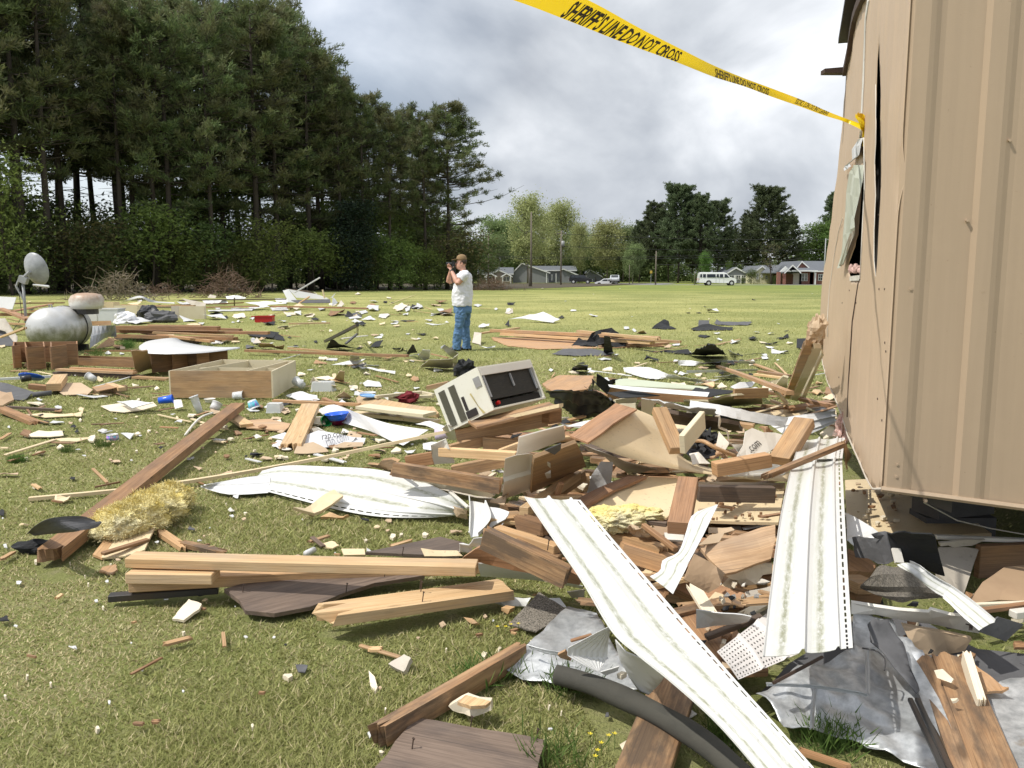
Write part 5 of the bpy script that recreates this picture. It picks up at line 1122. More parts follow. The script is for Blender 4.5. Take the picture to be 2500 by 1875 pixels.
# white plastic tub, storage boxes and bags behind the tank
sb = pol('A',[(-60,388,.62),(125,398,.62),(95,490,.2),(-60,490,.2)],'whitep','white tub with a brown front, cut by the left edge','plastic_tub','tub',th=.03); pol('A',[(-60,402,.60),(62,402,.60),(62,485,.23),(-60,485,.23)],'hard',None,'front_board',th=.01,parent=sb).location.y -= .04
def carton(r,x0,x1,yb,H,D,mat,label,name='storage_box',cat='box',rz=0.0,lid=None,h2=0):
 a = rp(r,x0,yb); b = rp(r,x1,yb); W_ = (b-a).length; root = empty(name,((a+b)/2),label,cat,rz=rz); mb = MB(); t = .012
 for cx_,cy_,sx,sy in ((0,0,W_,t),(0,D,W_,t),(-W_/2,D/2,t,D-t),(W_/2,D/2,t,D-t)): mb.box((cx_,cy_,H/2),(sx-.003*(sy > sx),sy,H))
 mb.box((0,D/2,.01),(W_-.02,D-.02,.015)); mb.build('sides',M[mat] if isinstance(mat,str) else mat,root)
 if lid: MB().box((0,D/2,H+.012),(W_+.04,D+.04,.03)).build('lid',M[lid],root)
 FP.append([(a.x,a.y),(b.x,b.y),(b.x,b.y+D),(a.x,a.y+D)]); return root
carton('A',760,912,592,.40,.5,'clear','clear plastic storage box with a white lid behind the tank',lid='whitep'); carton('A',645,750,585,.38,.4,'whitep','white storage box half hidden by the propane tank',lid='whitep')
carton('A',1385,1580,565,.42,.15,'cream','cream cabinet box standing in the far debris right of the bags',*K10); carton('A',1325,1382,558,.40,.3,'gyp','small cream cabinet next to the larger cream one',*K10)
carton('A',780,880,520,.42,.5,'tan','torn cream cabinet box behind the clear storage box',*K10); carton('A',885,1065,535,.34,.5,'cream','yellowish cream chest in the far debris right of the hood',*K10)
M['bag'] = paint('white_bag_plastic',(.74,.74,.76),.3,.2,(.4,.4,.4)); 
blob('trash_bag','A',960,575,.1,(.36,.3,.24),'bag','white plastic bag heaped beside the clear storage box','bag',seed=3); blob('trash_bag','A',1150,530,.2,(.34,.3,.28),'plastic_black','black plastic bag in the middle of the far debris','bag',seed=5)
blob('trash_bag','A',1250,555,.15,(.45,.3,.22),'tarG','dark grey heap of cloth beside the black bag','bag',seed=7); blob('cloth_heap','A',740,420,.5,(.14,.14,.2),flat('dark_red_cloth',(.12,.02,.02),.9),'dark red cloth bundle behind the tank hood','cloth',seed=9)
pol('A',[(1150,492,.7),(1230,500,.65),(1325,535,.4),(1200,552,.35)],'white','white panel tipped over the black bag',th=.01,cr=.02); pol('A',[(920,575,.1),(1060,548,.3),(1180,575,.12),(1050,600,.05)],'white','white curved panel in front of the bags',th=.01,cr=.03,smooth=True)
strip('A',[((925,435,.15),(955,440,.12)),((1060,388,.55),(1075,402,.5)),((1140,405,.45),(1150,432,.3)),((1210,428,.2),(1220,440,.16)),((1350,438,.15),(1350,446,.1))],'white','white trim arched upward in the far debris before the brush pile',prof=FL,step=.1)
brd('A',(940,452,.25),(1500,458,.3),.12,.05,'pine2','long tan board running through the far debris'); brd('A',(1060,470,.1),(1330,470,.1),.5,.04,'dark','dark wide board under the far debris boards')
for i,(pts,mt) in enumerate((([(1400,405,.5),(1590,440,.3),(1580,485,.1),(1510,480,.15)],'gyp'),([(1560,420,.3),(1740,412,.3),(1760,440,.2),(1580,455,.15)],'white'),([(1740,390,.55),(1830,380,.55),(1900,400,.45),(1870,415,.35),(1750,410,.35)],'white'),
  ([(1890,440,.25),(2060,425,.3),(2212,445,.2),(2000,460,.1)],'white'),([(1620,375,.45),(1670,385,.4),(1660,405,.2),(1600,402,.2)],'gyp'),([(2120,405,.5),(2200,405,.5),(2210,435,.3),(2130,430,.3)],'white'),([(1910,470,.2),(2050,452,.3),(2080,470,.15),(1940,492,.05)],'white'),([(1780,482,.1),(1960,480,.1),(1940,500,.03),(1800,500,.03)],'white'),([(2085,480,.1),(2210,470,.15),(2212,495,.05),(2100,498,.03)],'white'),([(1600,495,.05),(1900,490,.05),(1890,500,.03),(1610,505,.03)],'white'))):
 pol('A',pts,mt,'white siding piece number %s from the left in the long white litter line' % ['one','two','three','four','five','six','seven','eight','nine','ten'][i],'siding_piece','siding',th=.006,cr=.03,cs=3,group='white siding litter')
for a,b,m_,lb in (((1320,455,.2),(1880,435,.25),'brown','brown board across the white litter line'),((1590,470,.15),(2000,462,.2),'red','reddish board among the white litter'),((1380,418,.3),(2212,408,.3),'dark','dark board behind the white litter line'),((2000,470,.1),(2212,460,.1),'brown','short brown board at the right of the white litter')):
 brd('A',a,b,.14,.05,m_,lb,jag=(.03,.03))
brd('A',(1808,400,.5),(1808,470,.05),.05,.03,'dark','short dark stake upright in the white litter','stake','stake')
# white debris heap (a torn-off window unit with a tilted pole)
wh = empty('window_unit_wreck',gp(*px('B',470,450)),'torn-off white framed wall section heaped on the far grass','wreckage')
for pts,mt,nm in (([(285,345,1.0),(330,335,1.05),(410,440,.3),(330,435,.2)],'white','side_panel'),([(330,335,1.05),(540,372,.9),(650,415,.5),(390,400,.65)],'white','top_panel'),([(350,420,.45),(650,412,.5),(655,440,.1),(400,442,.1)],'tarG','lower_edge'),([(300,330,1.12),(480,345,1.05),(545,372,.92),(330,340,1.05)],'dark','back_edge'),([(520,350,.9),(545,372,.8),(640,405,.5),(600,405,.5)],'offwhite','trim')):
 pol('B',pts,mt,None,nm,th=.02,parent=wh)
hY = gp(*px('B',470,455)).y; brd('W',tuple(wp(*px('B',375,358),hY)),tuple(wp(*px('B',570,242),hY+.5)),.16,.05,'white','long white post tilted up out of the white heap','post','post'); brd('W',tuple(wp(*px('B',595,338),hY)),tuple(wp(*px('B',612,405),hY)),.2,.04,'tan','short cream board upright beside the white heap')
brd('W',tuple(wp(*px('B',410,440),hY-.6)),tuple(wp(*px('B',490,390),hY-.2)),.12,.04,'pine2','tan stick leaning on the front of the white heap'); pol('B',[(655,400,.6),(695,362,.9),(690,410,.4),(710,440,.1),(665,465,.05)],'white','white folded panel standing right of the white heap',th=.008)
pol('B',[(700,465,.02),(735,418,.5),(760,450,.1),(740,470,.02)],'gyp','grey folded panel at the right end of the white heap',th=.008); pol('B',[(230,410,.4),(320,408,.4),(330,435,.15),(235,432,.15)],'white','white panel at the left foot of the white heap',th=.01)
brd('B',(200,462,.2),(940,478,.15),.16,.06,'red','long reddish board in front of the white heap'); brd('B',(310,478,.1),(500,470,.1),.3,.03,'brown','wide brown board below the white heap')
pol('B',[(190,480,.1),(310,470,.2),(330,495,.05),(240,498,.03)],'white','white crumpled sheet below the white heap',th=.005,cr=.03)
rb = carton('B',70,202,592,.20,.3,'redp','small open red plastic crate on the far grass','plastic_crate','crate'); MB().box((0,-.01,.185),(.72,.03,.03)).build('rim',M['redp'],rb)
# grey folded panels near the photographer, torn window frame
fr_o = empty('torn_window_frame',gp(*px('B',700,780)),'torn dark window frame folded up on the grass left of the photographer','window frame')
for a,b,w_,t_,m_ in (((612,728,.12),(862,600,.62),.05,.05,'metal_d'),((650,722,.1),(858,618,.5),.06,.02,'offwhite'),((862,606,.6),(862,672,.22),.04,.03,'offwhite'),((862,672,.24),(768,752,.05),.05,.03,'tarG'),((745,712,.1),(938,690,.12),.07,.02,'offwhite')):
 brd('B',a,b,w_,t_,m_,None,'frame_bar',parent=fr_o)
for i,(pts,mt,lb) in enumerate((([(605,745,.05),(660,718,.3),(740,760,.16),(900,775,.03),(880,795,.02),(620,790,.02)],'tar','black felt sheet curled under the torn window frame'),([(955,780,.02),(1000,735,.12),(1060,727,.3),(1030,780,.03)],'tar','black felt flap standing right of the torn window frame'),
  ([(1180,820,.02),(1215,780,.15),(1245,800,.06),(1290,757,.34),(1325,820,.1),(1250,838,.02)],'tar','black felt sheet with two peaks, left of the grey folded panel'),([(1130,790,.05),(1200,785,.1),(1190,800,.02),(1140,800,.02)],'tar','small black felt strip near the two-peaked sheet'),
  ([(765,545,.02),(785,500,.3),(840,530,.1),(830,550,.02)],'tar','black felt corner standing on the far grass'),([(820,520,.1),(860,515,.2),(900,545,.02),(840,548,.02)],'tarG','grey felt piece beside the standing black corner'),
  ([(860,600,.1),(900,580,.3),(930,600,.1),(900,615,.04)],'tar','black felt shred above the torn window frame'),([(0,680,.05),(190,655,.2),(260,670,.15),(210,710,.05),(60,700,.03)],'tar','black felt heap at the right end of the board stack'),([(215,720,.02),(230,668,.25),(290,700,.1),(300,730,.02)],'tar','black crumpled felt next to the board stack'),([(500,560,.02),(535,550,.15),(570,565,.05),(530,575,.02)],'tar','small black felt lump on the far grass'),([(0,765,.02),(100,760,.1),(120,785,.03),(0,790,.02)],'tarG','grey felt strip right of the white curved sheet'))):
 pol('B',pts,mt,lb,'felt_sheet','felt sheet',th=.006,cr=.02,cs=5,smooth=False)
pol('B',[(105,750,.15),(190,755,.22),(230,775,.12),(300,760,.2),(290,800,.03),(110,780,.03)],'hard','brown curled panel beside the shelf box','curled_sheet','sheet',th=.006,cr=.02); pol('B',[(55,752,.05),(85,705,.3),(120,748,.06)],'gyp','grey pointed scrap standing near the curled brown panel',th=.006)
brd('B',(0,800,.1),(1250,840,.12),.09,.04,'brown','very long thin brown board on the grass between shelf box and grey panel'); brd('B',(330,785,.06),(1100,850,.06),.06,.03,'pine2','long pale lath parallel to the brown board'); brd('B',(330,596,.1),(650,590,.1),.09,.04,'pine','pale pine board on the far grass')
pol('B',[(1505,795,.40),(1535,762,.45),(1640,825,.22),(1600,862,.08)],'steel','dark grey metal panel folded upward near the feet of the photographer','metal_scrap','metal scrap',th=.006); pol('B',[(1350,930,.02),(1410,880,.2),(1595,868,.22),(1600,940,.03)],'gyp','grey crumpled sheet below the folded metal panel','metal_scrap','metal scrap',th=.006,cr=.02)
pol('B',[(1595,868,.25),(1640,830,.4),(1628,910,.1),(1655,940,.02),(1590,940,.02)],'offwhite','grey-white folded end of the crumpled sheet','metal_scrap','metal scrap',th=.006,cr=.02)
pol('B',[(1255,845,.05),(1330,835,.1),(1370,800,.3),(1425,800,.3),(1420,870,.05),(1380,880,.02)],'printed','white crumpled house wrap next to the two-peaked black felt','house_wrap','sheet',th=.004,cr=.03,cs=6); blob('cloth_heap','B',1697,958,.10,(.16,.14,.13),'tar','black cloth bundle behind the tilted metal box','cloth',seed=12,amp=.5)
brd('B',(1430,830,.1),(1560,860,.1),.03,.02,'pine2','thin tan stick under the folded metal panel'); pol('B',[(1745,745,.02),(1762,665,.5),(1820,672,.5),(1812,765,.02)],'gyp','grey rectangular panel standing behind the legs of the photographer',th=.01)
strip('B',[((1800,768,.05),(1815,775,.03)),((1860,782,.03),(1865,790,.02)),((1925,770,.12),(1925,780,.1))],'white','thin curved white strip right of the photographer',prof=FL,step=.05)
for pts,lb,mt in (([(660,918,.02),(800,885,.08),(925,870,.12),(850,915,.03)],'white flat panel on the grass left of the black felt','white'),([(805,842,.3),(870,848,.25),(880,870,.08),(800,885,.06)],'grey standing scrap on top of the white flat panel','gyp'),([(810,930,.03),(930,900,.05),(930,920,.02),(830,942,.02)],'dark grey felt under the white flat panel','tarG'),
  ([(870,930,.03),(950,935,.06),(1060,955,.05),(1155,965,.06),(1150,990,.02),(1040,968,.03),(900,950,.02)],'long white broken siding strip on the grass','white'),([(925,920,.06),(1030,920,.06),(1025,930,.02),(940,932,.02)],'short white siding strip above the long broken one','white'),([(620,868,.03),(708,866,.03),(705,882,.02),(622,884,.02)],'small white ribbed siding piece on the grass','white'),
  ([(1380,595,.05),(1480,605,.03),(1545,598,.05),(1440,612,.02)],'pair of white strips left of the photographer','white'),([(900,1060,.02),(940,1035,.06),(1030,1045,.05),(1050,1085,.02),(920,1085,.02)],'cluster of flat white shards on the mid lawn','white')):
 pol('B',pts,mt,lb,'siding_piece','siding',th=.005,cr=.01)
# far right: lumber pile, felt
for i,(a,b,w_,t_,m_,lb) in enumerate((((0,500,.22),(1010,545,.26),.16,.06,'plyo','top orange board of the flat lumber pile'),((60,520,.16),(975,572,.16),.2,.06,'pine','second board of the flat lumber pile'),((-60,520,.12),(170,488,.2),.1,.04,'pine','board crossing the left end of the flat lumber pile'),((640,545,.12),(1140,570,.1),.12,.05,'pine2','right-hand tan board of the flat lumber pile'),((140,530,.1),(700,560,.1),.2,.05,'brown','brown board low in the flat lumber pile'),((820,590,.08),(1060,580,.08),.12,.04,'plyo','short orange board at the right end of the flat pile'),((520,505,.26),(1000,552,.3),.1,.05,'pine','pale narrow board on top of the flat lumber pile'))):
 brd('E',a,b,w_,t_,m_,lb,jag=(.02,.04))
pol('E',[(0,548,.03),(420,552,.04),(850,575,.04),(1050,600,.03),(700,612,.02),(300,620,.02),(90,598,.02),(20,570,.02)],'plyo','large orange plywood sheet lying under the flat lumber pile',*K1,th=.012,jag=.02)
for pts,lb,mt,cr_ in (([(480,600,.02),(530,545,.3),(620,560,.2),(640,600,.05),(560,606,.02)],'crumpled black felt at the left of the heap on the flat lumber pile','tar',.10),([(560,590,.1),(600,530,.4),(650,497,.6),(720,492,.6),(765,520,.4),(760,565,.2),(690,600,.1)],'highest crumpled black felt heap on top of the flat lumber pile','tar',.16),([(640,600,.06),(700,560,.3),(760,556,.25),(815,575,.15),(810,600,.05)],'crumpled black felt at the right of the heap on the flat lumber pile','tar',.10),([(675,540,.45),(710,540,.45),(730,640,.04),(672,640,.04)],'black felt flap hanging down the front of the lumber pile','tar',.03),
  ([(360,650,.02),(430,620,.06),(600,615,.08),(740,640,.03),(700,655,.02),(500,660,.02)],'grey felt sheet flat on the grass before the lumber pile','tarG',.02),([(780,610,.2),(770,575,.3),(815,575,.3),(820,595,.2)],'small rolled felt at the right of the black heap','tarG',.04),
  ([(960,492,.03),(1010,455,.4),(1035,438,.5),(1060,445,.45),(1070,480,.1),(1110,498,.02),(1040,500,.02)],'black felt peak standing on the far grass','tar',.06),([(1195,495,.02),(1280,470,.1),(1450,488,.04),(1445,505,.02),(1210,508,.02)],'black felt sheet lying right of the standing peak','tar',.03),
  ([(1240,488,.08),(1243,445,.5),(1307,447,.5),(1305,488,.08)],'square black felt piece standing upright on the far grass','tarG',.01),([(1335,465,.05),(1350,442,.3),(1375,455,.15),(1565,458,.06),(1540,476,.02),(1360,475,.02)],'farthest grey felt sheet on the meadow','tarG',.03),
  ([(880,628,.03),(1050,625,.06),(1180,618,.1),(1200,650,.03),(1040,640,.02)],'flat black felt strip left of the dark tent shape','tar',.03),([(1180,650,.03),(1230,620,.2),(1320,588,.5),(1345,600,.4),(1410,650,.04),(1300,655,.02)],'black felt sheet raised like a low tent on the grass','tar',.03),
  ([(1450,655,.02),(1480,640,.08),(1635,637,.05),(1630,648,.02),(1500,660,.02)],'thin black felt strip right of the low tent shape','tar',.02),([(1420,620,.3),(1450,640,.1),(1510,655,.02),(1430,655,.02)],'white scrap standing beside the thin felt strip','white',.02),([(1700,555,.02),(1780,525,.3),(1785,548,.1),(1740,560,.02)],'small black felt piece near the trailer','tar',.04),
  ([(1832,556,.42),(1888,556,.42),(1890,612,.04),(1830,612,.04)],'black box-like roofing piece at the foot of the trailer','tar',.01),([(475,742,.02),(525,708,.25),(580,715,.2),(575,745,.03)],'black plastic scrap behind the tilted metal box','plastic_black',.05),([(80,475,.05),(105,442,.4),(108,482,.03)],'pointed black felt corner left of the lumber pile','tar',.01),
  ([(100,440,.12),(230,412,.4),(310,396,.55),(410,440,.15),(370,462,.03),(250,445,.1)],'white siding sheet raised in a ridge on the meadow','white',.02),([(80,400,.05),(125,370,.4),(130,402,.1),(100,410,.02)],'small grey standing scrap on the meadow','gyp',.01)):
 pol('E',pts,mt,lb,'felt_sheet' if mt.startswith('tar') else 'sheet_scrap','felt sheet' if mt.startswith('tar') else 'sheet scrap',th=.006,cr=cr_,cs=4)
# ================================================================ LEFT MIDDLE: cabinets, shelf box, planks, cups
cab = empty('wooden_cabinet',gp(*px('T',600,1240)),'brown wooden cabinet carcass with open compartments in front of the propane tank','cabinet')
upr('T',(195,1150),(1050,1140),.36,'brown',None,'back_panel',th=.015,parent=cab); 
for a,b,nm in (((190,1232),(300,1222),'side_panel'),((375,1255),(612,1238),'front_panel'),((705,1250),(920,1215),'front_panel'),((920,1195),(1055,1190),'side_panel')): upr('T',a,b,.37,'brown',None,nm,th=.018,parent=cab)
for u0,v0,u1,v1 in ((195,1232,205,1150),(375,1255,350,1150),(612,1238,600,1150),(705,1250,700,1150),(1050,1190,1050,1140)): upr('T',(u0,v0),(u1,v1),.365,'red',None,'divider',th=.016,parent=cab)
dr = empty('shallow_drawer',gp(*px('T',1450,1210)),'long shallow brown drawer frame between the cabinet and the shelf box','frame')
upr('T',(1055,1200),(1830,1235),.15,'brown',None,'front_panel',th=.03,parent=dr); upr('T',(1000,1075+60),(1790,1120+40),.12,'brown',None,'rear_panel',th=.02,parent=dr)
brd('T',(780,1215,.10),(1825,1262,.10),.10,.03,'pine2','tan board lying in front of the shallow drawer frame'); brd('T',(960,1195,.12),(1820,1235,.12),.06,.02,'plyo','narrow orange board on the drawer frame'); brd('T',(760,1255,.05),(1900,1305,.05),.14,.04,'dark','dark board under the shallow drawer frame')
brd('T',(160,1240,.03),(400,1238,.03),.1,.02,'pine2','short tan board at the foot of the brown cabinet'); brd('T',(1150,965,.06),(2212,968,.06),.05,.03,'brown','thin brown board on the grass behind the drawer frame')
cb2 = empty('wooden_cabinet',gp(*px('A',1350,980)),'tilted brown cabinet carcass behind the white shelf box','cabinet')
upr('A',(1150,965),(1760,960),.34,'brown',None,'back_panel',th=.018,parent=cb2); upr('A',(1175,992),(1345,980),.36,'brown',None,'side_panel',th=.018,parent=cb2); upr('A',(1340,985),(1450,970),.30,'red',None,'side_panel',th=.018,parent=cb2); upr('A',(1525,975),(1620,965),.29,'red',None,'side_panel',th=.018,parent=cb2)
pol('A',[(1008,805,.42),(1135,800,.42),(1168,945,.06),(1040,975,.05)],'hard','brown cabinet door leaning against the left end of the tilted cabinet','hardboard_sheet','board',th=.018)
brd('A',(1040,1005,.05),(1305,1020,.05),.12,.03,'pine2','tan board peeking out left of the shelf box')
strip('A',[((1072,800,.34),(1085,765,.38)),((1110,826,.34),(1150,733,.42)),((1220,834,.34),(1340,710,.44)),((1400,834,.34),(1425,742,.40)),((1600,824,.33),(1610,774,.36)),((1850,794,.32),(1850,786,.33))],'white','large white curved sheet lying on the tilted brown cabinet','curved_sheet','sheet',prof=[(0,0),(.3,.02),(.7,.015),(1,0)],step=.06,smooth=True)
# open shelf box: brown front, cream sides
h = .34; FLc,FRc,BRc,BLc = rp('A',1310,965,h),rp('A',2090,967,h),rp('B',375,885,h),rp('A',1720,878,h)
sbx = empty('shelf_box',(FLc+FRc)/2-Vector((0,0,h)),'open shelf box with a brown front and cream painted sides and dividers','shelf')
def vpan(a,b,mat,nm,th=.018,hh=h): pol(None,[Vector((a.x,a.y,.006)),Vector((b.x,b.y,.006)),Vector((b.x,b.y,hh)),Vector((a.x,a.y,hh))],mat,None,nm,th=th,world=True,parent=sbx)
vpan(FLc,FRc,'pine2','front_panel',.02); vpan(FRc,BRc,'cream','side_panel'); vpan(BLc,BRc,'cream','rear_panel'); vpan(FLc,BLc,'cream','side_panel')
for f0,f1 in ((.12,.36),(.72,.9)): vpan(FLc.lerp(FRc,f0+.0),BLc.lerp(BRc,f1-.0),'cream','divider',.014,h*.97)
a,b = FLc.lerp(BLc,.5),FRc.lerp(BRc,.5); vpan(a,b,'cream','shelf_board',.014,h*.9); FP.append([(p.x,p.y) for p in (FLc,FRc,BRc,BLc)])
# cups, bowls, lids, bottles
def vessel(name,r,u,v,H,r0,r1,mat,label,cat,tilt=(0,0),z=0.0,dec=None,closed=False,rimw=.004):
 p = rp(r,u,v,z); root = empty(name,p,label,cat); Mx = Matrix.Rotation(R_(tilt[1]),4,'Z') @ Matrix.Rotation(R_(tilt[0]),4,'Y'); off = Vector((0,0,max(r0,r1)*math.sin(R_(abs(tilt[0])))))
 pr_ = [(.002,0),(r0,.002),(r0+(r1-r0)*.5,H*.5),(r1,H),(r1+rimw,H),(r1+rimw,H-.008),(r1-.004,H-.009)]+([(.002,H)] if closed else [(r0+(r1-r0)*.5-.003,H*.5),(r0-.003,.008),(.002,.008)])
 mb = MB().lathe(pr_,24,Matrix.Translation(off) @ Mx); mb.build('shell',M[mat] if isinstance(mat,str) else mat,root,smooth=True)
 if dec:
  c1_ = r0+(r1-r0)*.2; c2_ = r0+(r1-r0)*.8
  MB().lathe([(c1_+.002,H*.2),(c2_+.002,H*.8),(c2_+.0005,H*.81),(c1_+.0005,H*.19)],24,Matrix.Translation(off) @ Mx).build('printed_band',dec,root,smooth=True)
 return root
dec = NT('colourful_print'); vo = dec.n('ShaderNodeTexVoronoi'); dec.l(dec.obj(),vo.inputs['Vector']); vo.inputs['Scale'].default_value = 38
hs_ = dec.n('ShaderNodeHueSaturation'); dec.l(vo.outputs['Color'],hs_.inputs['Color']); hs_.inputs['Saturation'].default_value = .7; dec.col(dec.mix(.45,hs_.outputs[0],(.03,.07,.42))); 
dec2 = NT('sky_blue_print'); vo = dec2.n('ShaderNodeTexVoronoi'); dec2.l(dec2.obj(),vo.inputs['Vector']); vo.inputs['Scale'].default_value = 30; dec2.col(dec2.mix(.72,vo.outputs['Color'],(.05,.30,.50)))
vessel('cup','A',1225,1228,.15,.036,.045,'blue','blue plastic tumbler lying on its side on the litter','cup',(82,10),.04); vessel('cup','A',1545,1300,.19,.032,.045,'clear','cloudy clear tumbler leaning by the end of the brown beam','cup',(-18,10),0)
vessel('cup','A',1650,1292,.085,.05,.055,'whitep','round white bowl tipped beside the cloudy tumbler','bowl',(40,60),0); vessel('cup','A',1620,1212,.05,.05,.06,'offwhite','flat cream container behind the cloudy tumbler','bowl',(0,0),0,closed=True)
vessel('toy_bucket','A',1940,1210,.10,.045,.06,'whitep','white and blue printed plastic pot at the tip of the brown beam','pot',(155,-20),.09,dec2.m); vessel('jar','A',1800,1190,.12,.045,.048,'clear','clear plastic jar lying against the shelf box','jar',(85,0),0)
vessel('food_bowl','A',870,1505,.06,.052,.044,'whitep','small bowl with colourful blue and red print, upside down on the left lawn','bowl',(0,0),0,dec.m,closed=True); vessel('cup','A',735,1062,.13,.04,.055,'whitep','white foam cup tipped on the grass before the cabinets','cup',(70,160),0)
vessel('lid','A',245,1052,.015,.15,.15,'blue','blue plastic lid tilted on boards at the left edge','lid',(25,90),.05,closed=True); vessel('cup','B',440,1110,.15,.045,.055,'clear','clear cup with faint print lying right of the shelf box','cup',(70,140),.03)
vessel('serving_bowl','B',708,1385,.075,.06,.105,'purp','wide magenta plastic bowl with a blue bowl stacked in it','bowl',(4,20),0); vessel('serving_bowl','B',708,1352,.07,.07,.112,'blue','wide bright blue plastic bowl nested in the magenta one','bowl',(-4,0),.06)
vessel('cup','B',605,1385,.10,.04,.055,'teal','green plastic cup lying left of the blue bowl','cup',(84,-60),0); vessel('container','B',945,1182,.08,.085,.09,'clear','round clear container with a light blue lid','container',(0,0),0); vessel('lid','B',945,1170,.018,.095,.095,flat('light_blue_plastic',(.22,.42,.75),.3),'light blue lid on the round clear container','lid',(6,0),.085,closed=True)
vessel('jar','B',1175,1350,.10,.05,.055,'clear','clear jar lying on the grass before the cream board','jar',(85,30),0); vessel('jar','B',1115,1340,.09,.05,.055,'clear','second clear jar, left of the other by the cream board','jar',(85,170),0); vessel('bottle','B',1460,1500,.20,.055,.05,flat('lilac_plastic',(.62,.52,.64),.3),'lilac plastic bottle under the metal box','bottle',(86,0),.05,closed=True)
def tub(r,u,v,W_,D_,H_,label,z=0.0,rz=0.0,mat='clear'):
 root = empty('plastic_tub',rp(r,u,v,z),label,'tub',rz=rz); mb = MB(); 
 def rr_(s,zz): return [(x*s*W_/2,y*s*D_/2,zz) for x,y in ((-1,-.8),(-.9,-1),(.9,-1),(1,-.8),(1,.8),(.9,1),(-.9,1),(-1,.8))]
 P = rr_(1,0)+rr_(1,.01)+rr_(.95,.012)+rr_(.85,H_); mb.add(P,[[i*8+k,i*8+(k+1) % 8,(i+1)*8+(k+1) % 8,(i+1)*8+k] for i in range(3) for k in range(8)]+[[24+k for k in range(8)]]); mb.build('shell',M[mat],root); return root
tub('B',228,1285,.17,.14,.10,'cloudy square plastic tub upside down on the grass by the beam tip'); tub('B',600,1120,.3,.2,.12,'clear crumpled tray in the litter right of the shelf box')
# planks and panels of the middle ground
brd('A',(225,1065,.12),(440,1085,.08),.12,.06,'brown','brown drawer side lying below the blue lid',jag=(.01,.02)); brd('T',(820,1290,.16),(720,1420,.14),.16,.09,'pine','short block of two pine boards beside the blue lid'); pol('T',[(770,1510,.04),(900,1408,.05),(1095,1405,.06),(1255,1500,.06),(1180,1565,.03),(860,1572,.02)],'card','flat tan cardboard sheet on the grass before the cabinets',*K8,th=.006)
bx = carton('A',712,885,1140,.07,.28,'hard','small shallow brown drawer with a pine end on the grass','drawer','drawer',rz=-.15,lid=None); pol('A',[(712,1090,.09),(840,1060,.10),(940,1085,.1),(800,1120,.09)],'plyo',None,'bottom_panel',th=.008,parent=bx)
brd('T',(1470,1410,.1),(1650,1470,.1),.09,.04,'pine','pale pine end piece beside the small drawer'); pol('A',[(-30,1055,.12),(60,1060,.14),(260,1125,.06),(185,1190,.02),(60,1175,.03),(-30,1150,.05)],'tarG','dark grey roofing sheet at the left edge near the blue lid','grey_sheet','grey sheet',th=.01,cr=.02)
pol('A',[(-30,1110,.12),(90,1130,.12),(105,1180,.06),(20,1230,.03),(-30,1230,.03)],'hard','brown ribbed cardboard piece at the left edge',*K8,th=.02,cr=.02); MB().tube([rp('A',250,1150,.04),rp('A',400,1135,.05)],.032,10).build('pipe_section',M['tarG'],smooth=True); tag(bpy.data.objects['pipe_section'],'short grey pipe on the grass at the left before the cardboard sheet','pipe')
brd('A',(0,1240,.08),(290,1360,.03),.10,.04,'brown','splintered brown board at the left edge of the lawn',jag=(.02,.07)); brd('A',(50,1235,.06),(450,1258,.04),.05,.025,'dark','thin dark board lying behind the splintered one at left'); brd('A',(0,1020,.1),(390,1000,.1),.05,.03,'whited','long white trim under the blue lid',*K9)
MB().tube([rp('A',165,1030,.12),rp('A',235,1018,.13)],.04,12).build('flashlight_tube',M['black'],smooth=True); tag(bpy.data.objects['flashlight_tube'],'short black tube lying behind the blue lid','tube'); 
for pts,lb,mt in (([(775,1235,.03),(880,1215,.06),(1010,1205,.08),(1180,1205,.1),(1210,1232,.08),(1100,1262,.03),(960,1285,.02),(850,1275,.02)],'crumpled cream sheet lying under the blue tumbler','chalk'),([(900,1200,.1),(1060,1190,.14),(1180,1210,.12),(1020,1250,.08)],'white flat piece on top of the cream sheet at the tumbler','white'),([(1340,1190,.1),(1395,1185,.12),(1410,1240,.06),(1350,1258,.03)],'translucent white cup shards at the end of the cream sheet','offwhite'),
  ([(185,1470,.02),(300,1425,.05),(480,1425,.06),(490,1460,.03),(380,1478,.02)],'pale cream foam sheet on the left lawn','chalk'),([(425,1490,.03),(580,1480,.04),(745,1465,.05),(590,1510,.02),(470,1512,.02)],'tan torn strip right of the pale foam sheet','tan'),([(930,1445,.03),(1035,1442,.05),(1000,1490,.02)],'white triangle of panel beside the printed bowl','white'),([(190,1300,.03),(330,1290,.04),(560,1290,.04),(570,1310,.02),(350,1325,.02)],'tan torn paper strip at the left by the splintered board','tan')):
 pol('A',pts,mt,lb,'sheet_scrap','sheet scrap',th=.008,cr=.015)
brd('A',(40,1608,.03),(425,1490,.05),.035,.012,'tan','long cream lath on the left lawn','wood_strip','wood strip')
tubep = [rp('A',1430,1460,.02),rp('A',1500,1370,.04),rp('A',1560,1320,.06),rp('A',1640,1290,.05)]; tag(MB().tube([cat(tubep,i*.25) for i in range(13)],.012,6).build('plastic_hose',M['offwhite'],smooth=True),'thin curved white hose along the brown beam','hose')
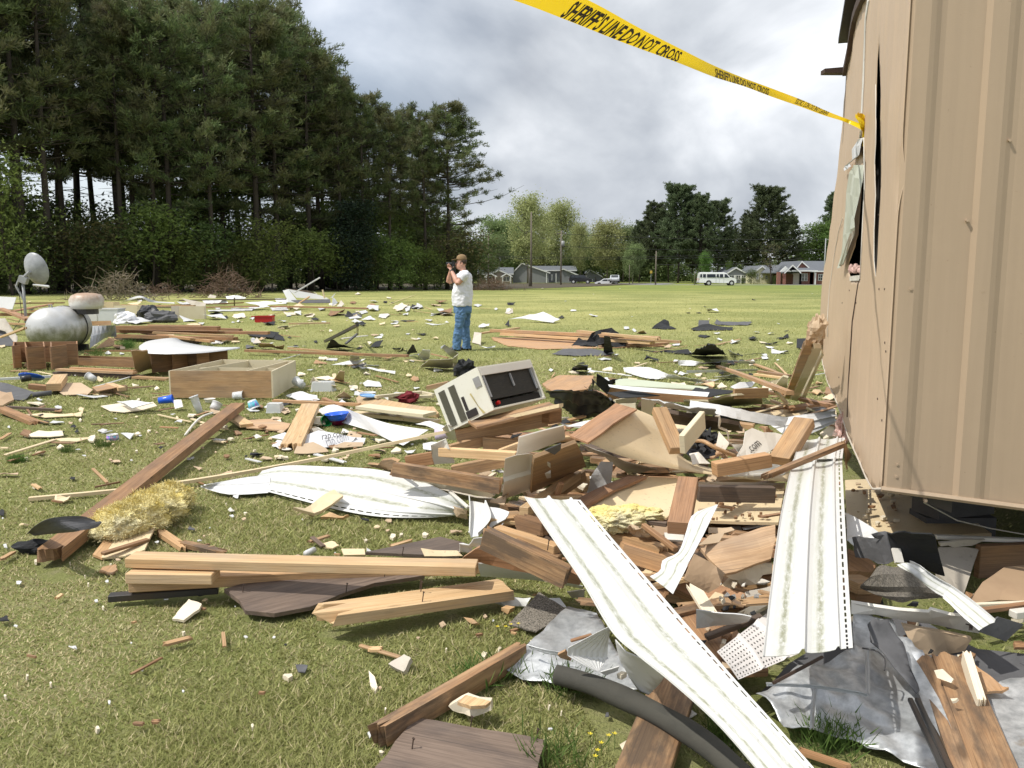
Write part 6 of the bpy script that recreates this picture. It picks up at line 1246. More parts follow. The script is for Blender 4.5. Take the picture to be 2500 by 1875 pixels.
# right-middle litter in front of metal box
brd('B',(500,1215,.18),(345,1535,.06),.17,.06,'pine','thick split pine plank lying toward the viewer left of the blue bowl',jag=(.01,.05)); pol('B',[(850,1175,.06),(880,1150,.08),(1450,1240,.1),(1490,1290,.05),(1470,1310,.03),(880,1250,.03)],'pine','long pine board behind the cream board near the metal box',*K11,th=.04)
brd('B',(900,1228,.14),(1420,1290,.14),.20,.03,'cream','long cream painted board between the bowls and the metal box'); brd('B',(835,1278,.06),(1475,1345,.06),.12,.03,'tan','cream board edge under the long painted board')
brd('B',(1395,1080,.1),(1560,1045,.16),.1,.05,'pine2','tan board behind the left corner of the metal box'); brd('B',(1000,1155,.12),(1350,1120,.12),.05,.03,'cream','thin cream slat of the small frame left of the metal box'); brd('B',(1100,1165,.08),(1450,1150,.08),.05,.03,'cream','front slat of the small cream frame left of the metal box'); brd('B',(1330,1118,.1),(1450,1140,.1),.04,.03,'cream','short end slat of the small cream frame left of the metal box')
blob('cloth_heap','B',1245,1175,.06,(.13,.09,.06),flat('dark_red_rag',(.16,.012,.018),.9),'dark red rag inside the small cream frame','cloth',seed=22,amp=.6)
strip('B',[((555,1265,.1),(620,1330,.03)),((680,1225,.14),(780,1375,.04)),((860,1290,.16),(960,1430,.04)),((1100,1370,.14),(1110,1500,.04)),((1410,1420,.1),(1215,1540,.03))],'white','long white smooth panel lying behind the blue bowl',prof=FL,step=.08,th=.01)
pol('B',[(185,1475,.03),(300,1450,.05),(440,1460,.06),(560,1425,.08),(700,1440,.07),(830,1470,.05),(925,1480,.04),(910,1520,.02),(700,1545,.02),(600,1560,.02),(480,1530,.02),(350,1510,.02)],'printed','crumpled white house wrap with dark lettering on the lawn','house_wrap','sheet',th=.003,cr=.02,cs=5)
hw = bpy.data.objects[-1] if False else [o for o in bpy.data.objects if o.get('label') == 'crumpled white house wrap with dark lettering on the lawn'][0]; textpix('B',(590,1497),(770,1462),(-4,-34),.07,'rap.com',hw,.012)
pol('B',[(370,1600,.02),(400,1530,.05),(520,1510,.06),(620,1560,.03),(640,1590,.02),(480,1605,.02)],'card','brown cardboard sheet under the split pine plank',*K8,th=.005,cr=.01); pol('B',[(660,1555,.03),(760,1510,.05),(910,1515,.04),(900,1545,.02),(760,1560,.02)],'card','brown cardboard sheet in front of the lettered wrap',*K8,th=.005,cr=.01)
pol('B',[(0,1345,.03),(180,1335,.05),(345,1370,.05),(330,1400,.03),(300,1425,.03),(0,1400,.03)],'plyl','light plywood sheet left of the split pine plank',*K1,th=.012); brd('A',(1770,1290,.08),(1905,1375,.06),.12,.03,'pine','short pine board at the tip of the brown beam'); brd('B',(215,1185,.05),(880,1215,.06),.06,.03,'plyo','thin orange board behind the split pine plank'); brd('B',(600,1170,.08),(740,1230,.04),.05,.02,'red','short reddish lath in the litter right of the shelf box')
for pts,lb,mt in (([(310,1150,.04),(420,1120,.08),(550,1150,.06),(555,1190,.02),(400,1195,.02)],'white crumpled sheet right of the shelf box','white'),([(690,1170,.02),(755,1120,.16),(820,1160,.08),(800,1180,.02)],'brown peaked cardboard right of the shelf box','card'),([(680,1030,.03),(730,960,.25),(765,970,.22),(760,1050,.02)],'brown standing cardboard flap on the mid lawn','card'),([(500,1020,.03),(640,1000,.06),(690,1020,.05),(620,1035,.02)],'cream foam sheet left of the standing flap','chalk'),([(495,1060,.1),(520,1010,.18),(700,1080,.08),(690,1095,.03),(550,1080,.03)],'bent cream panel right of the shelf box','chalk'),([(1310,1375,.05),(1420,1350,.1),(1540,1390,.06),(1480,1420,.03)],'white foam piece before the metal box','white'),([(460,1420,.05),(560,1400,.1),(640,1440,.06),(500,1450,.03)],'translucent crushed bottle beside the split plank','offwhite'),([(1365,1520,.03),(1500,1510,.06),(1500,1575,.03),(1370,1570,.02)],'white square scrap at the foot of the metal box','white')):
 pol('B',pts,mt,lb,'sheet_scrap','sheet scrap',th=.006,cr=.02)
# ================================================================ FOREGROUND LEFT
brd('S',(581,983,.17),(118,1342,.10),.125,.065,'brown','long heavy reddish brown beam pointing away across the left lawn','heavy_timber','timber',jag=(.01,.03),seed=5)
tp_ = [gp(70,1214,.035),gp(380,1183,.05),gp(700,1131,.10),gp(1062,1056,.36),gp(1370,985,.70)]
tt = [cat(tp_,i*.25) for i in range(17)]; mb = MB()
for a,b in zip(tt,tt[1:]):
 s_ = Vector((0,0,1)).cross((b-a).normalized())*.018; mb.add([a-s_,a+s_,a+s_+Vector((0,0,-.022)),a-s_+Vector((0,0,-.022)),b-s_,b+s_,b+s_+Vector((0,0,-.022)),b-s_+Vector((0,0,-.022))],[[0,4,5,1],[1,5,6,2],[2,6,7,3],[3,7,4,0],[0,1,2,3],[4,7,6,5]])
tag(mb.build('moulding_strip',M['tan']),'very long thin cream moulding running from the left lawn up to the metal box','moulding')
strip('F',[((180,703,.10),(250,705,.08)),((230,650,.26),(400,692,.20)),((340,595,.32),(530,680,.25)),((540,580,.30),(640,662,.22)),((640,610,.22),(684,628,.20))],'tarG','leaf-shaped dark grey roofing piece draped over the beam end',*K2,prof=[(i/6,.006*math.sin(i)) for i in range(7)],step=.03)
blob('roofing_felt_scrap','F',230,790,.03,(.10,.05,.035),'tar','small black crumpled felt at the broken end of the beam','roofing scrap',seed=31)
ins = NT('yellow_fibreglass_insulation'); ni = ins.noise(ins.obj(),3.2,6,.65); c = ins.mix(ins.rampf(ni,.38,.66),(.92,.76,.26),(.92,.86,.58)); c = ins.mix(ins.math('MULTIPLY',ins.rampf(ins.noise(ins.obj(),5,6,.7),.54,.68),.5),c,(.17,.12,.07)); ins.col(c); ins.b.inputs['Roughness'].default_value = 1; ins.bump(ins.noise(ins.obj(),45,5,.8),1,.02); M['ins'] = ins.m
io = empty('insulation_batt',rp('F',960,640),'torn yellow insulation batt with dirty brown end on the lawn','insulation')
for u,v,z,sz,sd in ((825,640,.09,(.15,.12,.09),41),(930,590,.10,(.15,.12,.10),47),(1050,520,.10,(.16,.12,.09),43),(1150,460,.09,(.12,.11,.08),45)):
 k_ = blob('fibre_lump','F',u,v,z,sz,'ins',None,None,amp=.30,fr_=3.6,seed=sd,fuzz=2600,sub=15); k_.location = k_.location-io.location; k_.parent = io
brd('F',(1072,668,.05),(1262,795,.03),.05,.025,'pine2','splintered tan stick right of the insulation',jag=(.03,.05)); brd('F',(1215,745,.04),(1535,822,.03),.05,.025,'rot','grey-brown splintered stick behind the pine stack',jag=(.03,.05))
pol('F',[(682,862,.02),(750,740,.03),(880,700,.05),(1068,590,.10),(975,808,.03),(850,850,.02)],'tan','cream wallboard piece partly under the yellow insulation',*K0,th=.01); pol('F',[(625,838,.02),(722,712,.05),(770,740,.03),(690,864,.02)],'pine2','brown edge strip beside the cream wallboard under the insulation',th=.012); brd('F',(690,825,.055),(1000,730,.06),.035,.016,'brown','thin brown lath on the cream wallboard')
brd('S',(318,1354,.215),(1165,1374,.215),.100,.044,'pine','top fresh pine two-by-four of the stack in the foreground',seed=3); brd('S',(318,1391,.163),(527,1393,.163),.10,.046,'pine','short pine offcut under the top two-by-four'); brd('S',(319,1412,.115),(1180,1368,.10),.09,.05,'pine2','lowest tan two-by-four angled away under the pine stack')
brd('F',(735,1108,.055),(1475,1052,.055),.05,.03,'metal_d','black angled metal strip before the pine stack','metal_strip','metal strip')
pol('S',[(546,1437,.07),(579,1466,.06),(600,1492,.05),(668,1498,.05),(760,1478,.05),(917,1424,.06),(1035,1404,.07),(1000,1375,.08),(700,1395,.09)],'ply','dark weathered plywood with a splintered end under the pine stack',*K1,th=.018,jag=.006,grain=3)
pol('S',[(890,1348,.06),(1075,1310,.07),(1135,1325,.07),(1120,1358,.06)],'ply','dark weathered plywood behind the right end of the pine stack',*K1,th=.015); pol('C',[(905,1213,.12),(990,1226,.11),(1150,1225,.11),(1190,1262,.09),(930,1268,.09)],'tan','cream paper strip behind the right end of the pine stack',*K0,th=.004,cr=.01); pol('C',[(368,1215,.12),(525,1215,.12),(530,1255,.1),(385,1258,.1)],'tan','small cream panel behind the middle of the pine stack',*K0,th=.02)
brd('S',(782,1490,.125),(1240,1427,.10),.155,.042,'pine','broken knotty pine plank with a splintered left end',jag=(.05,.01),seed=9); brd('C',(170,1130,.06),(250,1195,.03),.03,.01,'dark','thin grey splinter standing in the grass behind the pine stack'); MB().tube([rp('C',128,1250,.03),rp('C',185,1222,.03)],.016,10).build('pvc_pipe_piece',M['whitep'],smooth=True); tag(bpy.data.objects['pvc_pipe_piece'],'short white pipe piece behind the pine stack','pipe')
brd('H',(45,1380,.085),(1045,812,.10),.045,.070,'rot','long dark brown two-by-four lying diagonally in the foreground grass',jag=(.02,.01),seed=8)
pol('H',[(310,1310,.045),(760,1395,.045),(1205,1470,.045),(1130,1680,.045),(1040,1980,.045),(500,1980,.045),(-150,1900,.045),(50,1659,.045)],'ply','weathered grey-brown plywood sheet at the bottom edge',*K1,th=.018,jag=.003,grain=0)
pol('H',[(540,1245,.05),(650,1175,.09),(740,1200,.09),(830,1222,.07),(820,1262,.05),(712,1325,.03),(600,1290,.03)],'chalk','cream drywall chunk with a torn tan face in the foreground grass',*K4,th=.03,jag=.003); ch_ = [o for o in bpy.data.objects if o.get('label','').startswith('cream drywall chunk with a torn')][0]; pol('H',[(600,1212,.098),(655,1165,.10),(825,1208,.09),(790,1235,.09),(690,1240,.094)],'pine',None,'torn_face',th=.012,parent=ch_)
brd('H',(-60,822,.03),(215,905,.03),.02,.01,'pine2','thin tan stick on the foreground lawn','wood_strip','wood strip'); pol('H',[(132,955,.03),(240,890,.05),(285,915,.06),(235,1015,.02)],'gyp','torn drywall corner at the tip of the thin stick',*K4,th=.02); pol('H',[(0,1000,.03),(40,1040,.03),(60,1110,.02),(45,1150,.015),(10,1100,.02)],'chalk','pale teardrop drywall piece on the foreground lawn',*K4,th=.015)
pol('F',[(1170,1270,.02),(1270,1140,.05),(1360,1168,.05),(1340,1205,.04),(1240,1282,.02)],'chalk','white broken wallboard piece in front of the black metal strip',*K0,th=.012,jag=.003); stick('F',1370,1150,1395,1135,.012,.006,'tan'); stick('F',1505,1360,1515,1460,.014,.006,'pine2'); stick('F',880,1645,1095,1530,.012,.006,'brown')
pol('H',[(1694,1500,.03),(1760,1460,.06),(1765,1560,.02),(1720,1555,.02)],'chalk','cream curled scrap in the grass near the crossing plank',*K4,th=.006); pol('C',[(42,935,.12),(320,815,.12),(382,855,.12),(230,960,.06),(185,975,.05)],'tan','cream board offcut on the grass before the long curved siding',*K0,th=.018); pol('C',[(225,1000,.03),(290,968,.05),(420,985,.05),(360,1010,.02)],'pine2','splintered tan chunk before the long curved siding',*K5,th=.02); pol('C',[(70,985,.04),(110,965,.05),(190,975,.05),(180,995,.02)],'card','torn brown edge below the cream offcut','cardboard_piece','cardboard',th=.006)
# long curved siding on the lawn and the flat piece left of it
strip('S',[((505,1183,.07),(488,1189,.03)),((600,1165,.09),(560,1207,.03)),((662,1160,.08),(655,1203,.03))],'white','flat white siding piece at the left end of the long curved one',step=.05,ps=.6)
strip('S',[((640,1150,.08),(600,1190,.03)),((700,1137,.12),(650,1200,.03)),((800,1139,.17),(735,1222,.03)),((925,1147,.21),(830,1246,.03)),((1030,1175,.2),(930,1262,.03)),((1095,1205,.18),(1040,1264,.03)),((1140,1235,.14),(1115,1258,.05))],'siding','long curved white siding panel with green algae lying on the lawn',slot=18,step=.02,ps=.6)
hr_ = random.Random(5)
# ================================================================ WRECKAGE HEAP
for i in range(70):
 u,v = hr_.uniform(1270,1930),hr_.uniform(1010,1490)
 if v > 1330 and u < 1450: continue
 z = hr_.uniform(.10,.20); a = hr_.gauss(0,.6); p = gp(u,v,z); d = Vector((math.cos(a),math.sin(a),hr_.uniform(-.12,.12)))*hr_.uniform(.12,.34); mt = hr_.choice(['pine2','pine','rot','brown','plyl','tan','chalk'])
 brd('W',tuple(p-d),tuple(p+d),hr_.uniform(.02,.07),.014,mt,'short %s splinter of board in the gaps of the wreckage heap' % {'brown': 'brown','pine2': 'tan','rot': 'rotten','plyl': 'light plywood','pine': 'pale pine','tan': 'cream','chalk': 'white'}[mt],'board_splinter','splinter',jag=(.015,.03),group='short splinters in the heap, '+mt,seed=i)
# loose lumber and panels buried in the heap, seen through its gaps
for i in range(46):
 u,v = hr_.uniform(1290,1900),hr_.uniform(1020,1470)
 if v > 1330 and u < 1450: continue
 z = hr_.uniform(.04,.13); a = hr_.uniform(-.5,.5) if hr_.random() < .6 else hr_.uniform(0,3.1); p = gp(u,v,z); L = hr_.uniform(.4,.85); d = Vector((math.cos(a),math.sin(a),hr_.uniform(-.05,.05)))*L/2
 mt = hr_.choice(['brown','pine2','rot','dark','red']); A_,B_ = p-d,p+d; A_.z = max(.05,A_.z); B_.z = max(.05,B_.z)
 brd('W',tuple(A_),tuple(B_),hr_.choice([.09,.14,.2]),.04,mt,'%s board buried low in the wreckage heap' % {'brown': 'brown','pine2': 'tan','rot': 'rotten','dark': 'dark','red': 'reddish'}[mt],jag=(.01,.03),group='boards buried in the heap, '+mt,seed=i)
for i in range(60):
 u,v = hr_.uniform(1150,2050),hr_.uniform(1000,1500)
 if v > 1350 and u < 1330: continue
 mt = hr_.choice('wcdkgrbr'); chip('S',u,v,hr_.uniform(25,75),hr_.uniform(15,40),mt,z=hr_.uniform(.05,.16),lift=.5,seed=1000+i)
D = 'D'
pol(D,[(60,240,.10),(180,182,.14),(422,185,.14),(370,275,.14),(150,305,.12)],'plyo','orange splintered plywood behind the black sheeting',*K1,th=.02,jag=.01)
pol(D,[(355,272,.18),(400,200,.32),(432,168,.40),(560,188,.34),(640,205,.28),(520,245,.2),(500,305,.16),(400,308,.14)],'tar','black roofing felt crumpled behind the black sheeting',*K2,th=.006,cr=.07,cs=5)
strip(D,[((180,372,.28),(92,283,.40)),((235,430,.2),(235,276,.48)),((310,487,.12),(345,276,.48)),((420,470,.12),(440,288,.44)),((520,415,.16),(505,325,.37)),((562,388,.2),(562,372,.24))],'plastic_black','black plastic sheeting bunched up between metal box and bent panel','plastic_sheet','sheeting',prof=[(i/20,.020*math.sin(i*.9)+.008*math.sin(i*2.0+1)) for i in range(21)],step=.03,smooth=True,wob=.035)
strip(D,[((612,130,.08),(620,160,.03)),((780,128,.12),(780,205,.03)),((930,178,.1),(905,205,.03)),((1080,205,.09),(1060,222,.03)),((1225,225,.06),(1215,242,.03))],'white','long white siding lying on the grass beyond the heap',prof=FL,step=.06,wob=.02)
strip(D,[((1040,150,.06),(1040,168,.02)),((1280,145,.06),(1280,162,.02)),((1520,140,.06),(1522,155,.02))],'white','narrow straight white trim on the grass beyond the heap',prof=FL,step=.08); strip(D,[((980,82,.1),(985,115,.02)),((1080,85,.08),(1080,118,.02)),((1150,95,.1),(1150,110,.02))],'white','short white siding with grey felt beside it beyond the heap',prof=FL,step=.06,wob=.02); strip(D,[((1200,75,.07),(1205,88,.02)),((1350,82,.06),(1350,98,.02)),((1500,88,.08),(1500,105,.02))],'white','white trim strip farthest out beyond the heap',prof=FL,step=.06,wob=.015)
pol(D,[(1130,110,.03),(1180,92,.12),(1275,88,.1),(1270,105,.03)],'tarG','dark felt lump beside the white trim beyond the heap','roofing_felt_scrap','roofing scrap',th=.006,cr=.04)
pol(D,[(560,208,.3),(640,205,.3),(1190,262,.34),(1160,280,.33),(560,250,.3)],paint('pale_green_wallboard',(.46,.50,.38),.7,.3,(.35,.33,.22)),'pale green wallboard on top of the fallen wall section',*K0,th=.012)
strip(D,[((510,245,.33),(520,262,.31)),((700,262,.35),(690,288,.33)),((950,280,.36),(950,310,.33)),((1195,298,.37),(1180,328,.35))],'white','white fascia strip on top of the fallen wall section',prof=FL,step=.08); pol(D,[(1060,300,.34),(1100,262,.34),(1370,285,.33),(1330,305,.32),(1190,330,.31)],'tar','black felt sheet right of the white fascia strip',*K2,th=.006,cr=.01); pol(D,[(500,300,.28),(680,285,.29),(860,320,.3),(600,335,.28)],'tar','black felt showing under the left end of the white fascia',*K2,th=.006)
sec_ = empty('stud_frame',rp(D,850,350),'fallen brown wall framing under the white fascia strip','stud frame')
upr(D,(505,390),(705,352),.20,'plyo',None,'end_stud',th=.04,parent=sec_); upr(D,(690,372),(1210,405),.22,'brown',None,'rail',th=.04,parent=sec_); upr(D,(880,380),(950,384),.21,'dark',None,'stud',th=.05,parent=sec_); upr(D,(560,410),(705,385),.10,'cream',None,'lower_rail',th=.03,parent=sec_)
pol(D,[(1185,342,.26),(1380,305,.32),(1545,288,.33),(1552,366,.08),(1400,378,.04),(1200,376,.04)],'cream','cream curved board standing on edge behind the heap',th=.02); brd(D,(1360,275,.36),(1588,268,.36),.04,.14,'pine2','tan board on edge behind the cream curved board'); pol(D,[(1020,345,.16),(1190,348,.16),(1190,378,.05),(1025,368,.05)],'cream','small cream panel left of the cream curved board',th=.02)
brd(D,(1250,115,.04),(1740,290,.42),.07,.035,'plyo','long thin orange-brown lath crossing toward the trailer'); brd(D,(1500,105,.05),(1725,185,.05),.05,.02,'pine2','thin tan lath behind the crossing one near the trailer'); brd(D,(1530,150,.06),(1735,180,.06),.09,.03,'brown','brown board on the grass near the trailer'); brd(D,(1500,170,.05),(1700,195,.05),.06,.03,'pine','pale board on the grass near the trailer')
pol(D,[(1600,222,.05),(1695,180,.25),(1728,190,.25),(1725,235,.06),(1665,255,.05)],'cream','folded cream board left of the leaning panels',th=.02); pol(D,[(1335,262,.12),(1400,228,.16),(1510,222,.16),(1480,262,.1),(1370,275,.1)],'white','white ribbed panel behind the tan board on edge',th=.008)
# cream panels leaning on the trailer
lp = empty('leaning_cabinet_doors',rp(D,1760,355,.0),'two long cream panels with brown backs leaning against the trailer','panel')
for pts,mt,nm,th in (([(1738,330,.10),(1788,340,.08),(1945,-30,1.02),(1900,-35,1.05)],'cream','panel_face',.03),([(1800,345,.05),(1830,340,.05),(1962,20,.92),(1945,-5,.95)],'cream','panel_face',.03),([(1702,310,.12),(1735,328,.10),(1898,-40,1.04),(1845,-60,1.08)],'pine2','panel_edge',.03)):
 P = [gp(*px(D,u,v),z) for u,v,z in pts]; pol(None,P,mt,None,nm,th=th,world=True,parent=lp)
P_ = [gp(*px(D,1900,-20),1.0),gp(*px(D,1900,-60),1.1)]
blob('torn_wall_core','E',1945,540,.9,(.07,.10,.14),'hard','torn brown wall board crumpled at the trailer corner above the leaning panels','wallboard',seed=52,amp=.6); blob('torn_wall_core','E',1960,490,1.1,(.05,.06,.08),'card','small tan torn lump at the top of the trailer corner gap','wallboard',seed=53,amp=.6)
for i,(a,b,w_,mt) in enumerate((((1720,400,.12),(2040,350,.14),.12,'brown'),((1800,330,.25),(2040,385,.2),.10,'red'),((1590,290,.22),(1700,300,.22),.12,'plyo'),((1610,345,.12),(1720,385,.1),.04,'pine'),((1640,275,.35),(1730,375,.1),.03,'chalk'),((1420,410,.08),(1710,395,.08),.12,'rot'),((1450,425,.06),(1800,410,.06),.16,'dark'),((1560,380,.12),(1680,390,.1),.08,'pine2'))):
 brd(D,a,b,w_,.03,mt,'%s splintered board, number %s in the tangle at the foot of the leaning panels' % ({'brown': 'brown','red': 'reddish','plyo': 'orange','pine': 'pale','chalk': 'white','rot': 'rotten','dark': 'dark','pine2': 'tan'}[mt],ORD[i].replace('first','one').replace('second','two').replace('third','three').replace('fourth','four').replace('fifth','five').replace('sixth','six').replace('seventh','seven').replace('eighth','eight')) if False else '%s splintered board in the tangle at the foot of the leaning panels' % {'brown': 'brown','red': 'reddish','plyo': 'orange','pine': 'pale pine','chalk': 'white','rot': 'rotten','dark': 'dark','pine2': 'tan'}[mt],jag=(.02,.05))
pol(D,[(1400,430,.05),(1700,400,.07),(2040,390,.08),(2060,470,.08),(1800,460,.06),(1450,450,.04)],'tan','tan floor panel strewn with splinters by the trailer','fallen_flooring','board sheet',th=.01)
pol(D,[(1830,440,.12),(1960,395,.14),(2045,410,.14),(2045,430,.12)],'tarG','dark grey felt lying by the trailer corner',*K2,th=.006,cr=.02)
strip(D,[((1580,500,.22),(1720,600,.16)),((1700,470,.28),(1780,590,.18)),((1830,448,.32),(1870,582,.2)),((2045,420,.34),(2045,500,.24))],'white','ribbed white siding fanning out toward the trailer corner',ps=1.0,step=.06)
strip(D,[((1065,352,.48),(1060,400,.44)),((1240,378,.46),(1260,450,.40)),((1440,420,.40),(1440,490,.34)),((1600,448,.34),(1590,518,.28)),((1745,470,.28),(1740,535,.2))],'white','long white siding bent across the back of the heap',prof=FL,step=.05,wob=.008)
pol(D,[(735,335,.62),(790,345,.64),(830,358,.62),(800,452,.34),(735,436,.36)],'white','white gutter end hanging down behind the bent panel','gutter_piece','gutter',th=.004); pol(D,[(735,335,.62),(850,345,.62),(900,370,.6),(960,372,.58),(1060,402,.56),(1130,392,.56),(1232,405,.54),(1238,448,.44),(1100,432,.46),(900,396,.52),(830,362,.58)],'white','torn white gutter lying across the back of the heap','gutter_piece','gutter',th=.006,jag=.006,cr=.01)
pol(D,[(820,395,.50),(1150,452,.46),(1400,495,.40),(1420,535,.30),(1200,525,.32),(850,470,.36)],'dark','dark rotten board behind the two crossing studs',th=.03,jag=.005); pol(D,[(830,450,.3),(1000,470,.3),(1090,560,.28),(970,590,.26)],'tan','tan panel between the two crossing studs',th=.01)
strip(D,[((380,636,.60),(700,412,.66)),((540,705,.53),(830,470,.58)),((760,772,.45),(945,575,.47)),((1000,822,.38),(995,715,.38)),((1200,852,.32),(1130,790,.30)),((1500,888,.27),(1420,832,.26)),((1722,902,.24),(1740,795,.26))],'tan','large bent cream wall panel sweeping across the middle of the heap','fallen_wallboard','broken panel',prof=FL,step=.05,smooth=True)
bp_ = [o for o in bpy.data.objects if o.get('label','').startswith('large bent cream wall panel')][0]; pol(D,[(252,590,.615),(400,480,.655),(560,370,.69),(706,411,.675),(540,512,.655),(375,637,.618)],'red',None,'bare_wood_edge',th=.010,parent=bp_)
pol(D,[(290,622,.54),(420,690,.46),(620,765,.36),(840,810,.30),(660,858,.12),(630,830,.16),(480,720,.34),(330,650,.48)],'gyp','grey paper backing hanging under the large bent panel','paper_backing','paper',th=.005,cr=.01)
brd(D,(862,395,.70),(985,672,.52),.085,.05,'pine2','tan stud leaning on the large bent panel, left of the cream one'); brd(D,(1146,424,.74),(1006,588,.66),.03,.15,'cream','cream board on edge beside the leaning tan stud',seed=3)
r9 = random.Random(9)
for i in range(22):
 u,v = r9.uniform(1030,1230),r9.uniform(570,715); chip(D,u,v,r9.uniform(40,90),r9.uniform(20,50),'b',z=r9.uniform(.33,.42),lift=.7,seed=300+i,lab=None)
pol(D,[(1010,690,.28),(1120,530,.28),(1260,590,.28),(1260,730,.28),(1080,740,.28)],'plastic_black','black plastic sheet in the hollow of the heap','plastic_sheet','sheeting',th=.003,cr=.05,cs=7)
cbp = [rp(D,1060,630,.42),rp(D,1150,628,.5),rp(D,1230,670,.48),rp(D,1370,730,.42)]; tag(MB().tube([cat(cbp,i*.2) for i in range(16)],.012,6).build('electric_cable',M['pine2'],smooth=True),'brown cable curling out of the hollow of the heap','cable')
for i in range(8): chip(D,r9.uniform(1210,1330),r9.uniform(640,740),55,30,r9.choice('prk'),z=.38,lift=.8,seed=400+i)
pol(D,[(1232,455,.72),(1262,450,.70),(1310,545,.58),(1420,650,.46),(1440,690,.42),(1420,735,.38),(1330,640,.48),(1262,540,.6)],'offwhite','curled grey-white strip standing up in the middle of the heap',*K6,th=.004,smooth=True)
pol(D,[(1238,660,.44),(1258,560,.5),(1330,640,.46),(1300,690,.42)],'gyp','grey scrap behind the curled strip',*K6,th=.004)
wd_ = pol(D,[(1375,735,.41),(1425,650,.46),(1438,562,.52),(1482,538,.53),(1560,568,.5),(1640,570,.48),(1700,588,.46),(1690,640,.43),(1600,695,.41),(1540,722,.40),(1440,735,.40)],'offwhite','grey-white torn board with dark lettering in the heap','lettered_board','board',th=.006)
def zpl(o): return o
v_,f_ = text_mesh('.com'); 
def on_plate(pts,u,v,D_=D):      # height of a plate at a sight line, from its corner points
 P = [Vector(rp(D_,*p)) for p in pts]; n_l = (P[3]-P[0]).cross(P[6]-P[0]).normalized(); d = ray(*px(D_,u,v)); o = Vector((0,0,CAMZ)); return o+d*((P[0]-o).dot(n_l)/d.dot(n_l))-d.normalized()*.035
pp_ = [(1375,735,.41),(1425,650,.46),(1438,562,.52),(1482,538,.53),(1560,568,.5),(1640,570,.48),(1700,588,.46)]
x0 = min(a.x for a in v_); x1 = max(a.x for a in v_); hh = max(a.y for a in v_); VV = []
for a in v_:
 fx = (a.x-x0)/(x1-x0); VV.append(on_plate(pp_,1478+70*fx-30*a.y/hh,708-58*fx-30*a.y/hh)-wd_.location)
mesh_obj('printed_words',VV,f_,M['ink'],wd_)
brd(D,(1222,772,.42),(1592,708,.46),.075,.075,'plyo','short orange-brown stud in front of the lettered board'); brd(D,(1832,468,.62),(1665,735,.44),.12,.06,'pine2','short thick tan stud standing out of the heap near the trailer',seed=4); brd(D,(1700,640,.5),(1850,600,.4),.05,.03,'red','reddish splinter behind the thick tan stud',jag=(.02,.05)); pol(D,[(1540,525,.5),(1590,528,.5),(1630,560,.46),(1580,572,.46)],'plyo','orange wood wedge behind the lettered board',*K5,th=.02)
tub(D,1470,835,.36,.20,.07,'clear plastic food container with lid on the bent panel',z=.30,rz=.12)
pol(D,[(1058,712,.40),(1120,700,.42),(1200,778,.36),(1080,785,.36)],'offwhite','grey-white shard left of the short orange stud',*K6,th=.005); pol(D,[(590,375,.1),(700,370,.12),(705,415,.05),(560,410,.04)],'chalk','small cream block under the fallen framing',th=.03)
pol(D,[(185,505,.36),(430,478,.38),(400,530,.34),(240,530,.33)],'white','white ribbed sheet under the black sheeting',*K3,th=.005)
# lower half of the heap
pol(D,[(365,1062,.28),(560,950,.33),(770,868,.34),(900,872,.33),(1010,880,.32),(1000,1000,.28),(960,1090,.26),(905,1145,.25),(640,1105,.27)],'tan','cream wall panel below the bent one with a wood strip along its left edge','fallen_wallboard','broken panel',th=.012)
p2_ = [o for o in bpy.data.objects if o.get('label','').startswith('cream wall panel below')][0]; pol(D,[(288,1022,.31),(450,940,.33),(640,862,.36),(770,866,.36),(560,952,.345),(360,1064,.295)],'red',None,'bare_wood_edge',th=.015,parent=p2_)
pol(D,[(1080,900,.20),(1400,905,.20),(1708,908,.2),(1660,1176,.2),(1430,1172,.2),(1190,1164,.2),(1050,1130,.2),(1040,1000,.2)],'tan','flat tan floor panel strewn with wood crumbs','fallen_flooring','board sheet',th=.015)
pol(D,[(2110,890,.12),(2330,880,.12),(2700,960,.12),(3100,1250,.12),(2600,1260,.12),(2300,1240,.12),(2120,1120,.12)],'tan','tan floor panel running under the trailer','fallen_flooring','board sheet',th=.02)
r8 = random.Random(8)
for i in range(34):
 u,v = r8.uniform(1130,1640),r8.uniform(985,1150); chip(D,u,v,r8.uniform(10,42),r8.uniform(6,14),r8.choice('rrrk'),z=.225,lift=.1,seed=500+i)
for i in range(30):
 u,v = r8.uniform(2160,2500),r8.uniform(900,1180); chip(D,u,v,r8.uniform(14,60),r8.uniform(8,18),r8.choice('rkdr'),z=.145,lift=.1,seed=560+i)
brd(D,(1052,866,.50),(988,1172,.42),.095,.06,'red','thick reddish block of wood lying on the two cream panels',seed=7); brd(D,(1120,925,.34),(1635,935,.33),.05,.085,'dark','dark brown stud lying across the tan floor panel'); upr(D,(230,985),(385,985),.12,'pine2','tan rail between the white shingle strip and the studs',*K11,th=.04,z=.06); brd(D,(90,1000,.22),(340,995,.22),.05,.06,'pine','pale rail under the ribbed white strip')
pol(D,[(462,765,.36),(545,768,.36),(535,880,.26),(525,970,.18),(368,975,.16),(400,855,.28)],'white','ribbed white siding strip hanging in the dark gap under the bent panel',*K3,th=.005); brd(D,(40,1010,.22),(330,820,.3),.06,.1,'pine2','tan stud running up into the dark gap under the bent panel'); brd(D,(160,985,.3),(190,900,.38),.03,.02,'red','small splinter standing at the gap')
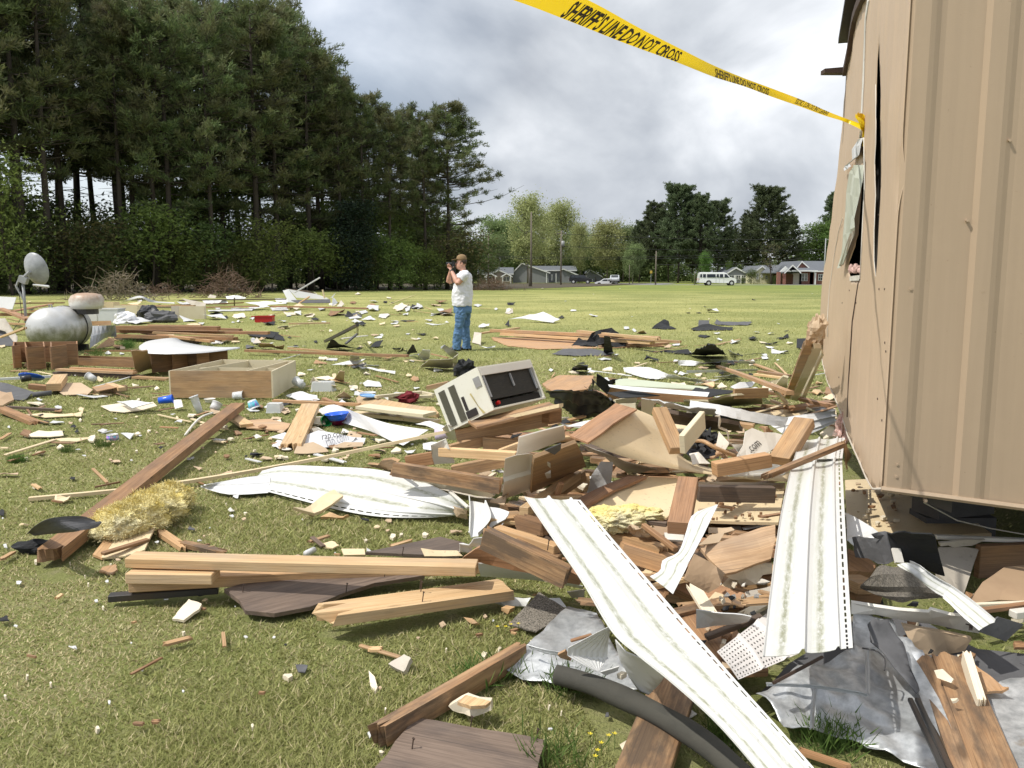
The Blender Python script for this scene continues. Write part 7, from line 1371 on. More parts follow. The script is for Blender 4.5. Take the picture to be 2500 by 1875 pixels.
strip(D,[((1228,1062,.56),(1258,1075,.56)),((1085,1120,.53),(1215,1160,.53)),((1040,1230,.50),(1165,1262,.50)),((1015,1310,.48),(1120,1350,.48)),((975,1385,.46),(1080,1430,.46)),((880,1430,.43),(1050,1490,.43)),((862,1500,.41),(1010,1570,.41)),((792,1540,.39),(955,1680,.39))],'siding','short wavy-edged white siding between the two long ones',prof=[(0,0),(.3,.004),(.6,.01),(1,.012)],step=.03)
pol(D,[(1125,1350,.30),(1250,1310,.32),(1450,1245,.34),(1640,1195,.36),(1625,1300,.32),(1608,1425,.26),(1500,1455,.25),(1380,1500,.24),(1300,1520,.24),(1205,1430,.27)],'plyl','light splintered plywood with a delaminated edge near the long siding',*K1,th=.015,jag=.004)
pol(D,[(1300,1522,.22),(1390,1505,.22),(1520,1455,.23),(1610,1430,.24),(1600,1500,.2),(1500,1585,.16),(1390,1582,.15)],'chalk','white crumbling layers under the light plywood',*K4,th=.01,jag=.006,cr=.01); pol(D,[(1095,1388,.36),(1210,1450,.33),(1300,1520,.30),(1262,1610,.25),(1190,1652,.22),(1022,1560,.28)],'hard','tan brown wallboard wedge beside the wavy siding',*K0,th=.015)
pol(D,[(1190,1215,.28),(1340,1200,.3),(1365,1225,.3),(1280,1255,.27),(1190,1255,.26)],'card','brown paper shards above the light plywood',*K7,th=.004,cr=.02); pol(D,[(1120,1330,.33),(1200,1260,.34),(1300,1240,.34),(1260,1310,.32)],'card','folded brown paper beside the wavy siding',*K7,th=.004); pol(D,[(890,1245,.3),(1030,1240,.3),(1035,1300,.28),(900,1290,.28)],'offwhite','flat grey tile under the thick reddish block','tile','tile',th=.01)
for u,v,z,sz,sd in ((540,1150,.34,(.14,.09,.05),61),(640,1140,.34,(.16,.08,.045),62),(500,1180,.33,(.08,.06,.04),63)): blob('insulation_lump',D,u,v,z,sz,'ins','%s yellow insulation lump in front of the lower cream panel' % {61: 'middle',62: 'right',63: 'left'}[sd],'insulation',amp=.45,seed=sd,sub=13)
pol(D,[(610,1240,.3),(700,1190,.36),(800,1210,.36),(830,1255,.3),(700,1265,.28)],'card','crumpled brown paper in front of the lower cream panel',*K7,th=.003,cr=.06,cs=14,st=.015); brd(D,(750,1180,.38),(970,1345,.34),.025,.02,'brown','thin brown stick lying over the studs'); brd(D,(750,1155,.34),(910,1175,.34),.03,.02,'dark','short black stick beside the reddish block')
for a,b,w_,t_,m_,lb in (((420,1130,.24),(1000,1230,.22),.3,.02,'hard','brown board under the paper and insulation in the heap'),((500,1225,.28),(895,1340,.28),.06,.08,'pine2','upper of the two studs right of the long diagonal siding'),((600,1300,.26),(985,1415,.25),.05,.12,'plyo','lower wider stud right of the long diagonal siding'),((700,1400,.12),(930,1560,.10),.2,.03,'red','reddish board low between the sidings'),((900,1500,.1),(1250,1650,.08),.25,.03,'brown','brown board under the wavy siding')):
 brd(D,a,b,w_,t_,m_,lb,jag=(.01,.02))
# C region: metal box and frames
a5 = paint('cream_white_enamel',(.70,.69,.61),.38,.25,(.5,.42,.22),speck=.1); mc = NT('dirty_condenser_fins'); n_c = mc.noise(mc.uv((8,60,1)),3,5,.7); mc.col(mc.mix(mc.rampf(n_c,.45,.7),(.006,.006,.005),(.028,.026,.017))); mc.b.inputs['Roughness'].default_value = .6
def kp_(u,v,z): return gp(*px('K',u,v),z)
# fit a real box through four seen corners
c0 = kp_(715,285,.92); tgt = {(1,0,0): px('K',1530,140),(0,1,0): px('K',75,700),(0,0,-1): px('K',985,960),(1,0,-1): px('K',1790,810),(0,1,-1): px('K',300,1220),(0,0,0): px('K',715,285)}
def proj(p):
 d = p-Vector((0,0,CAMZ)); Yc = d.y*math.cos(PITCH)-d.z*math.sin(PITCH); Zc = d.y*math.sin(PITCH)+d.z*math.cos(PITCH); return 1250+F*d.x/Yc,937.5-F*Zc/Yc
from mathutils import Euler
par = [c0.x,c0.y,c0.z,-.25,.25,.6,.75,.72,.55]
def boxpt(q,k): Rm = Euler(q[3:6]).to_matrix(); return Vector(q[:3])+Rm @ Vector((k[0]*q[6],k[1]*q[7],k[2]*q[8]))
def resid(q):
 r = []
 for k,t in tgt.items():
  x,y = proj(boxpt(q,k)); r += [x-t[0],y-t[1]]
 return np.array(r+[60*(q[6]-.74),60*(q[7]-.62),60*(q[8]-.56),20*(q[1]-c0.y)])
q = np.array(par,float); lam = 1.0
for _ in range(120):
 r = resid(q); J = np.zeros((len(r),9))
 for i in range(9): dq = q.copy(); dq[i] += 1e-4; J[:,i] = (resid(dq)-r)/1e-4
 st_ = np.linalg.solve(J.T @ J+lam*np.eye(9),-J.T @ r); q2 = q+st_
 if (resid(q2)**2).sum() < (r**2).sum(): q = q2; lam *= .5
 else: lam *= 3
print('AC',q,(resid(q)**2).sum())
ac = bpy.data.objects.new('air_conditioner',None); col.objects.link(ac); ac.location = q[:3]; ac.rotation_euler = q[3:6]; tag(ac,'old white metal air conditioner box tipped up on boards, its black coil side open','air conditioner')
W_,D_,H_ = q[6:9]; tk_ = .012
mb = MB(); mb.box((0+tk_/2,D_/2,-H_/2),(tk_,D_,H_)).box((W_-tk_/2,D_/2,-H_/2),(tk_,D_,H_)).box((W_/2,D_/2,-tk_/2),(W_-2*tk_,D_,tk_)).box((W_/2,D_/2,-H_+tk_/2),(W_-2*tk_,D_,tk_)).box((W_/2,D_-tk_/2,-H_/2),(W_-2*tk_,tk_,H_-2*tk_)); mb.build('casing',a5,ac)
MB().box((W_/2,.03,-H_*.41),(W_-.045,.03,H_*.70)).build('coil',mc.m,ac); mb = MB(); mb.box((W_/2,.003,-.035),(W_-.03,.012,.05)); mb.build('top_flange',M['offwhite'],ac)
for bx_,bz,bw in ((.035,.62,.02),(W_-.035,.62,.02),(W_/2+.02,.3,.008)): MB().box((bx_,.009,-H_*.4),(bw,.012,H_*bz)).build('coil_bracket',M['steel'],ac)
MB().box((W_/2,D_/2,-H_*.88),(W_-.04,D_-.05,H_*.16)).build('base_pan',M['void'],ac); MB().tube([(.09,.0,-H_*.86),(.09,.03,-H_*.86)],.012,10).build('red_knob',M['redp'],ac)
lv_ = flat('shaded_louvre_slot',(.09,.085,.06),.8)  # dark strips on the flat side, slot shade put into their colour
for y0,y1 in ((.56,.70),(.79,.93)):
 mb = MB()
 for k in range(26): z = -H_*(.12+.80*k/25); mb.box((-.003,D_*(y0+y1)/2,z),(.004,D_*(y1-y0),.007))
 mb.build('louvre_slot_shade',lv_,ac)
mb = MB(); mb.box((-.004,D_*.49,-H_*.60),(.004,.022,H_*.32)).box((-.0045,D_*.42,-H_*.86),(.004,.09,H_*.16)); mb.build('black_tape',M['ink'],ac); MB().box((-.004,D_*.10,-H_*.30),(.004,.05,H_*.22)).build('rating_plate',M['steel'],ac)
ys_ = flat('yellow_glue_stain',(.52,.44,.20),.5); mb = MB(); mb.prism([(-.003,D_*.30,-H_*.45),(-.003,D_*.33,-H_*.46),(-.003,D_*.26,-H_*.75),(-.003,D_*.17,-H_*.97),(-.003,D_*.22,-H_*.97),(-.003,D_*.27,-H_*.7)],(-.001,0,0)); mb.build('glue_stain',ys_,ac)
brd('C',(1135,412,.44),(1745,288,.56),.04,.145,'pine2','wide stud on edge carrying the air conditioner',seed=6); brd('C',(1745,275,.58),(1830,262,.58),.08,.14,'brown','short block at the right end of the wide stud'); brd('C',(1250,372,.52),(1810,240,.62),.22,.02,'rot','split grey-tan board directly under the air conditioner'); pol('C',[(1090,380,.5),(1140,395,.45),(1145,480,.3),(1100,475,.3),(1050,400,.4)],'offwhite','grey-white plate at the left foot of the air conditioner',*K6,th=.006)
brd('C',(1095,515,.36),(1330,452,.40),.04,.10,'pine2','left rafter of the light wood frame in front of the air conditioner'); brd('C',(1330,458,.40),(1565,478,.40),.04,.13,'pine2','rear rail of the light wood frame'); brd('C',(1030,530,.42),(1552,560,.42),.045,.055,'pine','front rail of the light wood frame'); brd('C',(1430,545,.38),(1565,495,.42),.03,.04,'pine','diagonal brace of the light wood frame'); brd('C',(800,590,.3),(985,560,.34),.04,.12,'brown','brown rail left of the light wood frame'); brd('C',(1110,655,.28),(1500,575,.36),.05,.11,'pine2','lower knotty board of the light wood frame')
pol('C',[(975,512,.44),(1075,470,.48),(1100,540,.42),(1135,632,.32),(1000,642,.28),(985,590,.34)],'offwhite','grey-white plate leaning on the left of the light wood frame',*K6,th=.006); pol('C',[(1566,458,.62),(1720,415,.64),(1868,378,.66),(1878,470,.5),(1700,540,.46),(1548,585,.42)],'offwhite','cream-grey sheet standing on the right of the light wood frame',*K6,th=.006)
strip('C',[((1475,605,.56),(1458,905,.12)),((1640,570,.58),(1645,840,.18)),((1780,640,.5),(1785,770,.28))],'offwhite','grey-white lap siding standing in front of the brown plywood',prof=[(0,0),(.46,.02),(.48,0),(1,.02)],step=.06,smooth=False)
pol('C',[(1660,582,.60),(1800,530,.62),(1945,478,.64),(1985,560,.5),(2010,640,.38),(1850,720,.30),(1640,820,.20)],'pine2','brown plywood panel standing in the heap with a dark edge',*K1,th=.02); pol('C',[(1740,548,.64),(1850,500,.66),(1845,545,.6),(1805,578,.58)],'tarG','grey paper flap over the brown plywood panel',*K7,th=.004)
brd('C',(715,630,.34),(1455,748,.30),.05,.12,'rot','long rotten brown beam before the light wood frame','heavy_timber','timber',jag=(.04,.03),seed=2); pol('C',[(560,640,.2),(690,598,.32),(760,605,.36),(730,660,.26),(620,662,.2)],'pine2','torn tan end at the left of the rotten beam',*K5,th=.02,jag=.01); pol('C',[(630,700,.14),(690,660,.24),(780,680,.26),(875,700,.24),(860,750,.16),(740,730,.14),(700,745,.1)],'card','torn brown paper shards below the rotten beam',*K7,th=.004,cr=.05,cs=9)
pol('C',[(850,730,.22),(930,728,.24),(1100,755,.24),(1350,820,.22),(1412,852,.2),(1380,862,.18),(1100,815,.18),(870,768,.18)],'chalk','cream drywall strip under the rotten beam',*K0,th=.012,jag=.003); pol('C',[(870,775,.16),(1100,820,.16),(1380,868,.16),(1450,900,.13),(1430,940,.08),(1200,870,.1),(930,790,.12)],'gyp','grey torn wall layers under the cream drywall strip',*K0,th=.01,jag=.006,cr=.01)
for i in range(14): chip('C',r8.uniform(1130,1460),r8.uniform(600,740),r8.uniform(40,110),r8.uniform(20,50),r8.choice('dwgck'),z=.2,lift=.5,seed=640+i)
for i in range(10): chip('C',r8.uniform(1380,1900),r8.uniform(360,480),r8.uniform(40,120),r8.uniform(15,35),r8.choice('brbkG'),z=.3,lift=.5,seed=660+i)
strip('C',[((1228,890,.2),(1345,912,.2)),((1235,1010,.2),(1380,1030,.2)),((1240,1140,.16),(1300,1130,.17))],'whited','short white siding channel at the left foot of the heap',prof=[(0,.03),(.06,.03),(.08,0),(.5,.002),(.9,0),(.94,.02),(1,.02)],step=.04); pol('C',[(1360,925,.2),(1500,960,.22),(1470,1010,.2),(1390,1060,.16),(1300,1150,.12),(1385,1030,.17)],'white','white folded sheet beside the short siding channel',*K6,th=.004,cr=.02)
pol('C',[(1160,1240,.10),(1170,1190,.16),(1260,1140,.22),(1380,1060,.26),(1460,1040,.26),(1400,1130,.22),(1300,1200,.16),(1250,1255,.10)],'white','curled white siding end in front of the studs',*K3,th=.004,cr=.03); pol('C',[(1100,910,.12),(1220,955,.12),(1225,1015,.05),(1150,1000,.06)],'card','brown torn paper at the right tip of the long curved siding',*K7,th=.004); brd('C',(1100,820,.2),(1225,930,.18),.02,.015,'offwhite','thin white trim running down to the siding channel',*K9)
pol('C',[(1200,1262,.20),(1290,1200,.26),(1400,1150,.30),(1560,1190,.30),(1800,1280,.28),(1985,1380,.24),(1990,1440,.18),(1700,1370,.18),(1400,1310,.18)],'red','reddish plywood plank wedge at the front of the heap',*K1,th=.02,grain=2)
brd('C',(1345,1075,.42),(1920,1345,.30),.055,.085,'rot','dark weathered stud lying diagonally over the reddish plywood',jag=(.01,.01),seed=5); brd('C',(1420,1060,.36),(1830,1190,.34),.05,.12,'pine2','wide tan stud behind the dark weathered one'); brd('C',(1560,985,.3),(1760,1040,.3),.07,.06,'brown','splintered brown block left of the long siding top',jag=(.03,.01)); brd('C',(1600,935,.32),(1960,690,.32),.05,.05,'pine','pale rail behind the top of the long diagonal siding'); brd('C',(1750,855,.3),(1990,855,.3),.05,.05,'pine','short pale rail at the top of the long siding')
brd('C',(1540,1150,.34),(1850,1260,.30),.05,.04,'rot','wide weathered plank between the stud and the siding')
strip('C',[((1285,1310,.14),(1310,1400,.06)),((1475,1330,.15),(1480,1412,.06)),((1700,1390,.14),(1700,1430,.07)),((2000,1465,.12),(2000,1485,.07))],'white','white siding edge peeking out below the reddish plywood',prof=FL,step=.05)
pol('H',[(828,490,.05),(900,488,.06),(1000,498,.05),(1095,500,.05),(1060,560,.02),(930,565,.03),(850,545,.02)],'whited','crumpled white siding piece left of the granulated shingle',*K3,th=.004,cr=.02,cs=9); pol('H',[(1210,512,.05),(1290,510,.05),(1338,575,.03),(1290,570,.03)],'white','white triangle right behind the granulated shingle',*K3,th=.004); pol('H',[(1338,465,.1),(1460,450,.1),(1450,510,.05),(1370,505,.05)],'gyp','grey scrap in the shade under the heap',*K6,th=.004)
pol('H',[(1150,470,.10),(1260,535,.09),(1340,590,.07),(1240,670,.06),(1130,738,.05),(1030,712,.03),(940,690,.03),(1050,575,.07)],'shingle','diamond-shaped granulated shingle lying in the grass','roof_shingle','shingle',th=.006)
pol('H',[(930,560,.05),(990,570,.06),(975,610,.03),(935,600,.02)],'pine2','small wood chunk left of the granulated shingle',*K5,th=.03); pol('H',[(640,640,.03),(700,650,.04),(735,680,.03),(690,690,.02)],'pine2','small curled tan splinter on the foreground lawn',*K5,th=.02)
# sheet metal on the left of the foreground siding
pol('H',[(905,985,.05),(1060,830,.08),(1180,720,.10),(1345,560,.12),(1540,600,.12),(1620,760,.12),(1720,920,.10),(1840,1130,.05),(1700,1140,.04),(1500,1170,.03),(1260,1095,.03),(1100,1050,.04)],'galv','crumpled galvanised sheet metal left of the long diagonal siding',*K12,th=.002,cr=.030,cs=5,st=.03,smooth=True)
strip('H',[((1070,825,.13),(1100,850,.11)),((1200,860,.13),(1200,885,.11)),((1340,880,.13),(1330,905,.11))],'galv','raised metal seam on the left galvanised sheet',prof=FL,name='metal_seam',cat='sheet metal')
strip('H',[((1625,700,.34),(1635,705,.34)),((1470,780,.28),(1615,830,.24)),((1325,872,.22),(1612,905,.20)),((1440,960,.18),(1600,930,.19)),((1535,1008,.16),(1558,1012,.16))],'white','ribbed white siding triangle standing on the sheet metal',prof=[(i/14,.003*(i % 2)) for i in range(15)],step=.03)
pol('H',[(1560,1008,.16),(1690,968,.18),(1680,1000,.16),(1600,1030,.14)],'white','small curled white scrap right of the ribbed triangle',*K3,th=.003); pol('H',[(1705,1005,.14),(1745,1010,.15),(1742,1045,.13),(1712,1035,.12)],'chalk','small cream lump on the sheet metal',*K4,th=.02); pol('H',[(1280,880,.14),(1330,855,.16),(1370,920,.12),(1300,900,.12)],'plyo','orange chip at the corner of the ribbed triangle',*K5,th=.01); brd('H',(1360,792,.17),(1505,750,.19),.014,.01,'red','thin rusty stick on the sheet metal')
pol('H',[(1668,790,.33),(1740,870,.33),(1880,930,.33),(2030,1000,.32),(1965,1090,.22),(1895,1162,.13),(1830,1140,.12),(1760,1040,.17),(1700,930,.25)],'white','curled white flap folded down below the long diagonal siding',*K3,th=.003,smooth=True)
fpt = [gp(*px('H',1265,1030),.10),gp(*px('H',1400,1060),.10),gp(*px('H',1560,1110),.10),gp(*px('H',1850,1240),.10),gp(*px('H',2212,1455),.10),gp(*px('G',330,1740),.09),gp(*px('G',600,2050),.08)]
mb = MB(); fr9 = [cat(fpt,i*.2) for i in range(31)]; mb.tube([p+Vector((0,0,.006*noise.noise(p*5))) for p in fr9],[.034+.004*noise.noise(p*7) for p in fr9],14); fo = mb.build('foam_pipe_sleeve',M['foam'],smooth=True); fo.data.polygons.foreach_set('use_smooth',[len(p.vertices) == 4 for p in fo.data.polygons]); tag(fo,'long dark grey foam pipe sleeve curving through the foreground','pipe sleeve')
brd('H',(2080,1030,.09),(1800,1790,.06),.15,.035,'rot','brown plank crossing under the dark foam sleeve at the bottom',seed=4); brd('G',(0,590,.12),(300,1000,.10),.2,.03,'brown','brown board in the shade between the two long sidings'); brd('G',(60,760,.14),(440,620,.2),.03,.02,'dark','thin dark stick between the two long sidings')
pol('G',[(0,430,.14),(110,400,.16),(330,480,.16),(320,600,.10),(180,590,.10),(0,560,.1)],'red','reddish board covered with crumbs beside the upright siding',*K11,th=.02); pol('G',[(330,470,.16),(500,430,.16),(500,620,.1),(330,630,.08)],'gyp','grey drywall in the shade beside the upright siding',*K0,th=.01)
pol('G',[(0,585,.26),(180,610,.27),(372,632,.27),(355,662,.24),(180,690,.2),(0,712,.18)],'white','ribbed white wedge between the two long sidings',*K3,th=.004); 
for i in range(16): chip('G',r8.uniform(150,420),r8.uniform(410,620),r8.uniform(20,60),r8.uniform(14,35),r8.choice('gdgb'),z=.19,lift=.4,seed=700+i)
for i in range(12): chip('G',r8.uniform(20,330),r8.uniform(690,980),r8.uniform(30,90),r8.uniform(20,60),r8.choice('rbdkr'),z=.12,lift=.3,seed=720+i)
pf = NT('perforated_soffit_vinyl'); u_ = pf.n('ShaderNodeUVMap'); s_ = pf.n('ShaderNodeSeparateXYZ'); pf.l(u_.outputs[0],s_.inputs[0])
fx = pf.math('ABSOLUTE',pf.math('SUBTRACT',pf.math('FRACT',pf.math('MULTIPLY',s_.outputs[0],62.0)),.5)); fy = pf.math('ABSOLUTE',pf.math('SUBTRACT',pf.math('FRACT',pf.math('MULTIPLY',s_.outputs[1],21.0)),.5))
dd = pf.math('ADD',pf.math('POWER',fx,2.0),pf.math('POWER',fy,2.0)); hole = pf.math('LESS_THAN',dd,.045); inb = pf.math('MAXIMUM',pf.math('LESS_THAN',pf.math('ABSOLUTE',pf.math('SUBTRACT',s_.outputs[1],.19)),.17),pf.math('LESS_THAN',pf.math('ABSOLUTE',pf.math('SUBTRACT',s_.outputs[1],.57)),.165)); hole = pf.math('MULTIPLY',hole,inb)
pf.col(pf.mix(hole,(.74,.70,.68),(.05,.045,.04))); pf.b.inputs['Roughness'].default_value = .4; M['perf'] = pf.m
strip('G',[((285,1062,.15),(690,888,.16)),((215,960,.19),(600,730,.2)),((140,872,.22),(470,620,.23))],'perf','white perforated soffit panel under the upright siding','soffit_strip','soffit',prof=[(0,0),(.37,0),(.375,.012),(.40,.012),(.405,0),(.74,0),(.76,.014),(.80,.014),(.82,0),(.9,.003),(.925,.003),(.95,.003),(1,.003)],slot=10,step=.02)
# the two hero siding panels
strip('S',[((1280,1214,.50),(1417,1222,.50)),((1348,1314,.468),(1488,1308,.468)),((1420,1420,.435),(1576,1410,.435)),((1492,1540,.40),(1680,1530,.40)),((1556,1600,.375),(1740,1598,.375)),((1640,1668,.35),(1810,1678,.35)),((1752,1770,.315),(1918,1798,.315)),((1880,1920,.265),(2060,1960,.265)),((1960,2030,.23),(2140,2050,.23))],'siding','long white siding panel with green streaks running diagonally to the bottom edge',slot=18,step=.018,ps=1.1)
strip('S',[((1951,1074,.46),(2063,1070,.46)),((1938,1120,.46),(2057,1115,.46)),((1933,1133,.44),(2056,1129,.44)),((1905,1260,.44),(2062,1258,.44)),((1879,1450,.40),(2073,1450,.40)),((1861,1604,.36),(2082,1584,.36))],'siding','upright white siding panel with green streaks in front of the trailer corner',slot=18,step=.018,ps=1.2)
brd(D,(1560,855,.44),(2100,632,.56),.035,.025,'rot','thin torn dark stick lying over the top of the upright siding',jag=(.03,.02)); pol(D,[(2100,640,.5),(2135,620,.52),(2150,720,.4),(2125,820,.34),(2110,760,.38)],'pine2','splintered brown sliver beside the top of the upright siding',*K5,th=.01,cr=.02)
blob('insulation_lump',D,2095,545,.42,(.04,.05,.10),M['twallp'] if 'twallp' in M else paint('pink_fibre',(.60,.40,.35),.95,.4,(.45,.3,.25)),'pink insulation lump hanging below the trailer corner','insulation',amp=.6,seed=71,fuzz=150,sub=8)
# right of the upright siding
pol('L',[(75,255,.3),(160,290,.3),(330,390,.29),(470,490,.28),(380,520,.28),(430,570,.27),(330,545,.27),(150,540,.26),(170,650,.22),(85,570,.25)],'white','white siding tongue right of the upright siding',*K3,th=.004)
pol('L',[(145,540,.34),(240,530,.35),(420,560,.36),(500,570,.37),(380,510,.39),(470,490,.40),(535,462,.41),(572,480,.41),(655,830,.30),(560,862,.28),(460,870,.26),(420,820,.27),(350,795,.27),(200,780,.26)],'tarG','dark grey torn felt sheet right of the upright siding',*K2,th=.006,jag=.002)
pol('L',[(568,480,.43),(680,468,.46),(860,478,.48),(1100,485,.48),(1140,520,.46),(1180,700,.38),(1252,998,.26),(1160,975,.26),(1000,900,.28),(900,860,.3),(760,830,.31),(660,840,.3)],'tar','black felt flap with a square dark face under the trailer edge',*K2,th=.006,cr=.01); MB().box((0,0,0),(.035,.01,.06)).build('paper_label',M['offwhite']); pl2 = bpy.data.objects['paper_label']; pl2.location = gp(*px('L',690,765),.345); pl2.rotation_euler = (-.7,.1,.1); tag(pl2,'small torn paper label stuck on the black felt','label')
strip('L',[((680,872,.34),(850,850,.36)),((800,970,.33),(1000,915,.36)),((980,1120,.30),(1150,1030,.33)),((1235,1270,.27),(1340,1150,.30)),((1450,1480,.24),(1600,1340,.27)),((1660,1655,.22),(1850,1555,.24))],'siding','smooth white siding strip slanting down to the right below the black felt',prof=[(0,0),(.3,.004),(.7,.004),(.97,0),(1,.012)],step=.03)
strip('L',[((440,905,.33),(690,875,.36)),((360,1020,.32),(850,960,.36)),((250,1115,.28),(1050,1150,.32)),((240,1150,.26),(1150,1230,.30)),((420,1225,.26),(1245,1275,.28)),((640,1300,.24),(980,1302,.25))],'shingle','olive-brown fan of curled shingle below the black felt','roof_shingle','shingle',prof=[(i/6,.008*math.sin(i*.9)) for i in range(7)],step=.04)
pol('L',[(1180,660,.16),(1640,680,.14),(1655,700,.14),(1480,1220,.05),(1400,1180,.06),(1160,980,.12)],'gyp','grey-cream drywall panel behind the slanting white strip',*K0,th=.015); pol('L',[(1170,600,.2),(1400,560,.2),(1720,560,.18),(1560,620,.16),(1340,650,.16),(1180,640,.18)],'gyp','long torn grey layer above the drywall panel',*K0,th=.012,jag=.003)
brd('L',(1650,640,.16),(2500,600,.16),.04,.2,'brown','brown plank on edge in the shade under the trailer'); pol('L',[(1530,1290,.12),(1700,1080,.14),(1960,900,.15),(2400,860,.15),(2400,1310,.1),(1900,1290,.1),(1590,1335,.1)],'hard','dark brown panel with a white torn edge at the right','loose_sheet','sheet',th=.015); brd('L',(1600,1330,.13),(2400,1300,.12),.02,.015,'chalk','white torn edge strip of the dark brown panel',*K9)
pol('L',[(135,1290,.22),(420,1340,.22),(700,1380,.22),(1050,1410,.22),(1080,1370,.23),(1320,1440,.22),(1640,1435,.20),(1655,1655,.12),(1450,1620,.13),(1100,1545,.14),(700,1490,.16),(135,1430,.18)],'offwhite','long grey-white wallboard strip with a dark mark at its right end',*K0,th=.012)
wbs = [o for o in bpy.data.objects if o.get('label','').startswith('long grey-white wallboard strip')][0]
for q4 in ([(1500,1572),(1640,1600),(1640,1608),(1500,1580)],[(1545,1590),(1590,1595),(1582,1650),(1536,1645)]): pol('L',[(u,v,.20) for u,v in q4],'ink',None,'dark_mark',th=.002,parent=wbs)
pol('L',[(100,680,.14),(330,760,.14),(440,880,.12),(380,960,.1),(110,950,.12)],'brown','brown board in the shade right of the upright siding',*K11,th=.03); brd('L',(105,1040,.16),(370,1040,.14),.12,.05,'pine2','tan stud end sticking out right of the upright siding'); brd('L',(110,1120,.12),(420,1150,.1),.12,.05,'brown','brown stud under the tan one right of the upright siding')
pol('G',[(1380,675,.14),(1500,700,.14),(1850,768,.12),(1800,850,.06),(1700,870,.04),(1560,888,.03),(1440,800,.08)],'card','folded brown cardboard below the grey-white strip',*K8,th=.02); pol('G',[(1905,740,.16),(2040,640,.2),(2212,690,.16),(2090,805,.1)],'tarG','dark grey square felt scrap at the right','roofing_felt_scrap','roofing scrap',th=.006); brd('L',(1620,1400,.16),(2300,1310,.14),.025,.02,'red','thin rusty stick at the right edge'); brd('L',(2060,1420,.14),(2400,1380,.14),.04,.03,'offwhite','short white trim piece at the right edge',*K9)
pol('G',[(1050,645,.14),(1200,632,.16),(1330,645,.16),(1420,790,.13),(1500,900,.10),(1570,1050,.08),(1640,1190,.07),(1720,1420,.05),(1830,1680,.04),(1560,1655,.04),(1330,1565,.04),(1100,1482,.04),(770,1402,.05),(590,1385,.06),(400,1180,.08),(520,1090,.10),(680,985,.12),(860,900,.13),(1060,855,.14)],'galv','large crumpled galvanised sheet at the lower right under the siding',*K12,th=.002,cr=.055,cs=6,st=.024,smooth=True)
gl = [o for o in bpy.data.objects if o.get('label','').startswith('large crumpled galvanised')][0]
strip('G',[((470,1085,.135),(475,1105,.12)),((760,1095,.145),(765,1118,.13)),((1080,1140,.14),(1085,1165,.125)),((1160,1165,.135),(1150,1180,.125))],'galv','raised seam across the large galvanised sheet','metal_seam','sheet metal',prof=[(0,0),(.5,.008),(1,0)]); strip('G',[((1135,860,.17),(1165,860,.17)),((1140,1000,.155),(1172,1000,.155)),((1145,1160,.14),(1175,1165,.14))],'galv','upright raised seam on the large galvanised sheet','metal_seam','sheet metal',prof=[(0,0),(.5,.008),(1,0)]); strip('G',[((785,1130,.13),(815,1130,.13)),((770,1260,.11),(800,1260,.11)),((765,1400,.09),(795,1400,.09))],'galv','left upright seam on the large galvanised sheet','metal_seam','sheet metal',prof=[(0,0),(.5,.008),(1,0)])
pol('G',[(1155,690,.24),(1200,640,.27),(1300,640,.26),(1400,800,.2),(1440,970,.15),(1500,1150,.12),(1480,1170,.12),(1300,960,.16),(1180,800,.2)],'tarG','dark folded felt lying over the top of the large galvanised sheet',*K2,th=.004,cr=.03,smooth=True); pol('G',[(1405,790,.16),(1450,880,.15),(1640,1190,.12),(1830,1640,.09),(1740,1600,.08),(1560,1300,.10),(1440,1000,.13)],'galv','narrow folded metal strip along the rotten planks',*K12,th=.003,cr=.01)
brd('G',(1560,900,.13),(1860,1720,.09),.085,.03,'rot','left rotten brown plank at the lower right corner',jag=(.02,.02),seed=11); brd('G',(1710,880,.14),(2060,1760,.09),.12,.035,'rot','wider rotten plank with a split at the lower right corner',jag=(.02,.03),seed=12); brd('G',(1825,865,.20),(1930,1205,.14),.025,.05,'chalk','thin white board edge beside the wide rotten plank',jag=(.005,.01)); pol('G',[(1882,962,.12),(1990,1040,.12),(2110,1112,.11),(2065,1140,.09),(1930,1152,.09)],'plyo','bright orange wood shard right of the rotten planks',*K5,th=.01)
for du in (0,48): brd('G',(1445+du,1180,.16),(1690+du,1700,.12),.016,.014,'metal_d','%s thin black steel rod at the lower right' % ('left' if not du else 'right'),'steel_rod','rod')
pol('G',[(1605,1000,.17),(1660,990,.18),(1735,1060,.16),(1720,1085,.15),(1625,1050,.15)],'chalk','pale wood chip on the left rotten plank',*K4,th=.012); pol('G',[(1715,1190,.15),(1765,1185,.16),(1750,1205,.15),(1725,1208,.15)],'chalk','small pale chip on the wide rotten plank',*K4,th=.008)
pol('G',[(1930,1160,.07),(2050,1060,.08),(2400,1000,.08),(2600,1500,.06),(2500,1900,.05),(2150,1900,.04),(2130,1659,.04),(1990,1330,.05)],'galv','second galvanised sheet at the right edge beyond the rotten planks',*K12,th=.002,cr=.025,cs=4,st=.04,smooth=True)
tag(MB().tube([rp('G',520,1085,.19),rp('G',700,990,.2),rp('G',850,910,.2)],.006,5).build('rusty_rod',M['rust']),'thin rusty rod sticking out under the perforated soffit','rod'); wp_ = [rp('G',1120,850,.22),rp('G',1220,870,.22),rp('G',1275,930,.2),rp('G',1270,1000,.18)]; tag(MB().tube([cat(wp_,i*.2) for i in range(16)],.003,4).build('wire',M['metal_d']),'thin curled wire on the dark felt fold','wire')
tag(MB().tube([rp('L',1000,130,.32),rp('L',1400,345,.22),rp('L',1800,440,.2),rp('L',2250,520,.2)],.003,4).build('wire',M['offwhite']),'thin pale wire sagging in the shade under the trailer','wire')
brd('L',(1140,515,.2),(2400,570,.16),.03,.02,'offwhite','long thin pale moulding in the shade under the trailer',*K9)
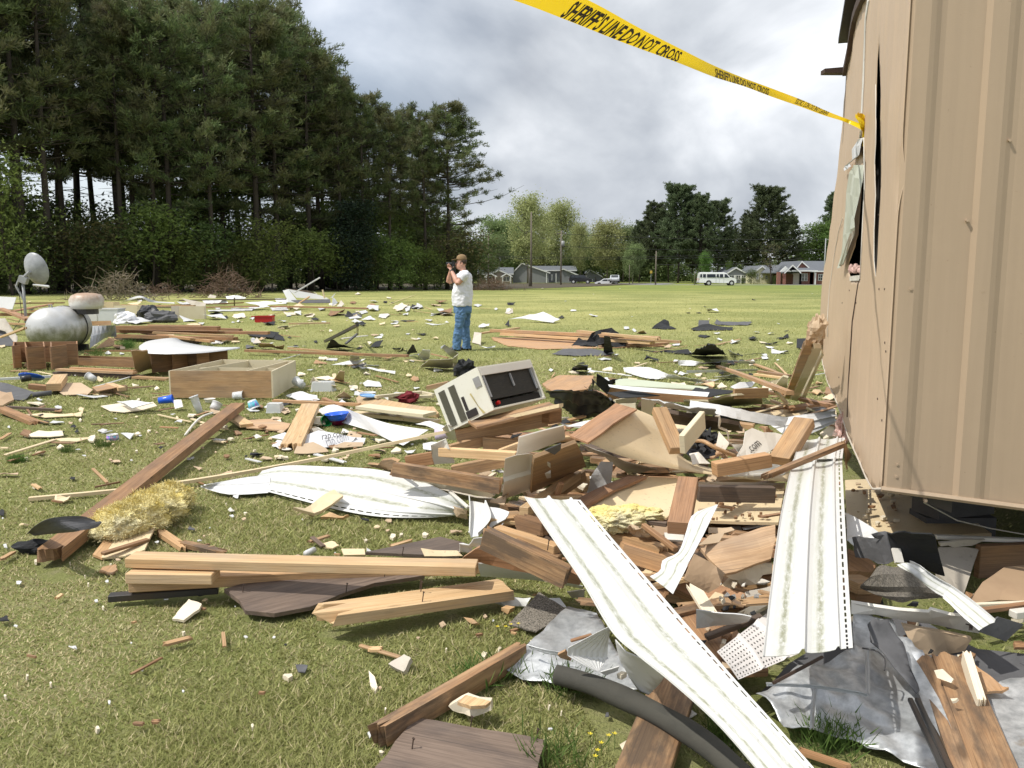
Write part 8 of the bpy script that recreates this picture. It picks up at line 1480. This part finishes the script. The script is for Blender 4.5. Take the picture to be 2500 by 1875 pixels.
for i in range(46):
 u,v = r8.uniform(1050,2230),r8.uniform(480,1050); chip('G',u,v,r8.uniform(30,150),r8.uniform(20,60),r8.choice('rbkgrGbd'),z=r8.uniform(.03,.10),lift=.35,seed=800+i)
pol('G',[(430,1150,.035),(620,960,.04),(900,800,.04),(1060,640,.05),(1500,640,.05),(1900,860,.04),(2230,900,.04),(2230,1100,.03),(1700,1300,.03),(900,1200,.03)],'tarG','dark grey roofing felt spread under the metal sheet and the siding',*K2,th=.004,cr=.02,cs=4)  # dark sheet added over the grass where the ground lies in shade
# ================================================================ SMALL SCRAPS SEEN ONE BY ONE
CH = [('A',275,1255-30,130,40,'d'),('A',450,1250,60,20,'w'),('A',300,1188,60,14,'w'),('A',440,1362,120,22,'w'),('A',620,1340,25,20,'d'),('A',68,1398,22,18,'w'),('A',1068,1185,30,22,'d'),('A',1365,1328,28,34,'c'),('A',1148,1425,34,24,'d'),('A',590,1432,40,18,'b'),('A',1065,1450,60,24,'d'),
   ('A',1480,1310,90,30,'d'),('A',700,1168,260,22,'w'),('A',800,1150,160,16,'c'),('A',980,1165,50,14,'r'),('A',1210,1100,50,20,'d'),('A',1040,1077,60,14,'d'),('A',770,1030,60,30,'c'),('A',580,990,40,24,'g'),('A',830,830,60,16,'w'),('A',940,832,50,14,'w'),('A',960,880,120,10,'w'),
   ('A',1700,752,160,16,'w'),('A',1815,738,110,16,'c'),('A',1960,740,70,50,'w'),('A',1840,545,120,40,'d'),('A',1660,522,120,14,'b'),('A',1745,550,40,24,'b'),('A',2080,605,110,20,'b'),('A',1950,560,50,18,'w'),('A',1660,565,180,12,'w'),('A',1450,580,180,14,'w'),
   ('B',400,525,80,24,'w'),('B',330,540,40,14,'w'),('B',290,632,90,14,'w'),('B',655,655,30,14,'d'),('B',500,540,90,20,'d'),('B',585,490,70,24,'w'),('B',840,558,110,16,'w'),('B',905,515,100,24,'w'),('B',1060,540,100,40,'g'),('B',980,492,110,34,'w'),('B',1190,475,110,40,'d'),('B',1245,485,60,44,'w'),('B',1300,472,70,40,'b'),('B',1340,470,70,36,'w'),('B',700,530,190,28,'r'),('B',1105,404,40,10,'d'),('B',865,374,50,8,'d'),('B',830,438,50,24,'r'),('B',1075,435,34,16,'b'),('B',1130,440,30,8,'b'),('B',940,342,30,8,'w'),
   ('B',1505,498,60,20,'w'),('B',1500,528,150,12,'w'),('B',1790,463,70,22,'w'),('B',1930,487,30,18,'w'),('B',2035,500,60,44,'g'),('B',2040,452,60,8,'b'),('B',1230,532,50,10,'w'),('B',1360,683,80,16,'b'),('B',1030,705,90,12,'w'),('B',1310,722,80,10,'d'),('B',955,750,34,24,'d'),('B',1250,580,150,8,'b'),('B',1835,628,110,12,'w'),('B',540,740,46,20,'b'),
   ('B',575,905,120,14,'p'),('B',505,958,70,8,'w'),('B',430,990,70,34,'d'),('B',700,1045,110,12,'c'),('B',840,1095,80,24,'d'),('B',935,985,60,20,'d'),('B',1235,890,60,16,'c'),('B',1285,885,60,14,'w'),('B',1305,1030,70,36,'p'),('B',1480,965,80,14,'w'),('B',1320,1098,60,16,'w'),('B',680,1010,60,44,'c'),('B',860,1140,70,40,'w'),('B',750,1190,90,24,'g'),('B',820,1110,40,14,'w'),
   ('B',100,1240,90,30,'r'),('B',310,1235,110,14,'b'),('B',60,1270,110,20,'w'),('B',300,1270,90,50,'k'),('B',230,1335,90,34,'k'),('B',300,1390,50,16,'w'),('B',90,1610,110,20,'b'),('B',270,1625,120,24,'d'),('B',160,1640,110,24,'k'),('B',310,1572,90,14,'g'),('B',690,1578,70,24,'d'),('B',470,1590,110,22,'b'),('B',1030,1590,90,20,'b'),('B',1160,1585,100,24,'d'),('B',1270,1590,90,24,'w'),('B',1040,1500,80,24,'d'),('B',980,1500,90,14,'b'),('B',560,1330,80,24,'w'),('B',430,1420,90,30,'g'),
   ('E',810,495,44,20,'w'),('E',857,510,30,16,'w'),('E',492,388,38,12,'w'),('E',610,422,56,8,'w'),('E',1325,397,100,6,'w'),('E',1965,427,30,8,'w'),('E',115,352,55,8,'b'),('E',27,380,30,12,'w'),('E',1180,402,30,5,'b'),('E',1245,402,34,5,'b'),('E',420,430,40,16,'b'),('E',1447,578,50,18,'w'),('E',1565,560,60,20,'b'),('E',1730,640,120,10,'w'),('E',1680,590,120,8,'b'),('E',680,680,90,10,'w'),('E',750,652,30,8,'w'),('E',875,705,36,12,'c'),('E',355,745,30,18,'w'),('E',500,757,70,14,'d'),('E',600,760,60,12,'w'),('E',700,745,70,14,'d'),('E',780,772,50,10,'d'),('E',960,685,110,14,'b'),('E',1105,755,28,20,'w'),('E',1640,675,50,16,'w'),('E',1560,700,60,14,'w'),('E',1420,795,150,10,'w'),('E',1330,805,90,8,'w'),('E',1245,775,50,14,'d'),('E',1380,768,40,12,'b'),('E',1150,770,60,10,'w'),
   ('F',430,470,120,30,'c'),('F',165,640,80,18,'c'),('F',35,785,46,44,'w'),('F',125,1030,56,24,'w'),('F',730,945,120,60,'p'),('F',780,210,66,28,'k'),('F',60,300,160,20,'k'),('F',1335,260,80,18,'k'),('F',720,85,60,18,'k'),('F',10,555,50,50,'b'),('F',30,1290,90,40,'b'),('F',105,1320,30,22,'w'),('F',650,1152,26,22,'w'),('F',500,1472,70,24,'w'),('F',1565,578,44,26,'w'),('F',1560,540,50,36,'g'),('F',1645,598,36,28,'k'),('F',1345,745,36,12,'w'),('F',1600,445,70,30,'w'),('F',1660,1395,34,14,'w'),('F',1240,1362,24,14,'d'),('F',955,1618,44,28,'g'),('F',2040,1610,90,60,'G'),('F',1945,1655,80,40,'d'),('F',1290,670,60,24,'G'),('F',800,875,40,14,'k'),('F',1120,1140,40,14,'w'),('F',885,1115,44,24,'d'),('F',1360,1110,60,22,'b'),('F',270,155,90,20,'k'),('F',1520,300,110,20,'k'),('F',490,325,40,30,'b'),('F',1040,320,120,60,'k'),('F',1900,185,90,26,'d'),('F',1790,190,90,22,'k'),('F',1720,165,90,24,'b'),('F',1300,190,30,16,'w'),('F',720,1020,30,16,'w'),('F',1850,1398,24,12,'w'),('F',1930,1445,24,14,'b'),
   ('C',690,1025,60,24,'k'),('C',610,1068,50,12,'c'),('C',720,1128,44,20,'d'),('C',930,1118,36,20,'d'),('C',1140,1098,90,24,'k'),('C',530,1020,60,24,'b'),('C',680,1090,30,14,'k'),('C',290,1190,120,40,'c'),('C',550,1228,46,20,'w'),('C',225,1420,26,20,'w'),('C',1240,1100,40,20,'w'),('C',600,590,90,24,'r'),('C',1280,1160,40,16,'w'),
   ('H',165,95,44,24,'d'),('H',385,80,40,20,'d'),('H',595,62,90,24,'k'),('H',780,890,40,44,'d'),('H',885,850,20,26,'d'),('H',842,662,16,14,'w'),('H',785,634,34,22,'k'),('H',500,690,50,34,'k'),('H',1228,1394,40,16,'w'),('H',10,1430,40,60,'w'),('H',85,1550,36,16,'d'),('H',1610,1300,50,40,'G'),('H',2090,1170,60,60,'c'),('H',1100,800,30,16,'d'),('H',740,760,24,34,'k'),('H',2160,1290,110,60,'g'),('H',2150,1250,40,30,'d'),('H',1780,1475,60,26,'w')]
for c in CH: chip(*c[:5],c[5])
ST = [('A',0,1555,65,1556),('A',250,1612,350,1580),('A',0,1490,80,1440),('A',200,1245,240,1300),('A',960,1092,1180,1080),('B',1060,425,1260,418),('B',1300,500,1440,520),('B',700,370,800,372),('B',1240,580,1330,582),('B',250,622,300,640),('B',860,1110,1000,1150),('B',1800,480,1890,488),('F',625,255,725,350),('F',640,380,810,345),('F',220,360,270,390),('F',0,870,95,815),('F',350,470,420,482),('F',1100,1440,1300,1390),('F',380,1130,420,1100),('C',150,1165,290,1120),('C',700,1190,845,1150),('C',170,320,200,300),('H',0,850,100,848),('G',690,1530,1050,1650),('H',150,160,290,118),('E',990,700,1200,690),('E',1700,700,1780,780),('E',900,745,1010,752),('E',380,760,360,790),('B',1380,470,1430,490)]
sr = random.Random(77)
for s in ST: stick(*s,w=sr.uniform(.014,.035),t=.01,mat=sr.choice(['pine2','brown','tan','pine']),z=.035)
zr = random.Random(99)       # thinner scatter between the pieces above
for (x0,x1,y0,y1,n,kinds,smin,smax) in ((0,1100,735,800,100,'wwwdcbkr',9,34),(0,700,800,900,50,'wdckrlb',8,34),(650,1120,800,1000,50,'wdcwkb',6,26),(0,1050,1000,1130,85,'dckwrbk',6,28),(1400,2010,800,960,70,'wdwcbwk',8,34),(0,1100,1130,1500,38,'dkdwk',4,11),(1250,2000,700,800,14,'wdb',4,14),
           (0,1500,1500,1875,22,'dkdw',4,12),(620,1000,960,1100,45,'dckwgr',10,44),(1140,1400,1270,1400,12,'dkwr',8,30),(1480,2040,930,1010,45,'crlwdr',12,50),(2080,2400,1200,1300,20,'drk',6,22)):
 for i in range(n):
  x,y = zr.uniform(x0,x1),zr.uniform(y0,y1); w_ = zr.uniform(smin,smax)*(.6+.8*(zr.random()**2)); chip('S',x,y,w_,w_*zr.uniform(.25,.5)*(y-600)/450,zr.choice(kinds),z=.015+.02*zr.random(),seed=zr.randrange(10**6))
for (x0,x1,y0,y1,n,L0,L1) in ((0,1000,740,1130,70,20,90),(1400,2020,820,1010,40,30,110),(0,1500,1130,1800,26,10,34),(1200,2050,1000,1480,60,20,90)):
 for i in range(n):
  x,y = zr.uniform(x0,x1),zr.uniform(y0,y1); L = zr.uniform(L0,L1); a = zr.uniform(-.35,.35)
  if n == 60 and y > 1350 and x < 1330: continue
  zz_ = zr.uniform(.14,.3) if n == 60 else .035; stick('S',x,y,x+L*math.cos(a),y+L*math.sin(a),w=zr.uniform(.006,.018) if n == 26 else zr.uniform(.012,.05),t=.008,mat=zr.choice(['pine2','brown','tan','red','rot','white'] if n != 26 else ['pine2','brown']),z=zz_)
# nails standing out of the boards
mb = MB(); 
for r,u,v,z in (('C',905,1490,.13),('C',915,1560,.12),('C',780,1250,.08),('F',1638,1090,.07),('H',685,1380,.045),('H',290,1530,.045),('H',1130,1465,.045),('C',660,1390,.09),('C',400,1500,.08),('C',1760,1210,.36),('C',1500,1300,.25),('C',1800,1350,.24),('H',345,440,.12)):
 p = rp(r,u,v,z); q_ = p+Vector((.006,0,.032)); mb.tube([p-Vector((0,0,.01)),q_],.0022,5); mb.tube([q_,q_+Vector((.001,0,.002))],.005,6)
 o = mb.build('nail',M['rust']); mb = MB(); tag(o,'rusty nail sticking up out of a wrecked board','nail','nails in the wrecked boards')
# ================================================================ GRASS
gm = NT('grass_blades'); at = gm.n('ShaderNodeAttribute'); at.attribute_name = 'Col'; gm.col(at.outputs['Color']); gm.b.inputs['Roughness'].default_value = .6; gm.b.inputs['Specular IOR Level'].default_value = .2
tl = gm.n('ShaderNodeBsdfTranslucent'); gm.l(at.outputs['Color'],tl.inputs[0]); ms = gm.n('ShaderNodeMixShader'); ms.inputs[0].default_value = .3; gm.l(gm.b.outputs[0],ms.inputs[1]); gm.l(tl.outputs[0],ms.inputs[2]); gm.l(ms.outputs[0],gm.o.inputs[0])
g = np.random.default_rng(3)
def vnoise(x,y,s,seed):      # value noise for patchy colour and height
 x = x/s; y = y/s; xi = np.floor(x).astype(int); yi = np.floor(y).astype(int); fx = x-xi; fy = y-yi; fx = fx*fx*(3-2*fx); fy = fy*fy*(3-2*fy)
 h = lambda a,b: (((a*73856093) ^ (b*19349663) ^ (seed*83492791)) % 10007)/10007.0
 return (h(xi,yi)*(1-fx)+h(xi+1,yi)*fx)*(1-fy)+(h(xi,yi+1)*(1-fx)+h(xi+1,yi+1)*fx)*fy
def grass(name,n,r0,r1,h0,h1,w0,w1,label,tall=0):
 r = np.exp(g.uniform(math.log(r0),math.log(r1),n)); a = g.uniform(-1.15,1.1,n); X = r*np.sin(a); Y = r*np.cos(a); Z = -.23*np.clip((Y-45)/90,0,1)**2
 keep = np.ones(n,bool)
 for poly in FP:
  px_,py_ = np.array(poly).T; m_ = (X > px_.min()) & (X < px_.max()) & (Y > py_.min()) & (Y < py_.max())
  idx = np.where(m_)[0]
  if not len(idx): continue
  c = np.zeros(len(idx),bool); j = len(poly)-1
  for i in range(len(poly)):
   t_ = ((py_[i] > Y[idx]) != (py_[j] > Y[idx])) & (X[idx] < (px_[j]-px_[i])*(Y[idx]-py_[i])/(py_[j]-py_[i]+1e-12)+px_[i]); c ^= t_; j = i
  keep[idx[c]] = False
 heap = (X > .0) & (Y > 3.0) & (Y < 8.2) & (X > (5.2-Y)*.9-.1) & (g.uniform(0,1,n) < .85) & (X < 3.2)      # trampled away under the heap
 under = (X-1.75)*.9563-(Y-3.63)*.2922*1.0 > 0
 keep &= ~heap; X,Y,Z = X[keep],Y[keep],Z[keep]; r = r[keep]; n = len(X)
 p1 = vnoise(X,Y,.55,1)*.5+vnoise(X,Y,.17,2)*.3+vnoise(X,Y,1.9,3)*.35; dry = np.clip((p1-.50)*3.2,0,1)*(.9)
 if tall: dry *= 0
 lush = np.clip((vnoise(X,Y,.8,5)-.55)*4,0,1); hgt = g.uniform(h0,h1,n)*(.75+.5*lush-.25*dry); wd = g.uniform(w0,w1,n)*(r/r0)**.85 if not tall else g.uniform(w0,w1,n)
 th = g.uniform(0,6.283,n); ln = g.uniform(.4,1.8,n); dx = np.cos(th); dy = np.sin(th); b = g.uniform(0,6.283,n); ex = np.cos(b)*wd/2; ey = np.sin(b)*wd/2
 V = np.zeros((n,3,3)); V[:,0] = np.stack([X-ex,Y-ey,Z],1); V[:,1] = np.stack([X+ex,Y+ey,Z],1); V[:,2] = np.stack([X+dx*hgt*ln,Y+dy*hgt*ln,Z+hgt],1)
 k = g.uniform(0,1,(n,1)); gr = np.array([.245,.265,.085])*(1-k)+np.array([.41,.405,.165])*k; st = np.array([.47,.40,.22])*(1-k)+np.array([.64,.56,.34])*k
 isd = (g.uniform(0,1,n) < .13+.55*dry)[:,None]; cl = np.where(isd,st,gr)*g.uniform(.75,1.2,(n,1))
 if tall: cl = (np.array([.30,.325,.12])*(1-k)+np.array([.52,.51,.22])*k)
 me = tris_mesh(name,V,gm.m,cols=cl); o = bpy.data.objects.new(name,me); col.objects.link(o); return tag(o,label,'grass',kind='stuff')
grass('grass',760000,1.7,14,.009,.027,.0024,.0042,'short mown lawn grass, partly dry, in the foreground')
grass('meadow_grass',230000,11,80,.02,.06,.012,.022,'taller yellow-green meadow grass beyond the debris',tall=1) 
# flowers and weeds
fm = flat('yellow_petals',(.75,.60,.03),.6)
for i,(r,u,v) in enumerate((('H',870,705),('H',925,705),('H',1010,685),('H',1495,1430),('H',1545,1540),('H',1620,1440),('H',1660,1428),('H',1570,1490),('H',1530,1580),('H',960,690),('H',1700,1610))):
 p = rp(r,u,v,.05); mb = MB()
 for k in range(5): a = k*1.2566; mb.add([(0,0,0),(.006*math.cos(a-.4),.006*math.sin(a-.4),.002),(.009*math.cos(a),.009*math.sin(a),.003),(.006*math.cos(a+.4),.006*math.sin(a+.4),.002)],[[0,1,2,3]])
 fo_ = empty('wildflower',p,'tiny yellow wildflower in the foreground grass','flower','yellow wildflowers'); mb.build('petals',fm,fo_); MB().tube([(0,0,0),(.002,0,-.025),(0,0,-.05)],.001,4).build('stem',M['green'],fo_)
def weed(r,u,v,n,L,label,nm='weed_clump'):
 p = rp(r,u,v); gg = np.random.default_rng(int(u)); C = np.zeros((n,3)); C[:,:2] = gg.normal(0,L*.5,(n,2)); D = np.stack([gg.normal(0,.5,n),gg.normal(0,.5,n),np.ones(n)],1)
 me = tris_mesh(nm,tufts(gg,C,D,3,L,.004 if L < .2 else .012,.35),M['green']); o = bpy.data.objects.new(nm,me); col.objects.link(o); o.location = p; tag(o,label,'weed')
weed('A',980,790,260,.16,'bright green grass tuft left of the white curved sheet'); weed('A',760,850,120,.14,'green tuft behind the shallow drawer frame'); weed('F',450,150,80,.05,'dark green weed on the left lawn'); weed('F',700,115,90,.06,'green weed patch before the printed bowl'); weed('F',120,215,260,.05,'low green patch at the left edge of the lawn')
weed('H',1330,1130,90,.09,'grass tuft growing in front of the dark foam sleeve end'); weed('H',950,1020,80,.07,'grass tuft at the left corner of the sheet metal'); weed('G',900,1500,200,.08,'dark grass tuft under the lower edge of the large metal sheet'); weed('G',250,1480,150,.08,'grass tuft between the foam sleeve and the metal sheet'); weed('H',1230,1620,60,.09,'grass tuft right of the bottom plywood'); weed('B',1950,668,70,.12,'green weed at the left of the flat lumber pile'); weed('H',760,1060,60,.08,'grass tuft along the diagonal two-by-four')
